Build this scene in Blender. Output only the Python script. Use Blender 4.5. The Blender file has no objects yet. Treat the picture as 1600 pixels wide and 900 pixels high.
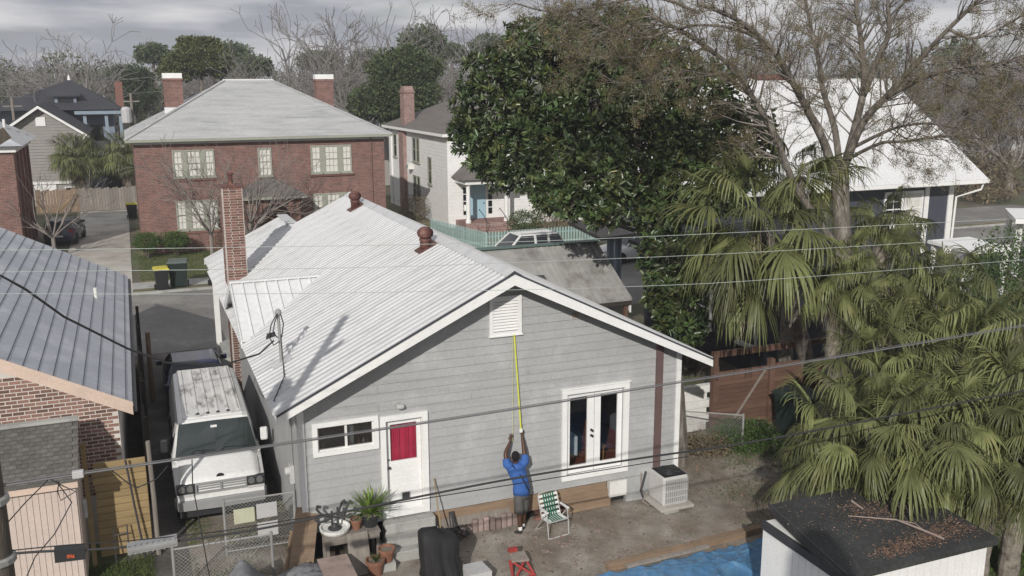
import bpy, math, random
import numpy as np
from mathutils import Vector, Matrix
S = bpy.context.scene
COL = S.collection
R = math.radians

# ------------------------------------------------------------------ camera
F_PX = 1470.7                       # focal length in pixels of the 1600 px wide photograph
PITCH, YAW, ROLL = R(12.363), R(-22.063), R(-.211)
CAM = np.array([-2.717, -17.992, 9.646])
_c, _s = math.cos(YAW), math.sin(YAW)
_right = np.array([_c, _s, 0]); _fw = np.array([-_s*math.cos(PITCH), _c*math.cos(PITCH), -math.sin(PITCH)])
_up = np.cross(_right, _fw)
_R = math.cos(ROLL)*_right + math.sin(ROLL)*_up
_U = -math.sin(ROLL)*_right + math.cos(ROLL)*_up
cd = bpy.data.cameras.new('camera'); cam = bpy.data.objects.new('camera', cd); COL.objects.link(cam)
cd.sensor_width = 36; cd.lens = F_PX/1600*36; cd.clip_start = .1; cd.clip_end = 3000
cam.matrix_world = Matrix([[_R[0], _U[0], -_fw[0], CAM[0]], [_R[1], _U[1], -_fw[1], CAM[1]], [_R[2], _U[2], -_fw[2], CAM[2]], [0, 0, 0, 1]])
S.camera = cam

# ------------------------------------------------------------------ light
SUN_AZ, SUN_EL = R(32), R(27)       # sunlight travels towards +X+Y, 32 degrees off +Y
SUN = Vector((math.sin(SUN_AZ)*math.cos(SUN_EL), math.cos(SUN_AZ)*math.cos(SUN_EL), -math.sin(SUN_EL)))
sl = bpy.data.lights.new('sun', 'SUN'); so = bpy.data.objects.new('sun', sl); COL.objects.link(so)
sl.energy = 3.6; sl.angle = R(.55); sl.color = (1, .955, .89)
so.rotation_euler = SUN.to_track_quat('-Z', 'Y').to_euler(); so.location = (0, -30, 40)
W = bpy.data.worlds.new('World'); S.world = W; W.use_nodes = True
nt = W.node_tree; nt.nodes.clear()
def N(nt, t, **kw):
    n = nt.nodes.new(t)
    for k, v in kw.items():
        if k in n.inputs: n.inputs[k].default_value = v
        else: setattr(n, k, v)
    return n
sky = N(nt, 'ShaderNodeTexSky'); sky.sky_type = 'NISHITA'; sky.sun_disc = False
sky.sun_elevation = SUN_EL; sky.sun_rotation = SUN_AZ + math.pi
sky.air_density = 1.0; sky.dust_density = .6
tc = N(nt, 'ShaderNodeTexCoord')
mp = N(nt, 'ShaderNodeMapping'); mp.inputs['Scale'].default_value = (2.4, 2.4, 14.0)
n1 = N(nt, 'ShaderNodeTexNoise', Scale=1.3, Detail=7.0, Roughness=.52, Distortion=.35)
rp = N(nt, 'ShaderNodeValToRGB'); rp.color_ramp.elements[0].position = .28; rp.color_ramp.elements[1].position = .44
n2 = N(nt, 'ShaderNodeTexNoise', Scale=2.3, Detail=5.0, Roughness=.5)
rc = N(nt, 'ShaderNodeValToRGB')
rc.color_ramp.elements[0].color = (4.2, 4.35, 4.9, 1); rc.color_ramp.elements[1].color = (8.2, 8.15, 8.3, 1)
rc.color_ramp.elements[0].position = .40; rc.color_ramp.elements[1].position = .60
mx = N(nt, 'ShaderNodeMixRGB'); hs = N(nt, 'ShaderNodeHueSaturation', Saturation=.6, Value=.5)
bg = N(nt, 'ShaderNodeBackground', Strength=.085); wo = N(nt, 'ShaderNodeOutputWorld')
L = nt.links.new
L(tc.outputs['Generated'], mp.inputs['Vector']); L(mp.outputs[0], n1.inputs['Vector']); L(mp.outputs[0], n2.inputs['Vector'])
L(n1.outputs['Fac'], rp.inputs[0]); L(n2.outputs['Fac'], rc.inputs[0])
L(sky.outputs[0], hs.inputs['Color']); L(rp.outputs[0], mx.inputs[0]); L(hs.outputs[0], mx.inputs[1]); L(rc.outputs[0], mx.inputs[2])
L(mx.outputs[0], bg.inputs['Color']); L(bg.outputs[0], wo.inputs['Surface'])
S.view_settings.view_transform = 'Standard'; S.view_settings.look = 'None'
S.view_settings.exposure = 0; S.view_settings.gamma = 1; S.view_settings.use_curve_mapping = False

# ------------------------------------------------------------------ pixels to places
def ray(u, v): return _fw + _R*(u-800)/F_PX + _U*(450-v)/F_PX
def P(u, v, ax, val):               # where the sight line of a pixel meets a plane x/y/z = val
    d = ray(u, v); i = 'xyz'.index(ax); return CAM + d*((val-CAM[i])/d[i])
def G(u, v, z=0): return P(u, v, 'z', z)
def DP(u, v, dist): return CAM + ray(u, v)*dist

# ------------------------------------------------------------------ materials
MATS = {}
def mat(name, col, rough=.7, var=.12, scale=3.0, bump=0, bscale=30, metal=0, rnd=0, col2=None, c2scale=.8, c2=(.5, .65), stretch=None, spec=.4, trans=0, fine=.06, coat=0, attr=False):
    m = bpy.data.materials.new(name); m.use_nodes = True; t = m.node_tree; b = t.nodes['Principled BSDF']
    l = t.links.new
    b.inputs['Roughness'].default_value = rough; b.inputs['Metallic'].default_value = metal
    b.inputs['Specular IOR Level'].default_value = spec
    if coat: b.inputs['Coat Weight'].default_value = coat; b.inputs['Coat Roughness'].default_value = .08
    g = N(t, 'ShaderNodeTexCoord'); vec = g.outputs['Object']
    if stretch:
        q = N(t, 'ShaderNodeMapping'); q.inputs['Scale'].default_value = stretch; l(vec, q.inputs[0]); vec = q.outputs[0]
    a = N(t, 'ShaderNodeTexNoise', Scale=scale, Detail=6.0, Roughness=.6); l(vec, a.inputs['Vector'])
    mr = N(t, 'ShaderNodeMapRange'); mr.inputs[1].default_value = .3; mr.inputs[2].default_value = .7
    mr.inputs[3].default_value = 1-var; mr.inputs[4].default_value = 1+var; l(a.outputs['Fac'], mr.inputs[0])
    f = N(t, 'ShaderNodeTexNoise', Scale=scale*14, Detail=3.0); l(vec, f.inputs['Vector'])
    mf = N(t, 'ShaderNodeMapRange'); mf.inputs[1].default_value = .3; mf.inputs[2].default_value = .7
    mf.inputs[3].default_value = 1-fine; mf.inputs[4].default_value = 1+fine; l(f.outputs['Fac'], mf.inputs[0])
    mu = N(t, 'ShaderNodeMath', operation='MULTIPLY'); l(mr.outputs[0], mu.inputs[0]); l(mf.outputs[0], mu.inputs[1])
    val = mu.outputs[0]
    if rnd:
        oi = N(t, 'ShaderNodeObjectInfo'); mo = N(t, 'ShaderNodeMapRange'); mo.inputs[3].default_value = 1-rnd; mo.inputs[4].default_value = 1+rnd
        l(oi.outputs['Random'], mo.inputs[0]); m2 = N(t, 'ShaderNodeMath', operation='MULTIPLY'); l(val, m2.inputs[0]); l(mo.outputs[0], m2.inputs[1]); val = m2.outputs[0]
    base = N(t, 'ShaderNodeRGB'); base.outputs[0].default_value = (*col, 1); co = base.outputs[0]
    if col2:
        c = N(t, 'ShaderNodeTexNoise', Scale=c2scale, Detail=8.0, Roughness=.62); l(vec, c.inputs['Vector'])
        cr = N(t, 'ShaderNodeValToRGB'); cr.color_ramp.elements[0].position = c2[0]; cr.color_ramp.elements[1].position = c2[1]; l(c.outputs['Fac'], cr.inputs[0])
        mm = N(t, 'ShaderNodeMixRGB'); l(cr.outputs[0], mm.inputs[0]); l(co, mm.inputs[1]); mm.inputs[2].default_value = (*col2, 1); co = mm.outputs[0]
    if attr:                        # each leaf or twig carries its own tint
        at = N(t, 'ShaderNodeAttribute', attribute_name='tint'); mm = N(t, 'ShaderNodeMixRGB', blend_type='MULTIPLY'); mm.inputs[0].default_value = 1
        l(co, mm.inputs[1]); l(at.outputs['Color'], mm.inputs[2]); co = mm.outputs[0]
    h = N(t, 'ShaderNodeHueSaturation'); l(co, h.inputs['Color']); l(val, h.inputs['Value']); l(h.outputs[0], b.inputs['Base Color'])
    if bump:
        k = N(t, 'ShaderNodeTexNoise', Scale=bscale, Detail=5.0); l(vec, k.inputs['Vector'])
        bm = N(t, 'ShaderNodeBump', Strength=bump, Distance=.02); l(k.outputs['Fac'], bm.inputs['Height']); l(bm.outputs[0], b.inputs['Normal'])
    if trans:
        tr = N(t, 'ShaderNodeBsdfTranslucent'); l(h.outputs[0], tr.inputs['Color']); ms = N(t, 'ShaderNodeMixShader'); ms.inputs[0].default_value = trans
        o = t.nodes['Material Output']; l(b.outputs[0], ms.inputs[1]); l(tr.outputs[0], ms.inputs[2]); l(ms.outputs[0], o.inputs['Surface'])
    MATS[name] = m; return m
def glass(name, tint, refl=.12):
    m = bpy.data.materials.new(name); m.use_nodes = True; t = m.node_tree; t.nodes.clear(); l = t.links.new
    tr = N(t, 'ShaderNodeBsdfTransparent'); tr.inputs[0].default_value = (*tint, 1)
    gl = N(t, 'ShaderNodeBsdfGlossy', Roughness=.03); lw = N(t, 'ShaderNodeLayerWeight', Blend=.25)
    mr = N(t, 'ShaderNodeMapRange'); mr.inputs[3].default_value = refl; mr.inputs[4].default_value = .6; l(lw.outputs['Facing'], mr.inputs[0])
    ms = N(t, 'ShaderNodeMixShader'); o = N(t, 'ShaderNodeOutputMaterial')
    l(mr.outputs[0], ms.inputs[0]); l(tr.outputs[0], ms.inputs[1]); l(gl.outputs[0], ms.inputs[2]); l(ms.outputs[0], o.inputs['Surface'])
    MATS[name] = m; return m
def brickmat(name, c1, c2, mortar, w, h, axes):
    """bricks too far away to tell apart: axes picks the wall's two directions"""
    m = bpy.data.materials.new(name); m.use_nodes = True; t = m.node_tree; b = t.nodes['Principled BSDF']; l = t.links.new
    g = N(t, 'ShaderNodeTexCoord'); sx = N(t, 'ShaderNodeSeparateXYZ'); cx = N(t, 'ShaderNodeCombineXYZ'); l(g.outputs['Object'], sx.inputs[0])
    if axes == 'both':
        ad = N(t, 'ShaderNodeMath', operation='ADD'); l(sx.outputs[0], ad.inputs[0]); l(sx.outputs[1], ad.inputs[1]); l(ad.outputs[0], cx.inputs[0])
    else: l(sx.outputs['XYZ'.index(axes)], cx.inputs[0])
    l(sx.outputs[2], cx.inputs[1])
    br = N(t, 'ShaderNodeTexBrick', Scale=1.0); br.inputs['Color1'].default_value = (*c1, 1); br.inputs['Color2'].default_value = (*c2, 1); br.inputs['Mortar'].default_value = (*mortar, 1)
    br.inputs['Brick Width'].default_value = w; br.inputs['Row Height'].default_value = h; br.inputs['Mortar Size'].default_value = .011; br.inputs['Bias'].default_value = -.1
    l(cx.outputs[0], br.inputs['Vector'])
    ns = N(t, 'ShaderNodeTexNoise', Scale=1.6, Detail=10.0, Roughness=.85); l(g.outputs['Object'], ns.inputs['Vector'])
    mr = N(t, 'ShaderNodeMapRange'); mr.inputs[1].default_value = .3; mr.inputs[2].default_value = .7; mr.inputs[3].default_value = .6; mr.inputs[4].default_value = 1.45; l(ns.outputs['Fac'], mr.inputs[0])
    hs = N(t, 'ShaderNodeHueSaturation'); l(br.outputs['Color'], hs.inputs['Color']); l(mr.outputs[0], hs.inputs['Value']); l(hs.outputs[0], b.inputs['Base Color'])
    bm = N(t, 'ShaderNodeBump', Strength=.6, Distance=.01, invert=True); l(br.outputs['Fac'], bm.inputs['Height']); l(bm.outputs[0], b.inputs['Normal'])
    b.inputs['Roughness'].default_value = .85; b.inputs['Specular IOR Level'].default_value = .2
    MATS[name] = m; return m

mat('siding', (.355, .36, .36), .6, .05, 1.2, rnd=.02, col2=(.43, .435, .435), c2scale=.9, c2=(.52, .68))
mat('white', (.76, .76, .75), .5, .05, 2.0)
mat('white_old', (.7, .7, .67), .65, .1, 2.0, col2=(.42, .41, .38), c2scale=1.6, c2=(.58, .75))
mat('roof_white', (.56, .565, .57), .42, .07, 1.2, col2=(.40, .40, .395), c2scale=.8, c2=(.52, .78), rnd=.03, stretch=(1, 3, 1), metal=.1)
mat('roof_bright', (.66, .665, .67), .45, .04, .6)
mat('roof_dark', (.43, .45, .49), .5, .1, .9, col2=(.52, .535, .56), c2scale=.9, c2=(.5, .7), metal=.15, rnd=.05)
mat('roof_carport', (.40, .395, .38), .55, .18, 1.2, col2=(.28, .265, .25), c2scale=1.5, rnd=.06, metal=.15)
mat('green_metal', (.1, .16, .14), .5)
mat('dark_line', (.05, .055, .065), .6)
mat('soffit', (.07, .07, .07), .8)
mat('brick', (.23, .10, .08), .85, .15, 6, bump=.4, bscale=60, rnd=.42, col2=(.2, .14, .11), c2scale=.9, c2=(.4, .65))
mat('brick_old', (.17, .085, .068), .85, .15, 6, bump=.4, bscale=60, rnd=.35)
mat('mortar_old', (.40, .36, .325), .9, .15)
mat('mortar', (.60, .56, .52), .9, .1)
mat('rust', (.10, .042, .036), .6, .25, 5, col2=(.2, .1, .075), c2scale=4)
mat('rust_pipe', (.13, .085, .08), .55, .1, 2)
mat('concrete', (.36, .36, .34), .9, .14, 2.2, bump=.3, bscale=40, col2=(.25, .25, .235), c2scale=1.7)
mat('concrete_pale', (.44, .42, .38), .9, .15, .7, bump=.2, col2=(.30, .28, .25), c2scale=.5)
mat('asphalt', (.175, .168, .158), .9, .14, .35, bump=.2, bscale=25, col2=(.24, .232, .215), c2scale=.25, fine=.12)
mat('dirt', (.20, .168, .135), .95, .22, 2.2, bump=.7, bscale=45, col2=(.30, .275, .24), c2scale=.75, c2=(.45, .62), fine=.22)
mat('ground', (.115, .10, .072), .95, .25, .5, bump=.5, bscale=12, col2=(.085, .105, .045), c2scale=.18, c2=(.45, .6), fine=.2)
mat('drive', (.085, .078, .07), .95, .2, .9, bump=.4, bscale=25, col2=(.13, .12, .105), c2scale=.8, fine=.2)
mat('lawn', (.125, .125, .065), .95, .25, 1.2, bump=.6, bscale=30, col2=(.18, .15, .095), c2scale=.6, c2=(.42, .62), fine=.25)
mat('wood_brown', (.24, .17, .115), .85, .2, 2, stretch=(1, 1, 7), rnd=.15, bump=.3, bscale=15)
mat('wood_grey', (.23, .205, .18), .9, .2, 2, stretch=(6, 6, 1), rnd=.15, bump=.3, bscale=15)
mat('wood_yellow', (.29, .21, .105), .8, .14, 2, stretch=(1, 6, 6), rnd=.12, bump=.2, bscale=10)
mat('wood_red', (.125, .07, .05), .85, .18, 2, stretch=(1, 6, 6), rnd=.15, bump=.2, bscale=10)
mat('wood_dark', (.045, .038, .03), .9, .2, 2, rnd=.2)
mat('pole_wood', (.10, .085, .07), .9, .25, 3, stretch=(6, 6, .7), bump=.5, bscale=12)
mat('ply_pink', (.30, .235, .205), .85, .18, 2, col2=(.22, .17, .15), c2scale=3)
mat('pink', (.56, .47, .42), .7, .06, 1.5)
mat('peach', (.60, .47, .39), .7, .08, 1.5)
mat('shingle', (.115, .11, .102), .92, .2, 3, rnd=.18, bump=.4, bscale=120, fine=.25)
mat('shingle_pale', (.40, .405, .405), .9, .12, .6, bump=.15, bscale=8, stretch=(.5, .5, 9), col2=(.31, .32, .32), c2scale=.9, fine=.14)
mat('shingle_brown', (.14, .128, .118), .9, .14, .8, stretch=(.6, .6, 6), fine=.15)
mat('shingle_black', (.042, .044, .052), .9, .15, .8, stretch=(.6, .6, 6), fine=.15)
mat('felt', (.032, .034, .034), .85, .2, 1.1, bump=.3, bscale=70, col2=(.047, .05, .049), c2scale=.9, fine=.3)
mat('olive_trim', (.30, .31, .26), .6, .05)
mat('blind', (.62, .61, .57), .7, .06)
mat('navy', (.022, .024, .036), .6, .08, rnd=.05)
mat('navy_lit', (.06, .065, .085), .6, .08)  # lit copy of navy, its lighter colour standing for sunlight on the wall
mat('blue_door', (.33, .49, .57), .5, .04)
mat('porch_blue', (.24, .30, .36), .6, .06)
mat('blue_trim', (.21, .25, .31), .6, .06)
mat('teal', (.29, .41, .40), .7, .12, rnd=.12)
mat('tan_siding', (.30, .285, .27), .7, .06)
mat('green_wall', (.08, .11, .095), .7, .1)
mat('black', (.012, .012, .013), .6, .1)
mat('black_cloth', (.016, .016, .017), .75, .25, 4, bump=.3, bscale=9)
mat('grey_tarp', (.17, .175, .185), .42, .15, 2, bump=.5, bscale=5, spec=.6)
mat('blue_tarp', (.075, .20, .37), .36, .15, 2.5, bump=.6, bscale=6, col2=(.12, .26, .42), c2scale=3.5, spec=.5)
mat('grey_metal', (.33, .335, .34), .45, .1, metal=.3)
mat('galv', (.36, .36, .35), .5, .12, metal=.4)
mat('steel_dark', (.06, .06, .065), .5, .15, metal=.3)
mat('iron', (.05, .05, .052), .5, .15)
mat('ac_body', (.47, .465, .45), .55, .06)
mat('plaque', (.45, .45, .45), .6, .08)
mat('plaque_pale', (.48, .49, .36), .6, .08)
mat('terracotta', (.23, .11, .07), .85, .15, 5, rnd=.15)
mat('red_cloth', (.62, .015, .09), .7, .12, 3)
mat('red_floor', (.16, .045, .03), .5, .12)
mat('room', (.12, .13, .15), .9)
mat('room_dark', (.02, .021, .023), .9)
mat('cloth_blue', (.42, .47, .5), .8, .15, 6)
mat('chair_wood', (.25, .12, .05), .5)
mat('cable', (.028, .028, .03), .6)
mat('cable_grey', (.13, .13, .135), .55)
mat('wire_pale', (.42, .47, .45), .5)
mat('orange', (.65, .12, .05), .6)
mat('paint_white', (.70, .70, .69), .28, .04, .8, coat=.4, col2=(.55, .55, .53), c2scale=1.0, c2=(.55, .8))
mat('van_roof', (.66, .655, .64), .5, .12, 2, col2=(.2, .19, .175), c2scale=2.6, c2=(.50, .66), stretch=(1.6, .5, 1))
mat('paint_blue', (.018, .022, .06), .25, .05, coat=.5)
mat('paint_slate', (.05, .06, .10), .3, .05, coat=.5)
mat('car_glass', (.012, .015, .018), .05, .05, spec=.8)
mat('tyre', (.015, .015, .015), .85)
mat('rim', (.3, .3, .31), .35, metal=.7)
mat('plastic_dark', (.028, .03, .032), .55)
mat('bumper', (.33, .335, .34), .35, .06, metal=.2)
mat('chrome', (.5, .5, .5), .2, metal=.8)
mat('windscreen', (.03, .038, .038), .06, .3, 1.5, spec=.9)
mat('lens', (.55, .56, .56), .12, .15, 18, spec=.9)
mat('tail_red', (.35, .015, .02), .3)
mat('bin_green', (.016, .028, .024), .5, .08)
mat('bin_black', (.02, .022, .022), .5)
mat('bin_grey', (.1, .125, .115), .5)
mat('yellow', (.48, .42, .05), .6)
mat('tape_yellow', (.62, .64, .08), .5)
mat('skin', (.075, .036, .022), .5, .08)
mat('shirt', (.04, .115, .36), .8, .1, 6, bump=.35, bscale=14)
mat('shorts', (.085, .083, .08), .85, .1, 6, bump=.35, bscale=14)
mat('hair', (.008, .007, .007), .9)
mat('sock', (.7, .7, .68), .9)
mat('shoe', (.02, .019, .018), .7)
mat('web_green', (.02, .13, .075), .7)
mat('web_white', (.68, .7, .68), .6)
mat('alu', (.6, .6, .59), .35, metal=.4)
mat('red_metal', (.33, .045, .04), .5, .15)
mat('bark', (.135, .118, .10), .95, .25, 3, bump=.6, bscale=18, stretch=(3, 3, .8), col2=(.24, .22, .195), c2scale=2.2)
mat('bark_bare', (.23, .205, .185), .95, .15, 1)
mat('bark_far', (.21, .195, .185), .95, .15, .3, attr=True)
mat('palm_bark', (.22, .195, .165), .95, .3, 5, bump=.7, bscale=20, col2=(.10, .085, .07), c2scale=6)
mat('leaf_mag', (.046, .066, .022), .36, .1, 2, spec=.55, trans=.08, attr=True)
mat('leaf_fine', (.19, .155, .10), .8, .15, 1, trans=.25, attr=True)
mat('leaf_far', (.10, .115, .06), .8, .2, .4, trans=.15, attr=True)
mat('frond', (.145, .162, .062), .45, .22, 2.5, rnd=.45, col2=(.21, .19, .085), c2scale=1.1, c2=(.55, .75), trans=.22, spec=.4)
mat('frond_dead', (.27, .225, .155), .9, .15, 2, rnd=.2, trans=.15)
mat('leaf_lily', (.16, .25, .055), .45, .12, 3, trans=.15, attr=True)
mat('bush', (.06, .10, .03), .7, .2, 2, trans=.2, attr=True)
mat('litter', (.17, .11, .08), .95, .2, 5, attr=True)
mat('stone', (.34, .33, .31), .9, .2, 6, attr=True)
mat('fieldstone', (.27, .21, .19), .9, .2, 3, bump=.5, bscale=14, rnd=.25)
glass('pane', (.95, .96, .96), .035)
glass('pane_dark', (.6, .62, .64), .1)
brickmat('brick_far', (.215, .10, .08), (.125, .068, .06), (.25, .20, .18), .26, .085, 'both')
brickmat('brick_white', (.27, .15, .125), (.2, .11, .1), (.36, .32, .3), .26, .085, 'both')

# ------------------------------------------------------------------ mesh tools
OFF = {}
class MB:
    def __init__(s): s.v = []; s.f = []; s.M = None
    def add(s, vs, fs):
        o = len(s.v)
        if s.M is not None: vs = [tuple(s.M @ Vector(p)) for p in vs]
        s.v += [tuple(map(float, p)) for p in vs]; s.f += [tuple(i+o for i in f) for f in fs]; return s
    def hexa(s, p):                 # bottom four, then top four, both counter-clockwise
        return s.add(p, [(0, 3, 2, 1), (4, 5, 6, 7), (0, 1, 5, 4), (1, 2, 6, 5), (2, 3, 7, 6), (3, 0, 4, 7)])
    def box(s, x0, y0, z0, x1, y1, z1, b=0):
        x0, x1 = min(x0, x1), max(x0, x1); y0, y1 = min(y0, y1), max(y0, y1); z0, z1 = min(z0, z1), max(z0, z1)
        if not b: return s.hexa([(x0, y0, z0), (x1, y0, z0), (x1, y1, z0), (x0, y1, z0), (x0, y0, z1), (x1, y0, z1), (x1, y1, z1), (x0, y1, z1)])
        def ring(i, z): return [(x0+i, y0, z), (x1-i, y0, z), (x1, y0+i, z), (x1, y1-i, z), (x1-i, y1, z), (x0+i, y1, z), (x0, y1-i, z), (x0, y0+i, z)]
        def inner(z): return [(x0+b, y0+b*.4, z), (x1-b, y0+b*.4, z), (x1-b*.4, y0+b, z), (x1-b*.4, y1-b, z), (x1-b, y1-b*.4, z), (x0+b, y1-b*.4, z), (x0+b*.4, y1-b, z), (x0+b*.4, y0+b, z)]
        return s.loft([inner(z0), ring(b, z0+b), ring(b, z1-b), inner(z1)])
    def loft(s, rings, cap=True, closed=True):
        n = len(rings[0]); vs = [p for r in rings for p in r]; fs = []
        for i in range(len(rings)-1):
            for j in range(n if closed else n-1):
                k = (j+1) % n; fs.append((i*n+j, i*n+k, (i+1)*n+k, (i+1)*n+j))
        if cap and closed: fs.append(tuple(range(n-1, -1, -1))); fs.append(tuple((len(rings)-1)*n+j for j in range(n)))
        return s.add(vs, fs)
    def prism(s, poly, ax, a, b):   # polygon in the other two axes, extruded along ax
        def pt(p, t): return {'x': (t, p[0], p[1]), 'y': (p[0], t, p[1]), 'z': (p[0], p[1], t)}[ax]
        return s.loft([[pt(p, a) for p in poly], [pt(p, b) for p in poly]])
    def tube(s, pts, r, n=6, cap=True):
        pts = [Vector(p) for p in pts]; rr = r if isinstance(r, (list, tuple)) else [r]*len(pts); rings = []; u = None
        for i, p in enumerate(pts):
            d = (pts[min(i+1, len(pts)-1)]-pts[max(i-1, 0)])
            d = d.normalized() if d.length > 1e-9 else Vector((0, 0, 1))
            if u is None: u = d.orthogonal().normalized()
            u = (u-d*u.dot(d)); u = u.normalized() if u.length > 1e-6 else d.orthogonal().normalized()
            w = d.cross(u)
            rings.append([p+(u*math.cos(2*math.pi*k/n)+w*math.sin(2*math.pi*k/n))*rr[i] for k in range(n)])
        return s.loft(rings, cap)
    def bar(s, a, b, w, h, up=(0, 0, 1)):
        a, b = Vector(a), Vector(b); d = (b-a).normalized(); sd = d.cross(Vector(up))
        sd = sd.normalized() if sd.length > 1e-6 else Vector((1, 0, 0)); u = sd.cross(d)
        def q(p): return [p-sd*w/2-u*h/2, p+sd*w/2-u*h/2, p+sd*w/2+u*h/2, p-sd*w/2+u*h/2]
        return s.loft([q(a), q(b)])
    def lathe(s, prof, c=(0, 0, 0), n=16, ax='z', cap=True):
        def pt(r, z, t):
            x, y = r*math.cos(t), r*math.sin(t)
            return {'z': (c[0]+x, c[1]+y, c[2]+z), 'y': (c[0]+x, c[1]+z, c[2]+y), 'x': (c[0]+z, c[1]+x, c[2]+y)}[ax]
        return s.loft([[pt(r, z, 2*math.pi*k/n) for k in range(n)] for r, z in prof], cap)
    def slab(s, quad, t):           # four top corners, thickened downwards
        q = [Vector(p) for p in quad]; return s.hexa([p-Vector((0, 0, t)) for p in q]+q)
    def mesh(s, name, m):
        me = bpy.data.meshes.new(name); me.from_pydata(s.v, [], s.f); me.update()
        if m: me.materials.append(MATS[m])
        return me
    def build(s, name, m, parent=None, smooth=False, world=True):
        if parent is not None and world:
            o = OFF.get(parent.name, (0, 0, 0)); s.v = [(p[0]-o[0], p[1]-o[1], p[2]-o[2]) for p in s.v]
        me = s.mesh(name, m)
        if smooth:
            for p in me.polygons: p.use_smooth = True
        return inst(name, me, parent)
def inst(name, me, parent=None, loc=None, rot=None, sc=None):
    o = bpy.data.objects.new(name, me); COL.objects.link(o)
    if parent is not None:
        o.parent = parent; OFF[o.name] = OFF.get(parent.name, (0, 0, 0))
    if loc is not None: o.location = loc
    if rot is not None: o.rotation_euler = rot
    if sc is not None: o.scale = (sc,)*3 if isinstance(sc, (int, float)) else sc
    return o
def tag(o, label, cat, group=None):
    o['label'] = label; o['category'] = cat
    if group: o['group'] = group
    return o
def thing(name, label, cat, loc=(0, 0, 0), group=None, rz=0):
    o = bpy.data.objects.new(name, None); COL.objects.link(o); o.location = [float(c) for c in loc]; o.rotation_euler = (0, 0, rz); o.empty_display_size = .2
    OFF[o.name] = tuple(float(c) for c in loc); return tag(o, label, cat, group)
def struct(o): o['kind'] = 'structure'; return o
def stuff(o): o['kind'] = 'stuff'; return o
def npmesh(name, V, Q, m, tint=None, smooth=False):
    """big meshes from arrays: V (n,3), Q (m,k)"""
    k = Q.shape[1]; me = bpy.data.meshes.new(name); me.vertices.add(len(V)); me.vertices.foreach_set('co', np.ascontiguousarray(V, np.float32).ravel())
    me.loops.add(Q.size); me.loops.foreach_set('vertex_index', np.ascontiguousarray(Q, np.int32).ravel())
    me.polygons.add(len(Q)); me.polygons.foreach_set('loop_start', np.arange(0, Q.size, k, dtype=np.int32)); me.polygons.foreach_set('loop_total', np.full(len(Q), k, np.int32))
    if tint is not None:
        a = me.attributes.new('tint', 'FLOAT_COLOR', 'POINT'); a.data.foreach_set('color', np.concatenate([tint, np.ones((len(V), 1))], 1).astype(np.float32).ravel())
    if m: me.materials.append(MATS[m])
    me.update(calc_edges=True); me.validate()
    if smooth: me.polygons.foreach_set('use_smooth', np.ones(len(Q), bool))
    return me
def norm(a): return a/np.maximum(np.linalg.norm(a, axis=1, keepdims=True), 1e-9)
def leaves(pos, d, length, width, rng, fold=.25, tint=None):
    """six-point leaves folded on the midrib; returns arrays"""
    n = len(pos); d = norm(d); rnd = norm(rng.normal(size=(n, 3))); s = norm(np.cross(d, rnd)); u = np.cross(s, d)
    Ln = (length*np.ones(n))[:, None]; Wn = (width*np.ones(n))[:, None]
    b = pos; t = pos+d*Ln-u*Ln*.1
    l1 = pos+d*Ln*.33+s*Wn*.5+u*Wn*fold; l2 = pos+d*Ln*.72+s*Wn*.4+u*Wn*fold*.6
    r1 = pos+d*Ln*.33-s*Wn*.5+u*Wn*fold; r2 = pos+d*Ln*.72-s*Wn*.4+u*Wn*fold*.6
    V = np.stack([b, l1, l2, t, r2, r1], 1).reshape(-1, 3); i = np.arange(n)[:, None]*6
    Q = np.concatenate([i+np.array([[0, 1, 2, 3]]), i+np.array([[0, 3, 4, 5]])], 0)
    T = np.repeat(tint if tint is not None else np.ones((n, 3)), 6, 0)
    return V, Q, T
def twigs(seg):
    """seg rows: ax ay az bx by bz ra rb -> three-sided tapered twigs"""
    seg = np.asarray(seg, float); A, B, ra, rb = seg[:, :3], seg[:, 3:6], seg[:, 6:7], seg[:, 7:8]
    d = norm(B-A); h = np.where(np.abs(d[:, 2:3]) > .9, np.array([[1., 0, 0]]), np.array([[0, 0, 1.]])); u = norm(np.cross(d, h)); w = np.cross(d, u)
    V = []
    for c, r in ((A, ra), (B, rb)):
        for k in range(3):
            a = 2*math.pi*k/3; V.append(c+(u*math.cos(a)+w*math.sin(a))*r)
    V = np.stack(V, 1).reshape(-1, 3); i = np.arange(len(seg))[:, None]*6
    Q = np.concatenate([i+np.array([[k, (k+1) % 3, 3+(k+1) % 3, 3+k]]) for k in range(3)], 0)
    return V, Q
def copy_tree(o, parent=None):
    c = o.copy(); COL.objects.link(c); c.parent = parent
    for ch in list(o.children): copy_tree(ch, c)
    return c
# ------------------------------------------------------------------ the setting
def sheet(name, x0, y0, x1, y1, z, m):
    o = MB().add([(x0, y0, z), (x1, y0, z), (x1, y1, z), (x0, y1, z)], [(0, 1, 2, 3)]).build(name, m); return struct(o)
sheet('ground', -900, -400, 900, 1500, -.03, 'ground')
sheet('street', -220, 17.6, 220, 28.3, -.022, 'asphalt')
sheet('side_street', 42, 28.3, 62, 36, -.018, 'asphalt')
sheet('lawn', -2.6, 31.2, 30, 60, -.018, 'lawn')
sheet('verge', -60, 28.45, 60, 29.6, -.014, 'lawn')
sheet('sidewalk', -60, 29.6, 42, 31.2, -.008, 'concrete')
sheet('concrete_driveway', -6.4, 28.45, -3.0, 61, -.003, 'concrete_pale')
sheet('driveway', -3.0, -3, 0, 17.6, -.012, 'drive')
struct(MB().box(-220, 28.3, -.03, 220, 28.45, .09).build('kerb', 'concrete'))

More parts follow.
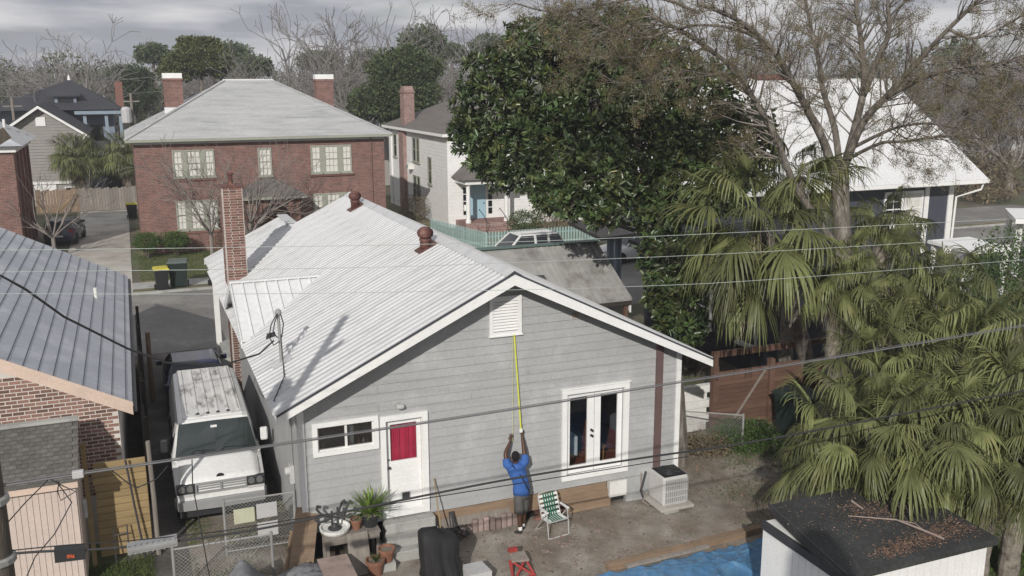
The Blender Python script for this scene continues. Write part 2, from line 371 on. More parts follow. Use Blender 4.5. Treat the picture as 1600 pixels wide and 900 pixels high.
def yard_sheet():
    nx, ny = 90, 62; x0, x1, y0, y1 = -2.2, 16, -9.0, 3.2; rng = np.random.default_rng(3)
    X, Y = np.meshgrid(np.linspace(x0, x1, nx), np.linspace(y0, y1, ny)); Z = np.zeros_like(X)
    for k in range(26):
        a = rng.normal(size=2)*rng.uniform(.6, 3.2); Z += rng.uniform(.003, .011)*np.sin(a[0]*X+a[1]*Y+rng.uniform(0, 6))
    ed = np.minimum.reduce([X-x0, x1-X, Y-y0, y1-Y]); Z = np.clip(Z, -.006, .03)*np.clip(ed, 0, 1)
    V = np.stack([X, Y, Z], 2).reshape(-1, 3); i = (np.arange(ny-1)[:, None]*nx+np.arange(nx-1)).reshape(-1, 1)
    me = npmesh('yard', V, i+np.array([[0, 1, nx+1, nx]]), 'dirt', smooth=True); return struct(inst('yard', me))
yard_sheet()

# ------------------------------------------------------------------ the grey house
HW, HL, ME, MR, OV, OH, SL = 8.761, 14.63, 3.482, 5.855, .604, .484, .48782
XC = HW/2
def zroof(x): return ME+SL*(x+OH) if x < XC else ME+SL*(HW+OH-x)
house = thing('grey_house', 'grey clapboard single-storey house with a white metal gable roof and red-brown roof vents', 'house', (XC, 0, 0))
OPEN = [(.33, 1.50, 2.37, 2.90), (1.74, 2.53, .72, 2.85), (5.87, 7.30, .93, 2.88)]
def wall_cells(xa, xb, za, zb, holes, y0, y1, mb):
    xs = sorted({xa, xb, *[h[0] for h in holes], *[h[1] for h in holes]}); zs = sorted({za, zb, *[h[2] for h in holes], *[h[3] for h in holes]})
    for i in range(len(xs)-1):
        for j in range(len(zs)-1):
            cx, cz = (xs[i]+xs[i+1])/2, (zs[j]+zs[j+1])/2
            if any(h[0] < cx < h[1] and h[2] < cz < h[3] for h in holes): continue
            mb.box(xs[i], y0, zs[j], xs[i+1], y1, zs[j+1])
mb = MB(); wall_cells(.08, HW-.08, .62, 3.3, OPEN, .012, .12, mb)
mb.prism([(.08, 3.3), (HW-.08, 3.3), (HW-.08, zroof(.08)-.1), (XC, MR-.1), (.08, zroof(.08)-.1)], 'y', .012, .12)
wall = mb.build('wall', 'siding', house)
rng = random.Random(5); z = .64; row = 0
while z < 5.6:
    zt = z+.187
    def xl(q): return max(.09, (q+.1-ME)/SL-OH)
    l0, l1 = xl(z), xl(zt)
    if l1 < XC-.1:
        iv = [[l0, HW-l0]]
        for h in OPEN:
            if zt > h[2]+.02 and z < h[3]-.02:
                iv = [q for a, b in iv for q in ([[a, h[0]-.03], [h[1]+.03, b]] if a < h[0] and b > h[1] else [[a, b]])]
        out = []
        for a, b in iv:
            while b-a > 3.9:
                c = a+rng.uniform(1.4, 3.4); out.append((a, c)); a = c
            out.append((a, b))
        for a, b in out:
            ta = l1 if abs(a-l0) < 1e-6 else a; tb = HW-l1 if abs(b-(HW-l0)) < 1e-6 else b
            a += .003; b -= .003; y = rng.uniform(0, .003)
            MB().hexa([(a, -.026-y, z), (b, -.026-y, z), (b, .01, z), (a, .01, z), (ta, -.005-y, zt+.006), (tb, -.005-y, zt+.006), (tb, .01, zt+.006), (ta, .01, zt+.006)]).build('plank', 'siding', wall)
    z = zt; row += 1
mb = MB(); mb.box(0, .12, 0, .1, HL-.5, ME-.04); mb.box(HW-.1, .12, 0, HW, HL-.5, ME-.04); mb.box(.1, HL-.6, 0, HW-.1, HL-.5, ME); mb.prism([(.1, ME), (HW-.1, ME), (XC, MR-.15)], 'y', HL-.6, HL-.5)
mb.build('side_wall', 'siding', house)
for x in (-.035, HW-.085): MB().box(x, -.05, .5 if x < 0 else .62, x+.12, .10, zroof(.0)-.13).build('corner_board', 'white', house)
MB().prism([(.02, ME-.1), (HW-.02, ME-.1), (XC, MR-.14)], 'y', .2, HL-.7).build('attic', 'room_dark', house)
# weathered skirting under the siding
for a, b, z0, z1, m, y in ((2.7, 6.9, .43, .625, 'wood_brown', -.03), (2.72, 4.5, .20, .425, 'wood_grey', -.015), (4.5, 6.95, .24, .425, 'wood_brown', -.02), (6.98, 7.42, .22, .60, 'white_old', -.05), (5.9, 7.0, .02, .22, 'wood_brown', -.06)):
    MB().box(a, y, z0, b, .10, z1).build('skirting_board', m, house)
MB().box(.1, .14, 0, HW-.1, .2, .62).build('crawl_space_shade', 'room_dark', house)  # near-black sheet; the shade of the open crawl gap is put into its colour
MB().box(7.43, -.01, 0, HW-.05, .1, .62).build('foundation_wall', 'siding', house)
for k in range(13):
    x = 3.05+k*.135; h = rng.uniform(.12, .26) if k < 4 else rng.uniform(.22, .33)
    MB().box(x, -.12-rng.uniform(0, .05), 0, x+.125, .1, h, .03).build('foundation_stone', 'fieldstone', house)
bm_ = MB().box(-.1, -.05, -.033, .1, .05, .033, .004).mesh('brick', 'brick_old')
for r in range(4):
    for k in range(3): inst('brick', bm_, house, (5.18+k*.21+(.1 if r % 2 else 0)-XC, -.05, .05+r*.078))
# roof: corrugated sheets on both slopes
roof = MB().add([(-OH, -OV, ME-.03), (XC, -OV, MR-.03), (XC, HL, MR-.03), (-OH, HL, ME-.03), (-OH, -OV, ME-.11), (XC, -OV, MR-.11), (XC, HL, MR-.11), (-OH, HL, ME-.11)], [(0, 3, 2, 1), (4, 5, 6, 7), (0, 1, 5, 4), (1, 2, 6, 5), (2, 3, 7, 6), (3, 0, 4, 7)])
roof.add([(HW+OH, -OV, ME-.03), (XC, -OV, MR-.03), (XC, HL, MR-.03), (HW+OH, HL, ME-.03), (HW+OH, -OV, ME-.11), (XC, -OV, MR-.11), (XC, HL, MR-.11), (HW+OH, HL, ME-.11)], [(0, 1, 2, 3), (4, 7, 6, 5), (0, 4, 5, 1), (1, 5, 6, 2), (2, 6, 7, 3), (3, 7, 4, 0)])
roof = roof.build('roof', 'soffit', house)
def roof_sheet_mesh(side, w=.9, pitch=.225):
    nx, nz = -SL/math.hypot(1, SL)*side, 1/math.hypot(1, SL); prof = []
    k = 0
    while k*pitch < w-.01:
        c = k*pitch+pitch/2
        prof += [(c-pitch/2+.001, 0), (c-.042, 0), (c-.020, .024), (c+.020, .024), (c+.042, 0)]
        k += 1
    prof.append((w, 0)); vs = []
    for y, h in prof:
        for t in (-.015, 1):
            x = -OH+t*(XC+OH); zz = ME+t*(MR-ME)
            if side < 0: x = HW-x
            vs.append((x-XC+(nx*h if side > 0 else nx*h), y, zz+nz*h))
    fs = [(2*i, 2*i+1, 2*i+3, 2*i+2) for i in range(len(prof)-1)]
    me = bpy.data.meshes.new('roof_sheet'); me.from_pydata(vs, [], fs); me.materials.append(MATS['roof_white']); return me
for side in (1, -1):
    me = roof_sheet_mesh(side)
    n = 17
    for k in range(n):
        y = -OV+k*.9
        if k == n-1: y = HL-.9
        inst('roof_sheet', me, roof, (0, y, .0022*(k % 2)))
cap = MB(); w = .19
cap.hexa([(XC-w, -OV-.02, MR-w*SL+.012), (XC, -OV-.02, MR+.035), (XC, HL+.02, MR+.035), (XC-w, HL+.02, MR-w*SL+.012), (XC-w, -OV-.02, MR-w*SL+.034), (XC, -OV-.02, MR+.056), (XC, HL+.02, MR+.056), (XC-w, HL+.02, MR-w*SL+.034)])
cap.hexa([(XC, -OV-.02, MR+.035), (XC+w, -OV-.02, MR-w*SL+.012), (XC+w, HL+.02, MR-w*SL+.012), (XC, HL+.02, MR+.035), (XC, -OV-.02, MR+.056), (XC+w, -OV-.02, MR-w*SL+.034), (XC+w, HL+.02, MR-w*SL+.034), (XC, HL+.02, MR+.056)])
cap.build('ridge_cap', 'roof_white', roof)
for s in (1, -1):                   # barge boards, near and far, and a dark metal drip edge above them
    for y0 in (-OV-.035, HL):
        def q(x): return x if s > 0 else HW-x
        f = MB(); f.prism([(q(-OH-.01), ME-.20), (q(XC), MR-.265), (q(XC), MR-.035), (q(-OH-.01), ME-.045)], 'y', y0, y0+.035); f.build('barge_board', 'white', house)
        g = MB(); g.prism([(q(-OH-.02), ME-.045), (q(XC), MR-.034), (q(XC), MR+.006), (q(-OH-.02), ME-.006)], 'y', y0-.012, y0+.03); g.build('drip_edge', 'dark_line' if y0 < 0 else 'roof_white', house)
    MB().box(q(-OH-.012), -OV, ME-.18, q(-OH+.015), HL, ME-.04).build('fascia', 'white', house)
for y in np.arange(.6, HL-1, 1.2): MB().box(-OH+.02, y, ME-.14, 0, y+.05, ME-.05).build('rafter_tail', 'white_old', house)
# cross gable over the left eave
gx0, gx1, gy, gh, gw, gzb = -.55, 1.85, 6.86, 4.60, 2.02, 3.56
dor = MB(); dor.slab([(gx0, gy-gw, gzb), (gx1, gy-gw, gzb), (gx1, gy, gh), (gx0, gy, gh)], .05); dor.slab([(gx0, gy, gh), (gx1, gy, gh), (gx1, gy+gw, gzb), (gx0, gy+gw, gzb)], .05)
dor = dor.build('cross_gable_roof', 'roof_bright', house)
sl = math.hypot(gw, gh-gzb)
for k in range(9):
    x = gx0+.02+k*.29
    MB().bar((x, gy-gw, gzb+.012), (x, gy-.02, gh+.012), .028, .04).build('standing_seam', 'roof_bright', dor)
cc = MB(); cc.bar((gx0-.01, gy-.06, gh+.006), (gx1, gy-.06, gh+.006), .14, .05); cc.build('ridge_cap', 'roof_bright', dor)
for s in (1, -1): MB().prism([(gy, gh-.2), (gy, gh-.055), (gy-s*gw, gzb-.055), (gy-s*gw, gzb-.2)], 'x', gx0+.0, gx0+.035).build('barge_board', 'white', house)
MB().prism([(gy-gw+.3, gzb-.1), (gy+gw-.3, gzb-.1), (gy, gh-.2)], 'x', -.12, .02).build('gable_wall', 'siding', house)
# lower gable over the street porch
px, pz, py0, py1 = 2.33, 4.90, 14.66, 16.85
ps = (pz-ME)/(px+OH)
pr_ = MB(); pr_.slab([(-OH, py0, ME), (px, py0, pz), (px, py1, pz), (-OH, py1, ME)], .06); pr_.slab([(px, py0, pz), (2*px+OH, py0, ME), (2*px+OH, py1, ME), (px, py1, pz)], .06)
pr_ = pr_.build('porch_roof', 'roof_white', house)
for k in range(10):
    y = py0+.1+k*.225; MB().bar((-OH, y, ME+.012), (px, y, pz+.012), .045, .03).build('roof_rib', 'roof_white', pr_)
MB().bar((px, py0+.02, pz+.03), (px, py1+.01, pz+.03), .36, .03).build('ridge_cap', 'roof_white', pr_)
MB().prism([(-OH, ME-.2), (px, pz-.22), (px, pz-.062), (-OH, ME-.062)], 'y', py1-.03, py1+.01).build('barge_board', 'white', house)
for x in (-.2, 2*px+.2): MB().box(x-.09, py1-.5, 0, x+.09, py1-.32, ME-.1).build('porch_post', 'white', house)
MB().box(-.2, HL-.5, 0, 2*px+.2, py1-.3, .5).build('porch_floor', 'concrete', house)
# brick chimney on the left wall
chim = MB().box(-.219, 11.160, 0, .39, 11.86, 6.58).build('chimney', 'mortar_old', house)
bk = MB().box(-.1, -.05, -.031, .1, .05, .031, .004).mesh('brick', 'brick_old')
lowb = MB(); cnt = 0
for r in range(84):
    z = 6.545-r*.078; odd = r % 2
    xs = [-.07+.135*0, .14, .35] if odd else [-.175+.10, .095+.03, .31]
    for k in range(3):
        for face in (0, 1):
            if face == 0:
                x = [-.085, .12, .30][k] if odd else [-.10+.0, .09, .275][k]
                w_ = ([.19, .20, .14] if odd else [.15, .20, .19])[k]; loc = (x, 11.205, z); rz = 0
            else:
                y = 11.27+k*.215+(.0 if odd else .04); loc = (-.175, y, z); w_ = .2; rz = math.pi/2
            if r < 46: o = inst('brick', bk, chim, (loc[0]-XC, loc[1], loc[2]), (0, 0, rz), (w_/.212, 1, 1))
            else:
                lowb.M = Matrix.Translation(loc) @ Matrix.Rotation(rz, 4, 'Z') @ Matrix.Diagonal((w_/.212, 1, 1, 1)); lowb.box(-.1, -.05, -.031, .1, .05, .031)
lowb.M = None; stuff(lowb.build('lower_bricks', 'brick_old', chim))
MB().box(-.22, 11.14, 6.58, .40, 11.92, 6.64, .01).build('chimney_cap', 'rust', chim)
mb = MB(); mb.box(.0, 11.36, 6.64, .19, 11.6, 6.68); mb.lathe([(.075, 0), (.075, .26), (.11, .27), (.11, .32), (.05, .34)], (.09, 11.48, 6.68), 10); mb.build('chimney_pot', 'rust', chim)
# turbine vents
def turbine(x, y):
    z = zroof(x); t = MB(); t.lathe([(.14, -.2), (.14, .18), (.155, .2), (.155, .25), (.125, .26)], (x, y, z), 18); t = t.build('turbine_vent', 'rust', house, True)
    b = MB(); b.slab([(x-.23, y-.23, z-.23*SL+.05), (x+.23, y-.23, z+.23*SL+.05), (x+.23, y+.23, z+.23*SL+.05), (x-.23, y+.23, z-.23*SL+.05)], .03); b.build('flashing', 'rust', t)
    for k in range(20):
        a = 2*math.pi*k/20; v = MB(); pr = [(.125, .26), (.185, .31), (.205, .385), (.185, .46), (.115, .51)]
        p = [(x+r*math.cos(a+.0), y+r*math.sin(a), z+h) for r, h in pr]; p2 = [(x+r*.93*math.cos(a+.36), y+r*.93*math.sin(a+.36), z+h) for r, h in pr]
        v.add(p+p2, [(i, i+1, i+6, i+5) for i in range(4)]); v.build('vane', 'rust', t)
    MB().lathe([(.125, .50), (.115, .52), (.05, .54), (.0, .545)], (x, y, z), 16).build('top_cap', 'rust', t)
turbine(3.99, 12.06); turbine(3.92, 4.06)
# gable vent
v = MB()
for a in ((4.043, 4.125, 4.396, 5.242), (4.693, 4.775, 4.396, 5.242), (4.125, 4.693, 5.13, 5.242), (4.125, 4.693, 4.396, 4.475)): v.box(a[0], -.065, a[2], a[1], -.02, a[3])
v.box(4.02, -.085, 4.37, 4.80, -.02, 4.396); vent = v.build('gable_vent', 'white', house)
MB().box(4.12, -.035, 4.47, 4.70, -.028, 5.14).build('backing', 'room_dark', vent)
for k in range(10):
    z = 4.49+k*.064; MB().hexa([(4.127, -.066, z), (4.691, -.066, z), (4.691, -.04, z+.028), (4.127, -.04, z+.028), (4.127, -.066, z+.012), (4.691, -.066, z+.012), (4.691, -.04, z+.05), (4.127, -.04, z+.05)]).build('slat', 'white', vent)
# back window
def frame(x0, x1, z0, z1, w, y0, y1, mb=None):
    mb = mb or MB(); mb.box(x0, y0, z0, x0+w, y1, z1); mb.box(x1-w, y0, z0, x1, y1, z1); mb.box(x0+w, y0, z1-w, x1-w, y1, z1); mb.box(x0+w, y0, z0, x1-w, y1, z0+w); return mb
win = frame(.237, 1.589, 2.28, 2.995, .10, -.07, .0).build('window', 'white', house)
f2 = frame(.335, 1.495, 2.375, 2.9, .03, -.02, .06); f2.box(.90, -.015, 2.405, .945, .055, 2.87); f2.build('sash', 'white_old', win)
for a, b in ((.365, .90), (.945, 1.465)): MB().box(a, .02, 2.405, b, .026, 2.87).build('pane', 'pane_dark', win)
cu = MB()
for k in range(8): x = .95+k*.02; cu.box(x, .12+.015*(k % 2), 2.40, x+.02, .135+.015*(k % 2), 2.9)
cu.build('curtain', 'white_old', win)
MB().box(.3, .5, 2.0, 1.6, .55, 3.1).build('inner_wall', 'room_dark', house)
for i, (x, s) in enumerate(((1.20, .03), (1.30, .025), (1.38, .032), (.47, .035))):
    MB().lathe([(s*.7, 0), (s, .02), (s, .06), (s*.5, .08), (s*.5, .1)], (x, .09, 2.40), 8).build('ornament', ['terracotta', 'white_old', 'chair_wood', 'room'][i], win)
# back door
dr = MB(); frame(1.62, 2.637, .70, 2.95, .115, -.075, .0, dr); dr.box(1.735, -.03, .72, 2.525, .1, .745)
door_trim = dr.build('door_frame', 'white', house)
dj = MB(); dj.box(1.735, -.02, .745, 1.752, .1, 2.84); dj.box(2.508, -.02, .745, 2.525, .1, 2.84); dj.box(1.752, -.02, 2.82, 2.508, .1, 2.84); dj.build('jamb', 'white_old', door_trim)
d = MB(); d.box(1.755, .05, .75, 1.85, .09, 2.815); d.box(2.42, .05, .75, 2.505, .09, 2.815); d.box(1.85, .05, 2.71, 2.42, .09, 2.815); d.box(1.85, .05, .75, 2.42, .09, .98); d.box(1.85, .05, 1.18, 2.42, .09, 1.9); d.box(1.85, .05, .98, 2.06, .09, 1.18); d.box(2.25, .05, .98, 2.42, .09, 1.18)
door = d.build('door', 'white', house)
for k in range(4): MB().box(1.86, .044, 1.21+k*.165, 2.41, .05, 1.355+k*.165).build('panel', 'white', door)
MB().box(1.85, .065, 1.9, 2.42, .071, 2.71).build('pane', 'pane', door)
pf = frame(2.055, 2.255, .975, 1.185, .018, .04, .06); pf.build('pet_door_frame', 'plaque', door); MB().box(2.07, .055, .99, 2.24, .062, 1.17).build('pet_flap', 'steel_dark', door)
rc_ = MB()
for k in range(14):
    x = 1.87+k*.04
    if 5 <= k <= 6: continue
    y = .13+.02*math.sin(k*1.7); rc_.hexa([(x, y, 1.85), (x+.04, y+.012, 1.85), (x+.04, y+.02, 1.85), (x, y+.008, 1.85), (x, y, 2.7), (x+.04, y+.012, 2.7), (x+.04, y+.02, 2.7), (x, y+.008, 2.7)])
rc_.build('red_curtain', 'red_cloth', door)
MB().box(1.75, .2, .7, 2.52, .24, 2.85).build('inner_wall', 'red_cloth', house)
MB().lathe([(.0, -.05), (.03, -.045), (.034, -.02), (.015, -.01), (.015, .02)], (1.80, .03, 1.78), 10, 'y').build('knob', 'iron', door)
MB().lathe([(.025, 0), (.025, .02), (.0, .022)], (1.80, .025, 1.95), 10, 'y').build('deadbolt', 'chrome', door)
# french door
fr = MB(); frame(5.747, 7.428, .825, 2.988, .12, -.075, .0, fr); fr.box(5.72, -.095, 2.985, 7.455, -.02, 3.02)
fr = fr.build('french_door_frame', 'white', house)
for i, (a, b) in enumerate(((5.875, 6.58), (6.595, 7.295))):
    w1, w2 = (.10, .17) if i == 0 else (.15, .12)
    l = MB(); l.box(a, .03, .95, a+w1, .075, 2.865); l.box(b-w2, .03, .95, b, .075, 2.865); l.box(a+w1, .03, 2.74, b-w2, .075, 2.865); l.box(a+w1, .03, .95, b-w2, .075, 1.13); leaf = l.build('french_door', 'white', house)
    MB().box(a+w1, .05, 1.13, b-w2, .056, 2.74).build('pane', 'pane', leaf)
    if i == 0:
        for z in (1.80, 1.93): MB().lathe([(.028, 0), (.028, -.02), (.012, -.03), (.03, -.05), (.028, -.075), (0, -.08)], (b-.07, .03, z), 10, 'y').build('knob', 'black', leaf)
room = MB(); room.box(4.6, .14, .60, 8.5, 4, .72); room.build('room_floor', 'red_floor', house)
room = MB(); room.box(4.6, 3.9, .72, 8.5, 4, 3.1); room.box(4.5, .2, .72, 4.6, 4, 3.1); room.box(8.5, .2, .72, 8.6, 4, 3.1); room.box(4.6, .14, 3.1, 8.5, 4, 3.15); room.build('room_wall', 'room', house)
# lamp, box and cables on the walls
lp = MB(); lp.lathe([(.06, 0), (.06, -.03), (.03, -.04)], (2.02, -.03, 3.14), 12, 'y'); lp = lp.build('wall_lamp', 'galv', house)
MB().lathe([(.02, -.09), (.055, -.06), (.06, .0), (.05, .06), (.0, .075)], (2.06, -.1, 3.13), 10, 'x').build('lamp_glass', 'plaque', lp)
MB().box(-.10, .95, 1.35, -.002, 1.15, 1.75, .01).build('meter_box', 'plaque', house); MB().lathe([(.09, 0), (.09, -.06), (.07, -.09), (0, -.1)], (-.1, 1.05, 1.62), 14, 'x').build('meter', 'ac_body', house)
MB().tube([(-.03, 1.02, .1), (-.03, 1.02, 3.3)], .018).build('conduit', 'grey_metal', house)
MB().box(8.12, -.11, .30, 8.27, -.02, zroof(8.2)-.16).build('downpipe', 'rust_pipe', house)
MB().tube([(7.92, -.06, .72), (7.82, -.12, .5), (7.74, -.15, .3), (7.78, -.2, .15), (7.9, -.25, .12)], .028).build('pipe_bend', 'steel_dark', house)
# scraps of old siding and patched plaster
for x in (5.98, 6.28): MB().box(x, -.036, 4.60, x+.16, -.02, 4.72).build('patch', 'ply_pink', house)
# service mast on the left slope
mst = thing('service_mast', 'grey electric service mast with a weatherhead standing on the white metal roof', 'mast', (0.0, 2.01, 3.72))
m = MB(); m.tube([(0, 2.01, 3.66), (-.01, 2.01, 4.82)], .032, 8); m.build('mast_pipe', 'galv', mst)
MB().lathe([(.05, -.04), (.075, 0), (.07, .06), (.03, .1), (0, .105)], (-.01, 2.01, 4.82), 12).build('weatherhead', 'grey_metal', mst)
MB().slab([(-.2, 1.82, 3.65), (.2, 1.82, 3.845), (.2, 2.2, 3.845), (-.2, 2.2, 3.65)], .012).build('flashing', 'roof_white', mst)
m = MB(); m.hexa([(-.3, 1.98, 4.28), (-.1, 1.98, 4.33), (-.1, 2.02, 4.33), (-.3, 2.02, 4.28), (-.27, 1.98, 4.40), (-.1, 1.98, 4.43), (-.1, 2.02, 4.43), (-.27, 2.02, 4.40)]); m.build('bracket', 'steel_dark', mst)
for a in ([(-.03, 1.96, 4.85), (-.18, 1.92, 4.62), (-.24, 1.92, 4.35), (-.15, 1.93, 4.15), (-.03, 1.96, 4.22)], [(.03, 1.96, 4.83), (.08, 1.95, 4.6), (.03, 1.96, 4.3)], [(-.02, 1.95, 4.85), (-.1, 1.93, 4.66), (-.15, 1.93, 4.45), (-.06, 1.96, 4.3)]):
    MB().tube(a, .013, 5).build('wire_loop', 'cable', mst)
MB().tube([(.02, 2.0, 4.35), (.0, 1.75, 3.75), (-.1, 1.0, 3.72), (-.45, .1, 3.53)], .012, 5).build('guy_wire', 'cable', mst)
# concrete steps
st = thing('concrete_steps', 'worn grey concrete steps below the white back door', 'steps', (2.14, -.3, 0))
for i, (y0, y1, h) in enumerate(((-.30, .0, .66), (-.52, -.302, .46), (-.74, -.522, .24))): MB().box(1.60-.03*i, y0, 0, 2.70+.02*i, y1, h, .025).build('step', 'concrete', st)
# ------------------------------------------------------------------ brick building on the left with a ribbed slate-grey roof
lb = thing('brick_outbuilding', 'brick building at left with slate-blue banded roof and peach barge board', 'building', (-5.6, 9, 0))
LX, LY0, LY1, LEZ, LSL = -3.05, 2.35, 16.6, 3.12, .52
RXL = -8.0
def lz(x): return LEZ+(LX-x)*LSL
MB().box(RXL, LY0+.246, 0, -3.35, LY1-.3, LEZ+.05).build('wall', 'mortar', lb)
MB().prism([(-3.35, LEZ+.05), (-3.35, lz(-3.35)-.12), (RXL, lz(RXL)-.12), (RXL, LEZ+.05)], 'y', LY0+.246, LY1-.3).build('gable', 'mortar', lb)
bk = MB().box(-.1, -.05, -.031, .1, .05, .031, .004).mesh('brick', 'brick')
rr = random.Random(11)
for r in range(34):
    z = 1.12+r*.082
    for k in range(13):
        x = -3.46-k*.218-(.108 if r % 2 else 0)
        if x < -5.75 or z > lz(x)-.3: continue
        inst('brick', bk, lb, (x+5.6, LY0+.29-9, z), None, (1, 1, 1))
rf = MB().slab([(RXL, LY0, lz(RXL)), (LX, LY0, LEZ), (LX, LY1, LEZ), (RXL, LY1, lz(RXL))], .06).build('roof', 'roof_dark', lb)
for k in range(20):                 # laps of the rolled roofing run along the building
    x = LX-.12-k*.262; MB().bar((x, LY0, lz(x)+.006), (x, LY1, lz(x)+.006), .014, .014).build('roof_lap', 'dark_line', rf)
MB().prism([(LX, LEZ-.27), (RXL, lz(RXL)-.27), (RXL, lz(RXL)-.062), (LX, LEZ-.062)], 'y', LY0, LY0+.04).build('barge_board', 'peach', lb)
MB().prism([(LX+.01, LEZ-.075), (RXL, lz(RXL)-.075), (RXL, lz(RXL)+.012), (LX+.01, LEZ+.012)], 'y', LY0-.022, LY0-.001).build('rake_trim', 'peach', lb)
MB().box(LX-.02, LY0+.05, LEZ-.22, LX+.08, LY1, LEZ-.1).build('gutter', 'steel_dark', lb)
pv = P(137, 480, 'z', 3.75); x = -3.9
MB().lathe([(.05, -.1), (.05, .3)], (x, 11.2, lz(x)), 10).build('vent_pipe', 'white_old', lb)

# ------------------------------------------------------------------ pink shed with a shingled roof
sh = thing('pink_shed', 'pale pink board shed with a worn grey shingle roof at lower left', 'shed', (-5.3, 1.2, 0))
SX0, SX1, SYF, SYB, SZF, SZB = -6.9, -4.13, .52, 2.0, 2.36, 3.06
MB().box(SX0, SYF+.14, 0, SX1-.03, SYB, SZF-.05).build('wall', 'pink', sh)
for k in range(26):
    x = SX1-.035-k*.108
    MB().box(x-.10, SYF+.12, 0, x, SYF+.137, SZF-.12).build('board', 'pink', sh)
for k in range(13):
    y = SYF+.15+k*.112; MB().box(SX1-.028, y, 0, SX1-.012, y+.105, SZF-.06).build('board', 'pink', sh)
MB().box(SX0, SYF+.0, SZF-.20, SX1+.02, SYF+.035, SZF-.06).build('fascia', 'peach', sh)
q = MB().slab([(SX0, SYF-.02, SZF-.02), (SX1+.05, SYF-.02, SZF-.02), (SX1+.05, SYB, SZB-.02), (SX0, SYB, SZB-.02)], .05).build('roof', 'shingle', sh)
sm = MB().hexa([(-.105, -.11, .004), (.105, -.11, .004), (.105, .0, -.004), (-.105, 0, -.004), (-.105, -.11, .016), (.105, -.11, .016), (.105, .0, .003), (-.105, 0, .003)]).mesh('shingle', 'shingle')
an = math.atan2(SZB-SZF, SYB-SYF); n = 15
for r in range(n):
    t = (r+1)/n; y = SYF+(SYB-SYF)*t; z = SZF+(SZB-SZF)*t
    for k in range(13):
        x = SX1-.06-k*.214-(.107 if r % 2 else 0)
        inst('shingle', sm, q, (x+5.3, y-1.2, z-.01+rr.uniform(0, .004)), (an+rr.uniform(-.01, .02), 0, rr.uniform(-.012, .012)))
MB().box(SX0, SYB-.12, SZB-.03, SX1+.05, SYB+.05, SZB+.03).build('ridge_flashing', 'concrete', q)
mb = MB(); mb.box(SX1-.012, 1.45, 1.1, SX1+.07, 1.62, 1.45, .02); mb.build('electric_box', 'plaque', sh)

# ------------------------------------------------------------------ yellow board gate, posts and dark fence along the drive
gt = thing('board_gate', 'new yellow pine gate of horizontal boards between pink shed and driveway', 'gate', (-3.4, 1.7, 0))
for k in range(13):
    z = .12+k*.158; MB().box(-3.90+rr.uniform(-.03, .02), 1.62, z, -2.90, 1.655, z+.148, .008).build('board', 'wood_yellow', gt)
for x in (-3.80, -3.0): MB().box(x, 1.656, .1, x+.09, 1.69, 2.1).build('brace', 'wood_yellow', gt)
lt = tag(MB().bar((-4.02, 1.5, 0), (-4.04, 1.85, 2.55), .09, .04, (0, 1, 0)).build('timber_post', 'wood_yellow'), 'single yellow timber standing against the right side of the pink shed', 'post')
hp = thing('hoop_stand', 'thin black metal frame leaning on the yellow gate boards', 'stand', (-3.45, 1.4, 0))
MB().tube([(-3.62, 1.35, .0), (-3.62, 1.5, .78), (-3.36, 1.5, .80), (-3.36, 1.35, .0)], .014, 5).build('frame', 'iron', hp); MB().tube([(-3.62, 1.47, .62), (-3.36, 1.47, .64)], .012, 5).build('crossbar', 'iron', hp)
tag(MB().tube([(-3.27, 1.50, 2.2), (-3.18, 1.48, 1.2), (-3.06, 1.42, .03)], .022, 6).build('iron_rod', 'steel_dark'), 'long dark iron rod leaning upright against the yellow gate', 'rod')
fc = thing('drive_fence', 'dark weathered board fence along the shaded left side of driveway', 'fence', (-2.85, 8, 0))
for k in range(60):
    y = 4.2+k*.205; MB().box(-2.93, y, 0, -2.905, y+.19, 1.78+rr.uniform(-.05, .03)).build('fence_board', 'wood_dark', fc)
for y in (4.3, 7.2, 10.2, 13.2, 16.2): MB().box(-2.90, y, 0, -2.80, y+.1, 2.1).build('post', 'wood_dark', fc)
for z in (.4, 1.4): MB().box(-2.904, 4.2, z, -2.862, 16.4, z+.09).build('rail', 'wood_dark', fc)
tag(MB().tube([(-2.80, 1.55, 0), (-2.80, 1.6, 1.25), (-2.82, 1.6, 2.5)], [.05, .048, .045], 8).build('peeling_post', 'wood_grey'), 'slim peeling post at the driveway edge beside the yellow gate', 'post')
tag(MB().tube([(-2.62, 12.0, 0), (-2.60, 12.0, 2.2)], .07, 8).build('round_fence_post', 'wood_brown'), 'round wooden post at the street end of dark fence', 'post')

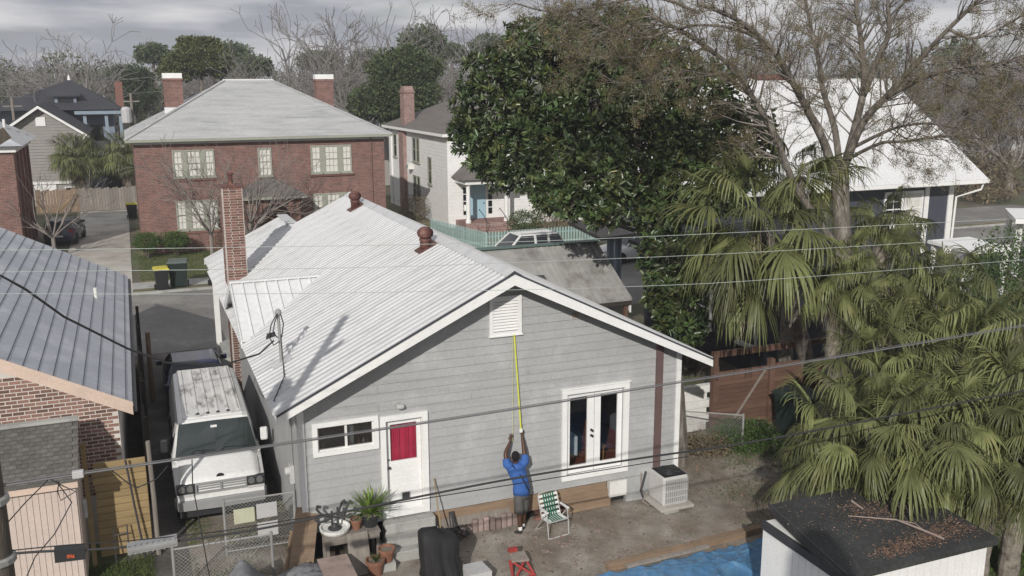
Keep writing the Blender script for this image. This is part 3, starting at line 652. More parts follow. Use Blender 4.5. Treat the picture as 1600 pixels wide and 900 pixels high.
# ------------------------------------------------------------------ brick house across the street
BY = 39.4
def window(parent, x0, x1, z0, z1, y, ncol, nrow, trim, pane, out=-1, tw=.09, mun=True, ax='y'):
    """a sash window on a wall facing -Y (ax y) or -X (ax x)"""
    def bx(mb, a, b, za, zb, d0, d1):
        if ax == 'y': mb.box(a, y+out*d1, za, b, y+out*d0, zb)
        else: mb.box(y+out*d1, a, za, y+out*d0, b, zb)
    f = MB(); bx(f, x0, x0+tw, z0, z1, -.02, .06); bx(f, x1-tw, x1, z0, z1, -.02, .06); bx(f, x0+tw, x1-tw, z1-tw, z1, -.02, .06); bx(f, x0+tw, x1-tw, z0, z0+tw*.7, -.02, .06)
    w = f.build('window', trim, parent)
    s = MB(); bx(s, x0-.05, x1+.05, z0-.09, z0-.002, -.02, .12); s.build('sill', trim, w)
    g = MB(); bx(g, x0+tw, x1-tw, z0+tw*.7, z1-tw, .0, .01); g.build('pane', pane, w)
    m = MB(); zc = (z0+z1)/2; bx(m, x0+tw, x1-tw, zc-.03, zc+.03, .01, .045)
    if mun:
        for i in range(1, ncol):
            x = x0+tw+(x1-x0-2*tw)*i/ncol; bx(m, x-.011, x+.011, z0+tw*.7, zc-.03, .01, .03); bx(m, x-.011, x+.011, zc+.03, z1-tw, .01, .03)
        for i in range(1, nrow):
            for a, b in ((z0+tw*.7, zc-.03), (zc+.03, z1-tw)):
                z = a+(b-a)*i/nrow; bx(m, x0+tw, x1-tw, z-.011, z+.011, .031, .035)
    m.build('sash', trim, w); return w
bh = thing('brick_house', 'two-storey red brick house across the street with pale hipped roof and two chimneys', 'house', (5, BY, 0))
bx0, bx1, bd = -2.35, 12.05, 11.5
MB().box(bx0, BY, 0, bx1, BY+bd, 6.25).build('wall', 'brick_far', bh)
MB().box(bx0-.02, BY-.04, 6.25, bx1+.02, BY+bd+.02, 6.36).build('frieze', 'white_old', bh)
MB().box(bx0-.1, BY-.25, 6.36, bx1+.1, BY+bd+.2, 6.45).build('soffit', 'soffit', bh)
e = .42; rx0, rx1 = 3.35, 6.25; ry = BY+5.6; rz = 9.8
a, b, c, d = (bx0-e, BY-e-.1, 6.55), (bx1+e, BY-e-.1, 6.55), (bx1+e, BY+bd+e, 6.55), (bx0-e, BY+bd+e, 6.55); r0, r1 = (rx0, ry, rz), (rx1, ry, rz)
hr = MB(); hr.add([a, b, c, d, r0, r1], [(0, 1, 5, 4), (1, 2, 5), (2, 3, 4, 5), (3, 0, 4), (3, 2, 1, 0)]); hr = hr.build('roof', 'shingle_pale', bh)
MB().box(bx0-e-.03, BY-e-.14, 6.40, bx1+e+.03, BY+bd+e, 6.545).build('gutter', 'olive_trim', hr)
MB().box(rx0-.1, ry-.12, rz-.03, rx1+.1, ry+.12, rz+.07).build('ridge_cap', 'roof_bright', hr)
for p_, q_ in ((a, r0), (b, r1)): MB().bar((p_[0], p_[1], p_[2]+.02), (q_[0], q_[1], q_[2]+.02), .22, .05).build('hip_cap', 'shingle_pale', hr)
for x0, y0, x1, y1, zt in ((-.35, 43.6, .73, 44.4, 9.9), (9.55, 47.6, 10.75, 48.4, 9.85)):
    c_ = MB().box(x0, y0, 6.4, x1, y1, zt).build('chimney', 'brick_far', bh); MB().box(x0-.05, y0-.05, zt-.12, x1+.05, y1+.05, zt+.02).build('corbel', 'brick_far', c_); MB().box(x0-.02, y0-.02, zt+.02, x1+.02, y1+.02, zt+.33).build('cap', 'white', c_)
MB().box(-.4, 43.4, 7.85, .8, 43.58, 8.2).build('flashing', 'roof_bright', bh)
def triple(x0, x1, z0, z1):
    g = .16; w = (x1-x0-2*g); n = w*.29, w*.42, w*.29; x = x0
    for i, ww in enumerate(n):
        window(bh, x, x+ww, z0, z1, BY, 3 if i == 1 else 2, 2, 'olive_trim', 'blind'); x += ww+g
    MB().box(x0-.02, BY-.05, z0, x0+w*.29+g*1.0, BY+.01, z1) if 0 else None
    for xm in (x0+n[0]+.003, x0+n[0]+g+n[1]+.003): MB().box(xm, BY-.05, z0, xm+g-.006, BY+.01, z1).build('mullion', 'olive_trim', bh)
    MB().box(x0-.12, BY-.09, z0-.22, x1+.12, BY+.0, z0-.095).build('brick_sill', 'brick_old', bh)
triple(-.36, 1.95, 4.35, 5.9); triple(7.5, 9.98, 4.30, 5.95); triple(-.37, 1.95, 1.3, 3.0); triple(7.53, 9.98, 1.3, 3.05)
window(bh, 4.40, 5.20, 4.25, 5.9, BY, 3, 2, 'olive_trim', 'blind')
# arched brick porch with a domed roof
ph = MB(); ph.box(3.4, BY-2.0, 0, 4.05, BY, 3.1); ph.box(5.85, BY-2.0, 0, 6.4, BY-1.6, 3.1); arc = [(4.05, 1.9)]+[(4.95-.9*math.cos(t), 1.9+.9*math.sin(t)) for t in np.linspace(0, math.pi, 13)]+[(5.85, 1.9), (5.85, 3.1), (4.05, 3.1)]
for i in range(12):
    t0, t1 = math.pi*i/12, math.pi*(i+1)/12; x_, x2_ = 4.95-.9*math.cos(t0), 4.95-.9*math.cos(t1); z_, z2_ = 1.9+.9*math.sin(t0), 1.9+.9*math.sin(t1)
    ph.prism([(x_, z_), (x2_, z2_), (x2_, 3.1), (x_, 3.1)], 'y', BY-2.0, BY-1.7)
ph.build('porch_wall', 'brick_far', bh)
MB().box(4.05, BY-1.65, 0, 5.85, BY, .35).build('porch_floor', 'concrete', bh); MB().box(4.5, BY-.05, .35, 5.5, BY+.01, 2.5).build('front_door', 'chair_wood', bh)
pr2 = MB(); rings = []
for t in np.linspace(0, 1, 7):
    s = (1-t)**.8*.85+.15*(1-t*t) if t < 1 else .02; z_ = 3.25+.95*t
    rings.append([(4.9-1.85*s, BY-1.0-1.35*s, z_), (4.9+1.85*s, BY-1.0-1.35*s, z_), (4.9+1.85*s, BY, z_), (4.9-1.85*s, BY, z_)])
pr2.loft(rings); pr2.build('porch_roof', 'shingle_brown', bh); MB().box(3.0, BY-2.4, 3.1, 6.8, BY, 3.245).build('porch_cornice', 'olive_trim', bh)
for x in (-1.5, 2.9, 11.2): MB().tube([(x, BY-.06, .1), (x, BY-.06, 6.3)], .05, 6).build('downpipe', 'brick_far', bh) if x > 11 else None

# ------------------------------------------------------------------ white house
wh = thing('white_house', 'white two-storey clapboard house with grey hipped roof and a pale blue front door', 'house', (21, 46, 0))
WX0, WX1, WY0, WY1, WZ = 17.0, 28.5, 42.0, 57.0, 6.1
MB().box(WX0, WY0, 0, WX1, WY1, WZ).build('wall', 'white', wh)
for k in range(24):
    z = .5+k*.235
    MB().box(WX0-.02, WY0-.02, z, WX1, WY0, z+.215).build('clapboard', 'white', wh); MB().box(WX0-.02, WY0, z, WX0, WY1, z+.215).build('clapboard', 'white', wh)
e = .45; hr = MB(); a, b, c, d = (WX0-e, WY0-e, 6.3), (WX1+e, WY0-e, 6.3), (WX1+e, WY1+e, 6.3), (WX0-e, WY1+e, 6.3); r0, r1 = (22.4, 47.8, 9.2), (22.9, 51, 9.2)
hr.add([a, b, c, d, r0, r1], [(0, 1, 4), (1, 2, 5, 4), (2, 3, 5), (3, 0, 4, 5), (3, 2, 1, 0)]); hr.build('roof', 'shingle_brown', wh)
MB().box(WX0-e-.02, WY0-e-.02, 6.1, WX1+e+.02, WY1+e+.02, 6.292).build('cornice', 'white', wh)
cw = MB(); cw.box(16.72, 51.8, 0, 17.0, 53.1, 6.3); cw.box(16.9, 51.9, 6.3, 17.7, 53.0, 9.1); cw.box(16.85, 51.85, 8.85, 17.75, 53.05, 9.0); cw.prism([(51.9, 9.1), (53.0, 9.1), (52.8, 9.35), (52.1, 9.35)], 'x', 16.95, 17.65); cw.build('chimney', 'brick_white', wh)
for y0, y1, z0, z1 in ((48.3, 50.1, 3.9, 5.7), (48.3, 50.1, .95, 2.9), (45.4, 46.3, 2.6, 4.5), (54.5, 55.5, 3.9, 5.7)):
    if y1-y0 > 1.5:
        window(wh, y0, (y0+y1)/2-.05, z0, z1, WX0-.02, 2, 1, 'olive_trim', 'car_glass', ax='x', mun=False); window(wh, (y0+y1)/2+.05, y1, z0, z1, WX0-.02, 2, 1, 'olive_trim', 'car_glass', ax='x', mun=False)
    else: window(wh, y0, y1, z0, z1, WX0-.02, 2, 1, 'olive_trim', 'car_glass', ax='x', mun=False)
window(wh, 19.3, 20.2, 3.9, 5.5, WY0-.02, 2, 2, 'olive_trim', 'car_glass'); window(wh, 23.4, 24.6, 1.0, 3.0, WY0-.02, 2, 2, 'olive_trim', 'blind')
for y, z in ((50.3, 3.5), (50.0, .55)):
    q = MB().box(16.55, y-.25, z-.2, 16.98, y+.25, z+.25).build('air_conditioner', 'white_old', wh); MB().box(16.535, y-.2, z-.14, 16.548, y+.2, z+.15).build('grille', 'grey_metal', q)
MB().tube([(16.93, 56, .2), (16.93, 56, 6)], .07, 6).build('downpipe', 'white', wh)
# its entry porch
MB().box(17.5, 39.9, .0, 21.2, 41.95, .55).build('porch_floor', 'brick_white', wh)
for x in (17.75, 20.45): MB().lathe([(.19, .55), (.19, .7), (.145, .74), (.13, 2.95), (.18, 3.0), (.18, 3.1)], (x, 40.1, 0), 14).build('column', 'white', wh)
MB().box(17.45, 39.8, 3.1, 20.85, 41.97, 3.42).build('entablature', 'white', wh)
pr3 = MB(); pr3.add([(17.2, 39.5, 3.43), (21.1, 39.5, 3.43), (21.1, 41.97, 3.43), (17.2, 41.97, 3.43), (18.7, 41.5, 4.75), (19.6, 41.5, 4.75), (19.6, 41.97, 4.75), (18.7, 41.97, 4.75)], [(0, 1, 5, 4), (1, 2, 6, 5), (3, 0, 4, 7), (4, 5, 6, 7), (3, 2, 1, 0)]); pr3.build('porch_roof', 'shingle_brown', wh)
bd_ = MB().box(18.55, 41.9, .56, 19.65, 41.97, 2.85).build('front_door', 'blue_door', wh); MB().lathe([(.04, 0), (.04, -.06), (0, -.07)], (19.5, 41.9, 1.6), 8, 'y').build('knob', 'iron', bd_)
for x in (18.05, 19.85):
    for k in range(4): MB().box(x, 41.93, .85+k*.48, x+.27, 41.965, 1.25+k*.48).build('sidelight_pane', 'car_glass', wh)
for x in (18.45, 19.9): MB().tube([(x, 39.95, 1.35), (x, 39.95, 1.45), (x+.1, 38.8, .9), (x+.1, 38.8, 0)], .025, 5).build('handrail', 'iron', wh)
MB().box(17.5, 40.2, 1.35, 17.72, 40.3, 1.75).build('mailbox', 'white_old', wh)
for i in range(3): MB().box(18.3, 39.9-.3*(i+1), 0, 20.1, 39.9-.3*i, .42-.14*i).build('step', 'brick_white', wh)

# ------------------------------------------------------------------ pale teal picket fence
def picket(name, label, A, B, h=1.15, sp=.19):
    A, B = np.array(A, float), np.array(B, float); n = int(np.linalg.norm(B-A)/sp); t = thing(name, label, 'fence', (*A, 0)); ang = math.atan2(*(B-A)[::-1])
    me = MB().prism([(-.055, .05), (.055, .05), (.055, h-.08), (0, h), (-.055, h-.08)], 'y', -.012, .012).mesh('picket', 'teal')
    for k in range(n+1):
        p = A+(B-A)*k/n-A; inst('picket', me, t, (*p, 0), (0, 0, ang))
    for z in (.3, .85):
        q = MB().bar((A[0]-.02*math.sin(ang)*-1, A[1]+.04, z), (B[0], B[1]+.04, z), .04, .08); q.build('rail', 'teal', t)
    return t
picket('picket_fence', 'pale teal picket fence behind the parked white cars', (16.2, 32.6), (30.5, 33.0))
picket('picket_fence', 'angled pale teal picket fence running back towards the white house porch', (14.9, 39.2), (16.15, 32.7))

# ------------------------------------------------------------------ navy house at right with a bright white roof
nh = thing('navy_house', 'dark navy house with white trim and a large bright white metal hipped roof', 'house', (30, 22, 0))
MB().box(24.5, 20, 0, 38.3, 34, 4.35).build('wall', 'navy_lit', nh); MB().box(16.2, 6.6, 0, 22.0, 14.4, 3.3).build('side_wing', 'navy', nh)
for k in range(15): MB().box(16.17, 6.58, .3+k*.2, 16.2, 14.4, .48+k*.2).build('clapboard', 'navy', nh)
e = 1.1; A_ = [(23.3, 18.84, 4.5), (39.55, 18.84, 4.5), (39.55, 35.2, 4.5), (23.3, 35.2, 4.5), (25.6, 27, 9.75), (38.1*0+35.0, 27, 9.75)]
A_[5] = (float(P(1390, 126, 'y', 27)[0]), 27, 9.75); A_[4] = (27.6, 27, 9.75)
nr = MB().add(A_, [(0, 1, 5, 4), (1, 2, 5), (2, 3, 4, 5), (3, 0, 4), (3, 2, 1, 0)]).build('roof', 'roof_bright', nh)
for k in range(48):
    x = 23.5+k*.335; t = 1.0
    if x > A_[5][0]: t = (39.55-x)/(39.55-A_[5][0])
    if x < A_[4][0]: t = (x-23.3)/(A_[4][0]-23.3)
    MB().bar((x, 18.84, 4.512), (x, 18.84+8.16*t, 4.512+5.25*t), .03, .03).build('standing_seam', 'roof_bright', nr)
MB().box(23.3, 18.80, 4.30, 39.57, 18.9, 4.495).build('gutter', 'white', nh); MB().box(39.5, 18.9, 4.3, 39.58, 35.2, 4.495).build('gutter', 'white', nh)
MB().box(23.5, 18.95, 4.25, 39.4, 34, 4.36).build('soffit', 'white_old', nh)
MB().box(38.0, 19.93, 0, 38.34, 20.3, 4.3).build('corner_board', 'white', nh); MB().box(36.35, 19.95, .4, 36.65, 20.0, 4.25).build('pilaster', 'white', nh)
MB().tube([(39.35, 19.0, 4.25), (39.3, 19.05, 3.95), (38.45, 19.85, 3.5), (38.4, 19.88, .3)], .06, 8).build('downpipe', 'white', nh)
window(nh, 33.6, 34.9, 2.1, 3.95, 20, 2, 2, 'white', 'car_glass', tw=.14); window(nh, 34.95, 36.25, 2.1, 3.95, 20, 2, 2, 'white', 'blind', tw=.14)
for y in (6.9, 9.6): window(nh, y, y+1.1, .95, 2.4, 16.17, 2, 2, 'white', 'car_glass', ax='x', mun=False)
wr = MB().slab([(15.6, 6.0, 3.35), (22.2, 6.0, 3.35), (22.2, 14.8, 3.9), (15.6, 14.8, 3.45)], .14); wr.build('wing_roof', 'shingle_black', nh)
MB().box(30.2, 26.8, 9.7, 32.6, 27.4, 10.0).build('roof_box', 'rust', nh)
# small flat porch canopy and railing by the side street
pc = thing('flat_canopy', 'small white flat canopy on posts beyond the palms at right', 'canopy', (31.6, 12.2, 0))
MB().slab([(30.4, 11.3, 2.5), (32.7, 11.3, 2.5), (32.9, 13.8, 2.6), (30.4, 13.8, 2.6)], .14).build('roof', 'white', pc)
for x, y in ((30.6, 11.5), (32.5, 11.5), (30.6, 13.6), (32.6, 13.6)): MB().box(x-.08, y-.08, 0, x+.08, y+.08, 2.4).build('post', 'white', pc)
MB().slab([(36.5, 15.2, 2.9), (41.5, 14.2, 2.9), (42.5, 17.8, 3.1), (38.6, 18.4, 3.1)], .18).build('x', 'white') if 0 else None
fr2 = thing('far_canopy', 'white flat roof edge on a grey post at the right border', 'canopy', (38.5, 15.5, 0))
MB().slab([(37.2, 15.0, 3.0), (41.5, 12.4, 3.0), (43.2, 15.5, 3.1), (39.6, 17.7, 3.1)], .22).build('roof', 'white', fr2)
for x, y in ((39.4, 17.2), (38, 15.4), (41.2, 13.2), (42.4, 15.4)): MB().box(x-.1, y-.1, 0, x+.1, y+.1, 2.8).build('post', 'white_old', fr2)

# ------------------------------------------------------------------ low ribbed roof between the two houses
cp = thing('carport', 'carport with a stained grey ribbed metal gable roof beside the grey house', 'carport', (10.4, 9, 0))
CX0, CX1, CYE, CYR, CZE, CZR = 9.3, 11.75, 7.55, 10.1, 2.9, 4.36
r_ = MB(); r_.slab([(CX0-2.6, CYE+1.3, CZE+.744), (CX1, CYE, CZE), (CX1, CYR, CZR), (CX0-2.6, CYR, CZR)], .05) if 0 else None
r_ = MB(); r_.slab([(CX0-.02, CYE, CZE), (CX1, CYE, CZE), (CX1, CYR, CZR), (CX0-.02, CYR, CZR)], .05); r_.slab([(CX0-.02, CYR, CZR), (CX1, CYR, CZR), (CX1, 2*CYR-CYE, CZE), (CX0-.02, 2*CYR-CYE, CZE)], .05)
r_.slab([(7.0, 8.9, CZE+(8.9-CYE)*.5725), (CX0-.02, 8.9, CZE+(8.9-CYE)*.5725), (CX0-.02, CYR, CZR), (7.0, CYR, CZR)], .05)
r_ = r_.build('roof', 'roof_carport', cp)
sm_ = math.hypot(CYR-CYE, CZR-CZE)
for k in range(14):
    x = CX1-.03-k*.205
    if x > CX0: MB().bar((x, CYE, CZE+.012), (x, CYR, CZR+.016), .035, .05).build('rib', 'roof_carport', r_)
    else: MB().bar((x, 8.95, CZE+1.4*.5725+.012), (x, CYR, CZR+.016), .035, .05).build('rib', 'roof_carport', r_)
MB().bar((7.0, CYR, CZR+.02), (CX1+.02, CYR, CZR+.02), .34, .035).build('ridge_cap', 'green_metal', r_)
for x, y in ((11.6, 7.7), (9.5, 7.7), (11.6, 12.4), (9.5, 12.4)): MB().box(x-.06, y-.06, 0, x+.06, y+.06, 2.85).build('post', 'wood_red' if y < 9 else 'white_old', cp)
MB().box(CX0, CYE+.02, CZE-.2, CX1, CYE+.06, CZE-.055).build('beam', 'wood_dark', cp)
for x in (11.72, 10.7): MB().prism([(7.6, 2.84), (8.0, 2.84), (7.6, 2.45)], 'x', x-.03, x+.03).build('bracket', 'white', cp)
# side porch posts of the neighbour beyond the carport
sp = thing('side_porch', 'grey porch canopy on two pale posts behind the carport', 'porch', (16.8, 18.5, 0))
for x, y in ((16.2, 17.4), (16.9, 18.0)): MB().lathe([(.16, 0), (.16, 3.1)], (x, y, 0), 12).build('post', 'blue_trim', sp)
MB().slab([(15.4, 16.7, 3.25), (18.2, 17.2, 3.3), (18.2, 20.0, 3.6), (15.4, 20.0, 3.5)], .15).build('roof', 'shingle_brown', sp)

# ------------------------------------------------------------------ black-roofed shed at lower right
bs = thing('black_roof_shed', 'low white board shed with a black felt roof at lower right', 'shed', (8.7, -6.4, 0))
C_ = [P(1320, 902, 'z', 2.2), P(1559, 838, 'z', 2.2), P(1392, 751, 'z', 2.2), P(1203, 790, 'z', 2.2)]
ys, yf = -7.66, -5.28; C_ = [(6.95, ys, 2.18), (10.22, ys, 2.18), (10.22, yf, 2.26), (7.36, yf, 2.26)]
rb = MB().slab(C_, .12).build('roof', 'felt', bs)
MB().box(7.22, ys+.16, 0, 10.1, yf-.12, 2.03).build('wall', 'white_old', bs)
for k in range(17):
    x = 7.22+k*.172; MB().box(x, ys+.143, 0, x+.165, ys+.158, 2.03).build('board', 'white', bs)
for k in range(13):
    y = ys+.16+k*.165; MB().box(7.205, y, 0, 7.219, y+.158, 1.9).build('board', 'white', bs)
MB().box(7.14, ys+.1, 1.9, 7.2, yf-.1, 2.05).build('eave_board', 'steel_dark', bs)
MB().bar((7.03, ys, 2.16), (7.37, yf, 2.24), .03, .09).build('edge_trim', 'steel_dark', bs)
# ------------------------------------------------------------------ vehicles
def wheel(parent, x, y, r, w, side):
    t = MB().lathe([(r*.62, -w/2), (r*.95, -w/2), (r, -w*.3), (r, w*.3), (r*.95, w/2), (r*.62, w/2)], (x, y, r), 22, 'x').build('wheel', 'tyre', parent, True, world=False)
    MB().lathe([(.02, side*w*.38), (r*.2, side*w*.42), (r*.55, side*w*.36), (r*.62, side*w*.5), (r*.64, side*w*.3)], (x, y, r), 18, 'x').build('rim', 'rim', t, True, world=False)
def section(y, pts):                # half outline (x,z) from bottom centre to top centre, mirrored
    return [(x, y, z) for x, z in pts]+[(-x, y, z) for x, z in reversed(pts)]
# the van, nose towards the camera; local origin at ground, front bumper at y=0
van = thing('white_van', 'old white full-size van with a dirty ribbed roof parked beside the grey house', 'van', (-1.40, 2.42, 0))
def vsec(y, zt, zb=.42, w=.98, belt=1.25, wt=.78, wb=.93):
    return section(y, [(wb-.06, zb), (wb, zb+.1), (w, .85), (w-.01, belt), (wt+(w-wt)*.25, zt-.16), (wt, zt-.05), (wt-.13, zt)])
b = MB(); b.loft([vsec(.10, 1.06, .45, .93, .9, .80, .88), vsec(.22, 1.14, .42, .96, 1.0, .82), vsec(.9, 1.27, .42, .98, 1.18, .84), vsec(1.02, 1.34, .42, .98, 1.27, .86)])
b.build('hood', 'paint_white', van, True, world=False)
b = MB(); b.loft([vsec(1.03, 1.34, .42, .985, 1.28, .86), vsec(1.52, 2.00, .42, .99, 1.30, .78), vsec(1.7, 2.04, .42, .99, 1.30, .78), vsec(3.6, 2.07, .42, .99, 1.3, .78), vsec(5.4, 2.06, .42, .985, 1.3, .77), vsec(5.62, 1.99, .5, .95, 1.3, .74)])
b.build('body', 'paint_white', van, False, world=False)
ro = MB(); ro.loft([[(-.68, y, z-.02), (.68, y, z-.02), (.66, y, z+.012), (-.66, y, z+.012)] for y, z in ((1.62, 2.03), (3.6, 2.07), (5.5, 2.055))]); ro = ro.build('roof', 'van_roof', van, world=False)
for x in (-.58, -.33, -.1, .13, .36, .58):
    MB().loft([[(x-.035, y, z), (x+.035, y, z), (x+.02, y, z+.022), (x-.02, y, z+.022)] for y, z in ((1.8, 2.04), (3.6, 2.083), (5.4, 2.068))]).build('roof_rib', 'van_roof', ro, world=False)
    if abs(x) < .5: MB().lathe([(.05, 0), (.03, .03), (0, .035)], (x, 1.78, 2.045), 8).build('rib_end', 'plastic_dark', ro, world=False)
ws = MB(); ws.add([(-.90, 1.0, 1.345), (.90, 1.0, 1.345), (.77, 1.465, 1.955), (-.77, 1.465, 1.955), (0, .985, 1.35), (0, 1.44, 1.975)], [(0, 4, 5, 3), (4, 1, 2, 5)]); ws.build('windscreen', 'windscreen', van, world=False)
MB().tube([(-.86, 1.02, 1.345), (0, .98, 1.345), (.86, 1.02, 1.345)], .022, 5).build('cowl', 'plastic_dark', van, world=False)
for x0, x1 in ((-.55, -.02), (.1, .72)): MB().tube([(x0, 1.0, 1.38), (x0+.1, 1.04, 1.44), (x1, 1.02, 1.40)], .008, 4).build('wiper', 'black', van, world=False)
MB().box(-.08, 1.33, 1.84, .06, 1.36, 1.89).build('windscreen_sticker', 'white', van, world=False)
wl = MB(); wl.lathe([(.17, 0), (.185, .012), (.17, .024)], (.42, 1.5, 1.52), 16, 'y'); wl.build('steering_wheel', 'black', van, world=False)
for s in (-1, 1):
    for y0, y1 in ((1.42, 2.25), (2.4, 3.7), (3.85, 5.2)):
        q = MB(); xx = lambda z: s*(.992-(z-1.30)*.30); q.add([(xx(1.33), y0-.12 if y0 < 2 else y0, 1.33), (xx(1.33), y1, 1.33), (xx(1.86), y1, 1.86), (xx(1.86), y0+.12 if y0 < 2 else y0, 1.86)], [(0, 1, 2, 3)]); q.build('side_window', 'car_glass', van, world=False)
    m = MB(); m.box(s*1.03, 1.36, 1.36, s*1.20, 1.46, 1.66, .03); m.build('mirror', 'plastic_dark' if s < 0 else 'paint_white', van, world=False)
    wheel(van, s*.84, .85, .37, .24, s); wheel(van, s*.84, 4.4, .37, .24, s)
    h = MB(); h.box(s*.55, .03, .83, s*.945, .16, 1.04, .02); h = h.build('headlight', 'plastic_dark', van, world=False)
    for xx_ in (.65, .83): MB().lathe([(.0, -.012), (.07, -.01), (.078, .01)], (s*xx_, .024, .945), 12, 'y').build('lamp', 'chrome', h, world=False)
    MB().box(s*.56, .05, .765, s*.93, .13, .825).build('turn_signal', 'ac_body', van, world=False)
g = MB(); frame(-.55, .55, .80, 1.04, .035, .035, .14, g); gr = g.build('grille', 'bumper', van, world=False)
MB().box(-.515, .11, .835, .515, .13, 1.005).build('grille_back', 'black', gr, world=False)
for z in (.885, .94): MB().box(-.515, .06, z, .515, .10, z+.016).build('grille_bar', 'bumper', gr, world=False)
MB().box(-.02, .058, .835, .02, .062, 1.005).build('grille_post', 'bumper', gr, world=False)
MB().lathe([(.0, -.012), (.085, -.01), (.09, .0)], (0, .17, 1.085), 20, 'y').build('badge', 'black', van, world=False).scale = (1, 1, 1)
bp_ = MB(); bp_.loft([[(-1.0, .32, z0), (-.92, .0, z0), (0, -.06, z0), (.92, .0, z0), (1.0, .32, z0), (.9, .32, z0), (-.9, .32, z0)] for z0 in (.46, .50, .62, .66)]); bp_.build('bumper', 'bumper', van, world=False)
MB().box(-.90, .10, .26, .90, .25, .455).build('air_dam', 'plastic_dark', van, world=False); MB().box(-.92, .07, .665, .92, .18, .80).build('valance', 'paint_white', van, world=False)
van.rotation_euler.z = R(-1.0)

def car(name, label, cat, loc, rz, paint, L=4.6, Wd=1.78, H=1.45, suv=False, group=None):
    t = thing(name, label, cat, (0, 0, 0), group); w = Wd/2; hb = .95 if not suv else 1.08; gc = .2 if not suv else .3
    def sec(y, zt, wf=1., zb=gc): return section(y, [(w*.86*wf, zb), (w*.98*wf, zb+.12), (w*wf, .62), (w*.98*wf, zt-.1), (w*.9*wf, zt-.02), (w*.6*wf, zt)])
    f = -L/2; hoodz = hb-.08
    MB().loft([sec(f, .68, .80, .35), sec(f+.12, hoodz-.16, .92, .28), sec(f+.5, hoodz-.06, .98), sec(f+L*.27, hb, 1), sec(f+L*.5, hb, 1), sec(f+L*.85, hb, 1), sec(f+L-.12, hb-.04, .96, .28), sec(f+L, hb-.2, .86, .38)]).build('body', paint, t, True, world=False)
    def cs(y, z, k): return [(-w*k, y, z), (w*k, y, z)]
    y0, y1, y2, y3 = f+L*.27, f+L*.42, f+L*(.88 if suv else .72), f+L*(.97 if suv else .86)
    base = [(-w*.93, y0, hb-.02), (w*.93, y0, hb-.02), (w*.93, y3, hb-.02), (-w*.93, y3, hb-.02)]; top = [(-w*.72, y1, H-.05), (w*.72, y1, H-.05), (w*.72, y2, H-.05), (-w*.72, y2, H-.05)]
    MB().hexa(base+top).build('cabin', 'car_glass', t, world=False)
    MB().loft([[(-w*.745, y1-.03, H-(.06 if not suv else .13)), (w*.745, y1-.03, H-(.06 if not suv else .13)), (w*.745, y2+.03, H-(.06 if not suv else .13)), (-w*.745, y2+.03, H-(.06 if not suv else .13))], [(-w*.70, y1+.02, H-.01), (w*.70, y1+.02, H-.01), (w*.70, y2-.02, H-.01), (-w*.70, y2-.02, H-.01)], [(-w*.55, y1+.15, H+.012), (w*.55, y1+.15, H+.012), (w*.55, y2-.15, H+.012), (-w*.55, y2-.15, H+.012)]]).build('roof', paint, t, world=False)
    for s in (-1, 1):
        for a, b_ in (((s*w*.93, y0, hb-.02), (s*w*.725, y1, H-.05)), ((s*w*.93, y3, hb-.02), (s*w*.725, y2, H-.05))): MB().bar(a, b_, .07 if not suv else .13, .05).build('pillar', paint, t, world=False)
        ym = (y1+y2)/2; mid = [ym] if not suv else [y1+(y2-y1)*.38, y1+(y2-y1)*.72]
        for q in mid: MB().bar((s*(w*.935), q, hb-.02), (s*(w*.73), q, H-.05), .08 if not suv else .13, .04).build('pillar', paint, t, world=False)
        MB().box(s*(w+.0), y0+.25, hb, s*(w+.18), y0+.37, hb+.15, .02).build('mirror', paint, t, world=False)
        MB().box(s*w*.5, f+.0, .58, s*w*.88, f+.2, .72, .02).build('headlight', 'lens', t, world=False)
        MB().box(s*w*.6, f+L-.15, .68, s*w*.9, f+L-.015, .86 if not suv else 1.0, .02).build('tail_light', 'tail_red', t, world=False)
        for yy in (f+L*.19, f+L*.80): wheel(t, s*(w-.1), yy, .32 if not suv else .38, .2, s)
        for yy in (ym-.5, ym+.5): MB().box(s*(w*.985), yy, hb-.22, s*(w*1.005), yy+.14, hb-.19).build('door_handle', paint, t, world=False)
        if suv: MB().bar((s*w*.62, y1+.1, H+.05), (s*w*.62, y2-.1, H+.05), .03, .03).build('roof_rail', 'grey_metal', t, world=False)
    MB().box(-w*.45, f-.005, .40, w*.45, f+.1, .56).build('grille', 'black', t, world=False)
    MB().box(-.26, f+L-.03, .55, .26, f+L+.005, .66).build('number_plate', 'white', t, world=False)
    t.location = loc; t.rotation_euler.z = rz; return t
car('blue_sedan', 'dark blue sedan parked nose-out in the shade behind the white van', 'car', (-1.35, 11.9, 0), R(180), 'paint_blue', L=4.5, H=1.42)
car('white_suv', 'white sport utility vehicle parked at the kerb before the teal picket fence', 'car', (16.3, 27.6, 0), R(-88), 'paint_white', L=4.9, Wd=1.95, H=1.8, suv=True)
car('white_sedan', 'white sedan half hidden behind the carport and magnolia', 'car', (22.9, 27.0, 0), R(-87), 'paint_white', L=4.6, H=1.5)
car('slate_hatchback', 'slate blue hatchback with a red tail light in the shaded far-left driveway', 'car', (-6.7, 46.5, 0), R(172), 'paint_slate', L=4.1, H=1.5, suv=True)

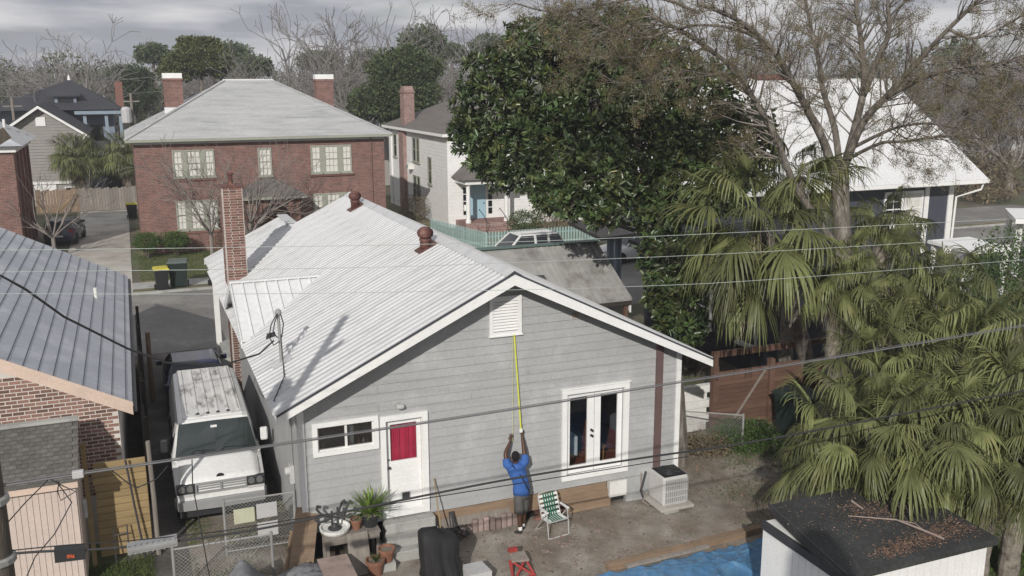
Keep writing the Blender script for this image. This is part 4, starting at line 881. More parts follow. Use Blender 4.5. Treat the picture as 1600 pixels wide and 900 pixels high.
# ------------------------------------------------------------------ wheeled bins
def bin_(label, loc, rz, m, lid, h=1.05, w=.58):
    t = thing('wheeled_bin', label, 'bin', (0, 0, 0), 'wheeled bins at the kerb'); b = w*.78
    MB().loft([[(-b/2, -b/2, .06), (b/2, -b/2, .06), (b/2, b/2, .06), (-b/2, b/2, .06)], [(-w/2, -w/2-.04, h-.1), (w/2, -w/2-.04, h-.1), (w/2, w/2, h-.1), (-w/2, w/2, h-.1)], [(-w/2-.03, -w/2-.07, h-.1), (w/2+.03, -w/2-.07, h-.1), (w/2+.03, w/2+.03, h-.1), (-w/2-.03, w/2+.03, h-.1)], [(-w/2-.03, -w/2-.07, h-.04), (w/2+.03, -w/2-.07, h-.04), (w/2+.03, w/2+.03, h-.04), (-w/2-.03, w/2+.03, h-.04)]]).build('body', m, t, world=False)
    MB().hexa([(-w/2-.04, -w/2-.1, h-.035), (w/2+.04, -w/2-.1, h-.035), (w/2+.04, w/2+.05, h-.035), (-w/2-.04, w/2+.05, h-.035), (-w/2, -w/2-.03, h+.03), (w/2, -w/2-.03, h+.03), (w/2, w/2, h+.06), (-w/2, w/2, h+.06)]).build('lid', lid, t, world=False)
    MB().tube([(-w/2, w/2+.1, h-.05), (w/2, w/2+.1, h-.05)], .02, 6).build('handle', m, t, world=False)
    for s in (-1, 1): MB().lathe([(.02, -.03), (.13, -.03), (.13, .03), (.02, .03)], (s*w*.46, b/2, .13), 12, 'x').build('wheel', 'tyre', t, world=False)
    t.location = loc; t.rotation_euler.z = rz
bin_('black wheeled bin with a yellow lid beside the green one at the kerb', (-1.7, 28.95, .0), R(5), 'bin_black', 'yellow', 1.05, .62)
bin_('large dark green wheeled bin with a grey lid at the kerb', (-.9, 29.5, .0), R(-6), 'bin_green', 'bin_grey', 1.25, .86)
bin_('black wheeled bin at the kerb half hidden by the porch roof corner', (.75, 29.0, .0), R(3), 'bin_black', 'yellow', 1.1, .62)
bin_('black bin with yellow lid tucked against the brick house by wooden fence', (-2.75, 55.5, .0), R(3), 'bin_black', 'yellow', 1.1, .7)
gb = bin_('big dark green wheeled bin leaning by the red wooden gate under the palms', (13.9, 2.0, .0), R(15), 'bin_green', 'bin_green', 1.25, .9)

# ------------------------------------------------------------------ air conditioner
ac = thing('air_conditioner', 'grey outdoor air conditioner unit standing on a pale slab by the house corner', 'air conditioner', (8.22, -.62, 0))
MB().box(7.92, -.95, .0, 8.30, -.55, .10, .01).build('block', 'concrete', ac); MB().box(8.1, -.5, 0, 8.55, -.2, .1).build('block', 'concrete', ac)
MB().box(7.80, -1.0, .10, 8.66, -.14, .17, .01).build('slab', 'concrete_pale', ac)
MB().box(7.90, -.90, .18, 8.56, -.24, .88, .05).build('casing', 'ac_body', ac)
c0 = (8.23, -.57)
for k in range(11):
    x = 7.95+k*.056; MB().box(x, -.908, .24, x+.034, -.898, .82).build('louvre', 'grey_metal', ac)
for k in range(11):
    y = -.85+k*.056; MB().box(7.893, y, .24, 7.902, y+.034, .82).build('louvre', 'ac_body', ac)
for z in (.24, .38, .53, .67, .81): MB().box(7.94, -.912, z, 8.52, -.9, z+.02).build('band', 'ac_body', ac)
MB().lathe([(.0, 0), (.29, 0), (.29, .012), (0, .012)], (8.23, -.57, .878), 28).build('fan_well', 'black', ac)
MB().box(7.93, -.87, .868, 8.53, -.27, .882).build('top_plate', 'black', ac)
for k in range(7):
    r = .04+k*.038; MB().tube([(8.23+r*math.cos(a), -.57+r*math.sin(a), .905) for a in np.linspace(0, 2*math.pi, 25)], .004, 4).build('grille_ring', 'steel_dark', ac)
for k in range(4):
    a = k*math.pi/4; MB().tube([(8.23-.3*math.cos(a), -.57-.3*math.sin(a), .9), (8.23+.3*math.cos(a), -.57+.3*math.sin(a), .9)], .006, 4).build('grille_spoke', 'steel_dark', ac)
tag(MB().tube([(7.95, -.3, .35), (7.80, -.25, .2), (7.72, -.3, .1), (7.8, -.42, .04), (7.95, -.35, .05), (7.9, -.2, .1), (7.76, -.12, .35), (7.80, -.06, .7)], .022, 6).build('hose', 'wood_grey'), 'looped grey refrigerant hose beside the air conditioner', 'hose')

# ------------------------------------------------------------------ webbed lawn chair
ch = thing('lawn_chair', 'folding aluminium lawn chair with green and white webbing standing on the dirt', 'chair', (5.22, -.72, 0))
ch.rotation_euler.z = R(8)
for s in (-1, 1):
    MB().tube([(s*.26, -.26, .02), (s*.265, -.22, .30), (s*.265, -.18, .58), (s*.265, .12, .60)], .013, 6).build('arm_tube', 'alu', ch, world=False)
    MB().box(s*.235, -.22, .59, s*.295, .1, .615, .006).build('armrest', 'white', ch, world=False)
    MB().tube([(s*.26, .28, .02), (s*.26, .02, .36), (s*.26, -.2, .6)], .012, 6).build('rear_leg', 'alu', ch, world=False)
MB().tube([(-.26, -.26, .015), (.26, -.26, .015)], .013, 6).build('front_bar', 'alu', ch, world=False); MB().tube([(-.26, .28, .015), (.26, .28, .015)], .013, 6).build('rear_bar', 'alu', ch, world=False)
MB().tube([(-.24, .06, .36), (-.24, .22, .80), (-.20, .24, .87), (0, .245, .885), (.20, .24, .87), (.24, .22, .80), (.24, .06, .36)], .013, 6).build('back_frame', 'alu', ch, world=False)
MB().tube([(-.24, .06, .36), (-.24, -.24, .38), (.24, -.24, .38), (.24, .06, .36)], .013, 6).build('seat_frame', 'alu', ch, world=False)
for k in range(5):
    z = .40+k*.095; y = .06+(z-.36)*.36; MB().bar((-.235, y-.012, z+.03), (.235, y-.012, z+.03), .004, .055, (0, .3, 1)).build('back_strap', 'web_white', ch, world=False)
    yy = -.2+k*.055; MB().box(-.235, yy, .378, .235, yy+.045, .383).build('seat_strap', 'web_white', ch, world=False)
for k, x in enumerate((-.12, -.06, .0, .06, .12)):
    m = 'web_green'
    MB().bar((x, .05-.022, .37), (x, .235-.022, .86), .035, .004, (0, 1, 0)).build('back_strap', m, ch, world=False); MB().box(x-.018, -.235, .385, x+.018, .05, .389).build('seat_strap', m, ch, world=False)

# ------------------------------------------------------------------ cluttered corner by the back door
tb = thing('potting_table', 'weathered grey-white wooden bench with an open dark underside left of the steps', 'bench', (.85, -.35, 0))
MB().box(.28, -.62, .70, 1.42, -.08, .75).build('top', 'wood_grey', tb)
for x, y in ((.32, -.58), (1.34, -.58), (.32, -.16), (1.34, -.16)): MB().box(x, y, 0, x+.06, y+.06, .70).build('leg', 'wood_grey', tb)
MB().box(.30, -.60, .58, 1.40, -.58, .69).build('apron', 'wood_grey', tb); MB().box(.34, -.12, .05, 1.38, -.10, .68).build('back_board', 'wood_dark', tb)
tr = tag(MB().lathe([(.02, 0), (.26, 0), (.30, .05), (.31, .11), (.28, .11), (.26, .06), (.0, .05)], (.55, -.32, .75), 22).build('white_basin', 'white_old'), 'white oval basin on the bench holding the iron hook stand', 'basin')
hk = thing('hook_stand', 'dark cast-iron stand with curling hooks in the white basin', 'stand', (.55, -.32, .8))
MB().lathe([(.13, 0), (.14, .03), (.06, .06), (.04, .12)], (.55, -.32, .80), 14).build('base', 'iron', hk)
for x, h in ((.50, .34), (.62, .40)): MB().tube([(x, -.32, .86), (x, -.32, .86+h)], .022, 7).build('stem', 'iron', hk)
for pts in ([(.50, -.32, 1.1), (.42, -.33, 1.10), (.28, -.34, 1.18), (.20, -.34, 1.30), (.22, -.34, 1.37), (.26, -.34, 1.34)], [(.62, -.32, 1.1), (.66, -.33, 1.22), (.72, -.33, 1.36), (.76, -.33, 1.40), (.78, -.33, 1.34)], [(.50, -.33, 1.06), (.36, -.38, 1.03), (.22, -.4, 1.04), (.16, -.4, 1.1), (.19, -.4, 1.15)], [(.62, -.32, 1.06), (.8, -.36, 1.04), (.95, -.38, 1.08), (1.0, -.38, 1.15), (.96, -.38, 1.19)], [(.40, -.32, 1.10), (.56, -.33, 1.06), (.74, -.34, 1.1)]):
    MB().tube(pts, [.026]*(len(pts)-1)+[.02], 7).build('hook', 'iron', hk)
    MB().lathe([(0, -.035), (.03, -.02), (.036, 0), (.03, .02), (0, .035)], pts[-1], 8).build('hook_end', 'iron', hk)
def pot(label, x, y, z, r, h, m='terracotta', soil=True):
    t = thing('plant_pot', label, 'pot', (x, y, z), None); MB().lathe([(r*.65, 0), (r*.9, h*.78), (r*1.05, h*.8), (r*1.05, h), (r*.92, h), (r*.85, h*.8), (0, h*.8)], (x, y, z), 16).build('pot', m, t)
    MB().lathe([(0, h*.84), (r*.86, h*.83)], (x, y, z), 12, cap=False).build('soil', 'dirt', t); return t
def spikes(t, x, y, z, n, ln, w, m, seed, up=.5):
    r = np.random.default_rng(seed); V = []; Q = []; T = []
    for k in range(n):
        a = r.uniform(0, 6.28); el = r.uniform(.15, 1.45)**up; l_ = ln*r.uniform(.65, 1.1); d = np.array([math.cos(a)*math.cos(el), math.sin(a)*math.cos(el), math.sin(el)]); s = np.array([-math.sin(a), math.cos(a), 0]); p = np.array([x, y, z]); base = len(V)
        for i in range(6):
            tt = i/5; q = p+d*l_*tt-np.array([0, 0, 1])*l_*.32*tt**2.2*math.cos(el); ww = w*(.55+1.2*tt)*(1-tt)**.8+.001; V += [q-s*ww, q+s*ww]
        Q += [(base+2*i, base+2*i+1, base+2*i+3, base+2*i+2) for i in range(5)]; T += [list(np.array([1, 1, 1])*r.uniform(.6, 1.35)*np.array([r.uniform(.9, 1.2), 1, r.uniform(.7, 1.1)]))]*12
    o = OFF[t.name]; V = np.array(V)-np.array(o); inst('leaves', npmesh('leaves', V, np.array(Q), m, np.array(T)), t)
t = pot('small terracotta pot on the bench between basin and spiky plant', .98, -.38, .75, .12, .22); spikes(t, .98, -.38, .93, 14, .18, .008, 'bush', 4)
t = pot('dark pot with a large spiky green and yellow plant on the bench', 1.28, -.34, .75, .2, .25, 'plastic_dark'); spikes(t, 1.28, -.34, 1.0, 130, .74, .019, 'leaf_lily', 8, .62)
t = pot('terracotta pot of dry soil on the ground right of the bench', 1.47, -.86, .18, .17, .28); 
t = pot('wide terracotta pot with scraggly green weeds in front of the bench', 1.20, -1.0, .0, .19, .34); spikes(t, 1.20, -1.0, .29, 40, .22, .01, 'bush', 9)
MB().box(1.33, -1.0, 0, 1.62, -.7, .18).build('pot_plinth', 'concrete', t)
wc = thing('watering_can', 'grey galvanised watering can on the ground between bench and steps', 'can', (1.47, -.45, 0)); MB().lathe([(.11, 0), (.11, .3), (.09, .33), (.09, .3)], (1.47, -.45, 0), 14).build('body', 'galv', wc); MB().tube([(1.47, -.56, .08), (1.47, -.75, .36)], [.03, .02], 7).build('spout', 'galv', wc); MB().tube([(1.47, -.36, .1), (1.47, -.25, .25), (1.47, -.38, .38)], .012, 5).build('handle', 'galv', wc)
MB().box(1.50, -.28, 0, 1.58, -.08, .62).build('brick_stub', 'brick_old', tb) if 0 else None
tag(MB().hexa([(.70, -.98, .04), (1.13, -.98, .04), (1.13, -.96, .05), (.70, -.96, .05), (.72, -.64, .79), (1.14, -.64, .79), (1.14, -.62, .79), (.72, -.62, .79)]).build('leaning_board', 'wood_grey'), 'square grey plywood board leaning against the front of the bench', 'board')
tag(MB().hexa([(1.12, -.92, .02), (1.2, -.92, .02), (1.2, -.9, .02), (1.12, -.9, .02), (1.10, -.66, .35), (1.18, -.66, .35), (1.18, -.64, .35), (1.1, -.64, .35)]).build('green_sheet', 'web_green'), 'small green plastic sheet under the bench', 'sheet')
pk = [((-.38, -.75, 0), (-.02, .02, 1.22), .26), ((-.16, -.78, 0), (.16, -.02, 1.08), .24), ((-.52, -.70, .0), (-.20, -.02, .75), .2)]
for i, (a, b, w) in enumerate(pk):
    tag(MB().bar(a, b, w, .035, (0, -1, .4)).build('plank', 'wood_brown'), ['tallest brown weathered plank leaning on the house corner', 'middle brown plank leaning right of the tallest one', 'short brown plank leaning leftmost by the chain-link gate'][i], 'plank')
# chain link panels
def chain(name, label, A, B, h, sag=0, sp=.075):
    A, B = np.array(A, float), np.array(B, float); t = thing(name, label, 'fence', (*A, 0)); d = (B-A); ln = np.linalg.norm(d); u = d/ln
    MB().tube([(*A, 0), (*A, h+.05)], .03, 8).build('post', 'galv', t); MB().tube([(*B, 0), (*B, h+.05)], .03, 8).build('post', 'galv', t)
    for z in (h, .08): MB().tube([(*A, z), (*B, z)], .02, 6).build('rail', 'galv', t)
    seg = []; n = int((ln+h)/sp)
    for k in range(n):
        s = k*sp
        for sg in (1, -1):
            s0, z0 = (s, .08) if s <= ln else (ln, .08+s-ln); s1, z1 = (s-h, h) if s >= h else (0, min(h, .08+s))
            if z1 > h: continue
            p0 = A+u*(s0 if sg > 0 else ln-s0); p1 = A+u*(max(s1, 0) if sg > 0 else ln-max(s1, 0)); seg.append([*p0, min(z0, h), *p1, z1, .0035, .0035])
    V, Q = twigs(seg); V = V-np.array([*A, 0]); stuff(inst('mesh_wire', npmesh('mesh_wire', V, Q, 'galv'), t)); return t
chain('chain_link_gate', 'chain-link gate panel with square plaques in front of the van', (-1.48, .95), (-.06, .88), 1.2)
chain('chain_link_fence', 'low chain-link fence panel nearest the grey tarpaulin', (-2.55, -.35), (-.72, -.42), .98)
for x, z, m, lb_ in ((-1.30, .86, 'plaque_pale', 'pale yellow-green square plaque hung on the chain-link gate'), (-.84, .90, 'plaque', 'upper grey square plaque hung on the chain-link gate'), (-.84, .48, 'plaque', 'lower grey square plaque hung on the chain-link gate')):
    tag(MB().box(x, .86, z-.16, x+.42, .885, z+.16, .005).build('plaque', m), lb_, 'plaque')
for x, wl_ in ((-1.95, 'leftmost'), (-1.72, 'second from left'), (-1.56, 'third from left'), (-1.36, 'rightmost')): tag(MB().tube([(x-.06, -.4, .98), (x-.03, -.42, 1.06), (x+.02, -.42, 1.08), (x+.05, -.42, 1.0), (x+.0, -.41, .95)], .008, 5).build('wire_hook', 'galv'), wl_+' bent wire hook on the top rail of the low chain-link fence', 'hook', 'wire hooks on the low fence')
# grey tarpaulin heap, boards and a covered grill along the bottom edge
def cloth_heap(name, label, cat, x0, x1, y0, y1, hf, m, seed, n=46, wr=.03):
    r = np.random.default_rng(seed); X, Y = np.meshgrid(np.linspace(0, 1, n), np.linspace(0, 1, n)); Z = hf(X, Y)
    for k in range(22):
        a = r.normal(size=2)*r.uniform(3, 17); w2 = r.normal(size=2)*3; Z = Z+wr*r.uniform(.2, .9)*(1-np.abs(np.sin(a[0]*X+a[1]*Y+.5*np.sin(w2[0]*X+w2[1]*Y)+r.uniform(0, 6))))**4*(Z > .02)
    V = np.stack([x0+(x1-x0)*X, y0+(y1-y0)*Y, np.maximum(Z, .008)], 2).reshape(-1, 3); c = np.array([(x0+x1)/2, (y0+y1)/2, 0]); i = (np.arange(n-1)[:, None]*n+np.arange(n-1)).reshape(-1, 1)
    return tag(inst(name, npmesh(name, V-c, i+np.array([[0, 1, n+1, n]]), m, smooth=True), None, c), label, cat)
cloth_heap('grey_tarpaulin', 'crumpled grey tarpaulin over a heap at the bottom edge', 'tarpaulin', -1.85, .35, -2.2, -.58, lambda X, Y: .74*np.exp(-((X-.22)/.17)**2)*np.clip((1.03-Y)*3, 0, 1)**.5+.50*np.exp(-((X-.78)/.33)**2)*np.clip((1.02-Y)*3, 0, 1)**.5, 'grey_tarp', 3)
pb = thing('pink_board_box', 'flat-topped box under a pinkish weathered board at the bottom edge', 'box', (.35, -1.9, 0)); MB().box(.10, -2.1, 0, .60, -1.02, .53).build('box', 'wood_dark', pb); MB().box(.05, -2.15, .53, .64, -.98, .56).build('board', 'ply_pink', pb); MB().box(.07, -1.018, .25, .62, -.99, .528).build('front_board', 'ply_pink', pb)
gl = thing('covered_grill', 'barbecue grill under a black fabric cover by the concrete steps', 'grill', (2.35, -1.75, 0))
def grill():
    n = 72; V = []; rings = []
    for i, (z, kx, ky) in enumerate(((0.0, .40, .38), (.25, .375, .34), (.55, .36, .30), (.85, .38, .27), (.98, .385, .24), (1.05, .33, .19), (1.08, .18, .1), (1.085, .02, .02))):
        rg = []
        for k in range(n):
            a = 2*math.pi*k/n; c, s = math.cos(a), math.sin(a); p = 4.5; q = (abs(c)**p+abs(s)**p)**(-1/p); fold = 1+(.11*math.sin(a*9+.5*math.sin(a*3))+.05*math.sin(a*17))*max(0, 1-z/1.0)
            rg.append((2.30+c*q*kx*fold+(.06 if z < .5 else 0), -1.72+s*q*ky*fold, z-(.10*c if z > .8 else 0)))
        rings.append(rg)
    return MB().loft(rings)
grill().build('cover', 'black_cloth', gl, True)
tag(MB().hexa([(2.75, -2.3, 0), (3.2, -2.3, 0), (3.15, -1.85, 0), (2.7, -1.85, 0), (2.75, -2.3, .32), (3.2, -2.3, .32), (3.15, -1.85, .32), (2.7, -1.85, .32)]).build('pale_box', 'plaque'), 'pale grey flat box on the ground right of the covered grill', 'box')
rs = thing('red_stand', 'red tubular metal frame with a grey tray at the bottom edge', 'stand', (4.05, -1.9, 0))
for pts in ([(3.62, -2.35, .02), (3.75, -1.95, .22), (4.05, -1.92, .24), (4.12, -2.3, .02)], [(3.66, -2.3, .02), (4.08, -2.28, .03), (4.1, -1.9, .22), (3.72, -1.92, .22), (3.66, -2.3, .02)], [(3.7, -2.3, .05), (4.05, -1.95, .22)], [(4.08, -2.3, .05), (3.76, -1.95, .22)]): MB().tube(pts, .025, 7).build('frame', 'red_metal', rs)
MB().slab([(3.74, -2.0, .27), (4.10, -2.04, .25), (4.14, -1.70, .26), (3.80, -1.68, .29)], .04).build('tray', 'wood_grey', rs); MB().box(3.8, -1.72, .29, 3.98, -1.62, .36).build('clamp', 'red_metal', rs)
tag(MB().tube([(2.66, -.95, 0.02), (2.75, -.06, 1.42)], .014, 6).build('yellow_stick', 'wood_yellow'), 'thin pale yellow stick leaning upright on the grey siding right of the steps', 'stick')
cb = thing('wire_tangle', 'tangle of thin dark iron rods and wire loops against the foundation', 'scrap', (3.0, -.3, 0))
r = random.Random(2)
for k in range(7):
    cx, cz, rad = 3.0+r.uniform(-.22, .28), .16+r.uniform(-.03, .08), r.uniform(.1, .17); MB().tube([(cx+rad*math.cos(a), -.32+.1*math.sin(a*2+k)+r.uniform(-.01, .01), cz+rad*math.sin(a)) for a in np.linspace(0, 6.28, 14)], .012, 5).build('loop', 'iron', cb)
for x in (3.02, 3.07, 3.1): MB().tube([(x, -.42, .05), (x+.02, -.14, .62), (x+.05, -.10, .6)], .016, 5).build('rod', 'iron', cb)

# ------------------------------------------------------------------ blue tarpaulin behind a timber edge
tim = thing('timber_edging', 'pale timber edging boards along the top of the blue tarpaulin', 'timber', (7.6, -2.6, 0))
for a, b in (((5.55, -2.62, .07), (7.6, -2.56, .08)), ((7.62, -2.55, .08), (9.9, -2.42, .09))): MB().bar(a, b, .16, .14).build('timber', 'wood_brown', tim)
MB().bar((5.9, -2.80, .10), (7.9, -2.72, .11), .10, .05).build('loose_board', 'wood_grey', tim)
cloth_heap('blue_tarpaulin', 'wrinkled bright blue tarpaulin laid over the ground beside black-roofed shed', 'tarpaulin', 4.6, 9.75, -6.5, -2.86, lambda X, Y: .03+.10*np.clip(X*3.2-.9*(1-Y), 0, 1)*np.clip((1.0-Y)*5, 0, 1)**.7, 'blue_tarp', 6, 130, .03)

# ------------------------------------------------------------------ red gate, wall and chain link at right
rg = thing('red_gate', 'reddish-brown board gate with a diagonal brace beyond the house corner', 'gate', (12.6, 3.0, 0))
for k in range(12): MB().box(11.95, 3.0, .15+k*.135, 13.65, 3.03, .278+k*.135, .006).build('board', 'wood_red', rg)
for x in (11.78, 13.66): MB().box(x, 2.95, 0, x+.16, 3.11, 1.95).build('post', 'wood_red', rg)
MB().bar((12.35, 2.98, .1), (13.55, 2.98, 1.72), .03, .09, (0, -1, 0)).build('brace', 'wood_grey', rg); MB().box(11.75, 2.96, 2.2, 16.0, 3.08, 2.36).build('top_rail', 'wood_red', rg); MB().box(11.8, 2.97, 1.95, 11.92, 3.07, 2.2).build('post_top', 'wood_red', rg)
for k in range(12): MB().box(13.84, 3.1, .15+k*.135, 16.1, 3.13, .278+k*.135).build('board', 'wood_red', rg)
MB().lathe([(.03, 0), (.03, -.04), (0, -.05)], (11.86, 2.95, 1.6), 8, 'y').build('latch', 'iron', rg)
sw = thing('flaking_wall', 'short flaking cream block wall between grey house and red gate', 'wall', (10.7, 3.4, 0))
for r_i in range(6):
    for k in range(4): MB().box(10.15+k*.42+(.2 if r_i % 2 else 0), 3.3, r_i*.22, 10.56+k*.42+(.2 if r_i % 2 else 0), 3.5, r_i*.22+.212, .01).build('block', 'white_old', sw)
chain('chain_link_stub', 'short sagging chain-link fence in the weeds before the cream wall', (10.6, 2.6), (11.9, 1.7), .95)
tag(MB().tube([(9.7, 1.6, 0), (9.72, 1.62, .6), (9.68, 1.65, 1.4), (9.6, 1.7, 2.6)], [.42, .36, .33, .3], 12).build('grey_tree_stump', 'bark'), 'broad pale grey tree trunk just beyond the right house corner', 'trunk')
# furniture seen through the french door
ft = thing('cloth_table', 'table under a pale blue cloth inside the french door', 'table', (6.15, 1.3, .72)); MB().box(5.85, .9, 1.4, 6.6, 1.9, 1.44).build('top', 'cloth_blue', ft)
cl = MB()
for k in range(20): x = 5.85+k*.0375; y = .88+.02*math.sin(k*1.9); cl.add([(x, y, .98), (x+.0375, .88+.02*math.sin((k+1)*1.9), .98), (x+.0375, .89, 1.43), (x, .89, 1.43)], [(0, 1, 2, 3)])
cl.build('cloth_drop', 'cloth_blue', ft)
for x, y in ((5.9, 1.0), (6.5, 1.0), (5.9, 1.8), (6.5, 1.8)): MB().box(x, y, .72, x+.05, y+.05, 1.4).build('leg', 'chair_wood', ft)
wc2 = thing('wooden_chair', 'brown wooden chair inside the right leaf of the french door', 'chair', (7.05, .9, .72)); MB().box(6.88, .7, 1.15, 7.25, 1.1, 1.19).build('seat', 'chair_wood', wc2); MB().box(7.02, 1.06, 1.35, 7.26, 1.10, 1.75, .03).build('backrest', 'chair_wood', wc2)
for x, y in ((6.9, .72), (7.2, .72), (6.9, 1.05), (7.2, 1.05)): MB().tube([(x, y, .72), (x, y, 1.16 if y < 1 else 1.75)], .02, 6).build('leg', 'chair_wood', wc2)
# ------------------------------------------------------------------ plants
def branch(seg, tips, p, d, r, ln, lev, rng, sp):
    """grow one branch as short tapered pieces and let it fork"""
    n = max(2, int(ln/sp['step'])); p = np.array(p, float); d = np.array(d, float); d /= np.linalg.norm(d); q = p
    for i in range(n):
        t = i/n; d = d+rng.normal(size=3)*sp['wob']+np.array([0, 0, sp['up']]); d /= np.linalg.norm(d)
        r0 = r*(1-.75*t); r1 = r*(1-.75*(i+1)/n); q2 = q+d*ln/n
        seg.append([*q, *q2, max(r0, sp['rmin']), max(r1, sp['rmin'])]); q = q2
        if lev > 0 and t > sp['bare']:
            for _ in range(rng.poisson(sp['dens'])):
                a = norm(rng.normal(size=(1, 3)))[0]; s = np.cross(d, a); s /= np.linalg.norm(s)+1e-9
                nd = d*math.cos(sp['ang'])+s*math.sin(sp['ang'])
                branch(seg, tips, q, nd, r1*.6, ln*rng.uniform(*sp['ratio'])*(1-.35*t), lev-1, rng, sp)
        if lev <= sp['leaflev']: tips.append([*q, *d])
    return q
def limb_tube(name, pts, rad, parent, m='bark', n=8):
    """a limb through given points, smoothed"""
    pts = [np.array(p, float) for p in pts]; out = []; rr = []
    for i in range(len(pts)-1):
        p0, p1, p2, p3 = pts[max(i-1, 0)], pts[i], pts[i+1], pts[min(i+2, len(pts)-1)]
        for k in range(4):
            t = k/4; out.append(.5*((2*p1)+(-p0+p2)*t+(2*p0-5*p1+4*p2-p3)*t*t+(-p0+3*p1-3*p2+p3)*t**3)); rr.append(rad[i]+(rad[i+1]-rad[i])*t)
    out.append(pts[-1]); rr.append(rad[-1]); MB().tube(out, rr, n).build(name, m, parent, True); return out, rr
def tint_of(n, rng, lo=.6, hi=1.4, hue=.12):
    v = rng.uniform(lo, hi, (n, 1)); return v*(1+rng.uniform(-hue, hue, (n, 3))*np.array([[1, .4, 1]]))
def put(name, arrs, m, parent):
    V, Q, T = arrs; return inst(name, npmesh(name, V-np.array(OFF.get(parent.name, (0, 0, 0))), Q, m, T), parent)
def blob_points(blobs, per, rng, shell=.35):
    """points in a lumpy crown: blobs are (centre, radii); points lie in the outer shell of each blob"""
    Ps, Ns = [], []
    for c, rad in blobs:
        n = max(8, int(per*(rad[0]*rad[1]+rad[1]*rad[2]+rad[0]*rad[2]))); u = norm(rng.normal(size=(n, 3))); k = 1-shell*rng.random((n, 1))**1.6
        lump = 1+.13*np.sin(u[:, :1]*5+c[0])*np.sin(u[:, 1:2]*6+c[1])+.10*np.sin(u[:, 2:]*9+c[2]*3)
        Ps.append(np.array(c)+u*np.array(rad)*k*lump); Ns.append(u)
    return np.concatenate(Ps), np.concatenate(Ns)

# ---- magnolia
rng = np.random.default_rng(21)
mg = thing('magnolia_tree', 'large dense magnolia with glossy dark green leaves behind the grey house', 'tree', (14.6, 8.6, 0))
MB().tube([(14.6, 8.6, 0), (14.5, 8.7, 2), (14.2, 9.1, 4), (13.4, 9.7, 6.5), (12.8, 10.2, 9)], [.32, .27, .23, .17, .08], 10).build('trunk', 'bark', mg, True)
mb_ = [((780, 165), 31, 1.5, 1.9), ((745, 215), 31.5, .95, 1.0), ((800, 240), 31, 1.35, 1.2), ((850, 130), 31, 1.8, 1.9), ((868, 235), 30, 1.7, 1.7), ((925, 165), 31, 1.9, 2.0), ((930, 280), 27.8, 1.35, 1.3), ((870, 305), 28, .8, .65), ((1000, 130), 32, 1.9, 1.9), ((1000, 230), 30, 1.8, 1.8), ((1075, 180), 31, 1.9, 1.9), ((1085, 270), 29.5, 1.6, 1.6), ((1140, 230), 31, 1.5, 1.7), ((1030, 330), 28.5, 1.0, .9), ((940, 335), 26.8, .55, .4), ((900, 318), 27, .6, .4), ((1045, 400), 27.5, .85, .85), ((1060, 465), 27, .8, .8), ((1035, 455), 27, .55, .6), ((1078, 513), 26.5, .55, .45), ((1045, 500), 26.7, .4, .35), ((830, 70), 32, 1.0, .9), ((890, 70), 32, 1.3, 1.0), ((960, 60), 32, 1.5, 1.1)]
blobs = []
for (u, v), d, rx, rz in mb_: blobs.append((DP(u, v, d+.6), (rx, rx*1.05, rz)))
Pc, Nc = blob_points(blobs, 78, rng, .5)
keep = np.ones(len(Pc), bool)
for c, rad in blobs: keep &= ((((Pc-c)/np.array(rad))**2).sum(1) > .30)
gap = np.sin(Pc[:, 0]*3.1+1.3*np.sin(Pc[:, 2]*2.2))*np.sin(Pc[:, 1]*2.7+Pc[:, 2])*np.sin(Pc[:, 2]*3.3+.8*Pc[:, 0]); keep &= (gap > -.2) | (rng.random(len(Pc)) < .5)
Pc, Nc = Pc[keep], Nc[keep]; ax = norm(Nc+np.array([0, 0, .35])+rng.normal(size=Nc.shape)*.45); k = 9
pos = np.repeat(Pc, k, 0); axr = np.repeat(ax, k, 0); o = norm(np.cross(axr, rng.normal(size=axr.shape))); dr_ = norm(axr*rng.uniform(.1, .9, (len(pos), 1))+o*.9)
tn = np.repeat(tint_of(len(Pc), rng, .55, 1.9, .18), k, 0)*rng.uniform(.75, 1.25, (len(pos), 1)); old = rng.random(len(pos)) < .012; tn[old] = np.array([4.5, 2.6, 2.0])
put('crown', leaves(pos+dr_*.02, dr_, rng.uniform(.13, .30, len(pos)), rng.uniform(.055, .115, len(pos)), rng, .22, tn), 'leaf_mag', mg)
seg = []
for c, rad in blobs:
    a = np.array([14.1, 9.2, 4.2+rng.uniform(0, 2.5)]); m_ = (a+c)/2+rng.normal(size=3)*.3; seg += [[*a, *m_, .09, .06], [*m_, *c, .06, .03]]
    for _ in range(7):
        t_ = c+norm(rng.normal(size=(1, 3)))[0]*np.array(rad)*.85; seg.append([*c, *t_, .025, .008])
V, Q = twigs(seg); put('branches', (V, Q, None), 'bark', mg)

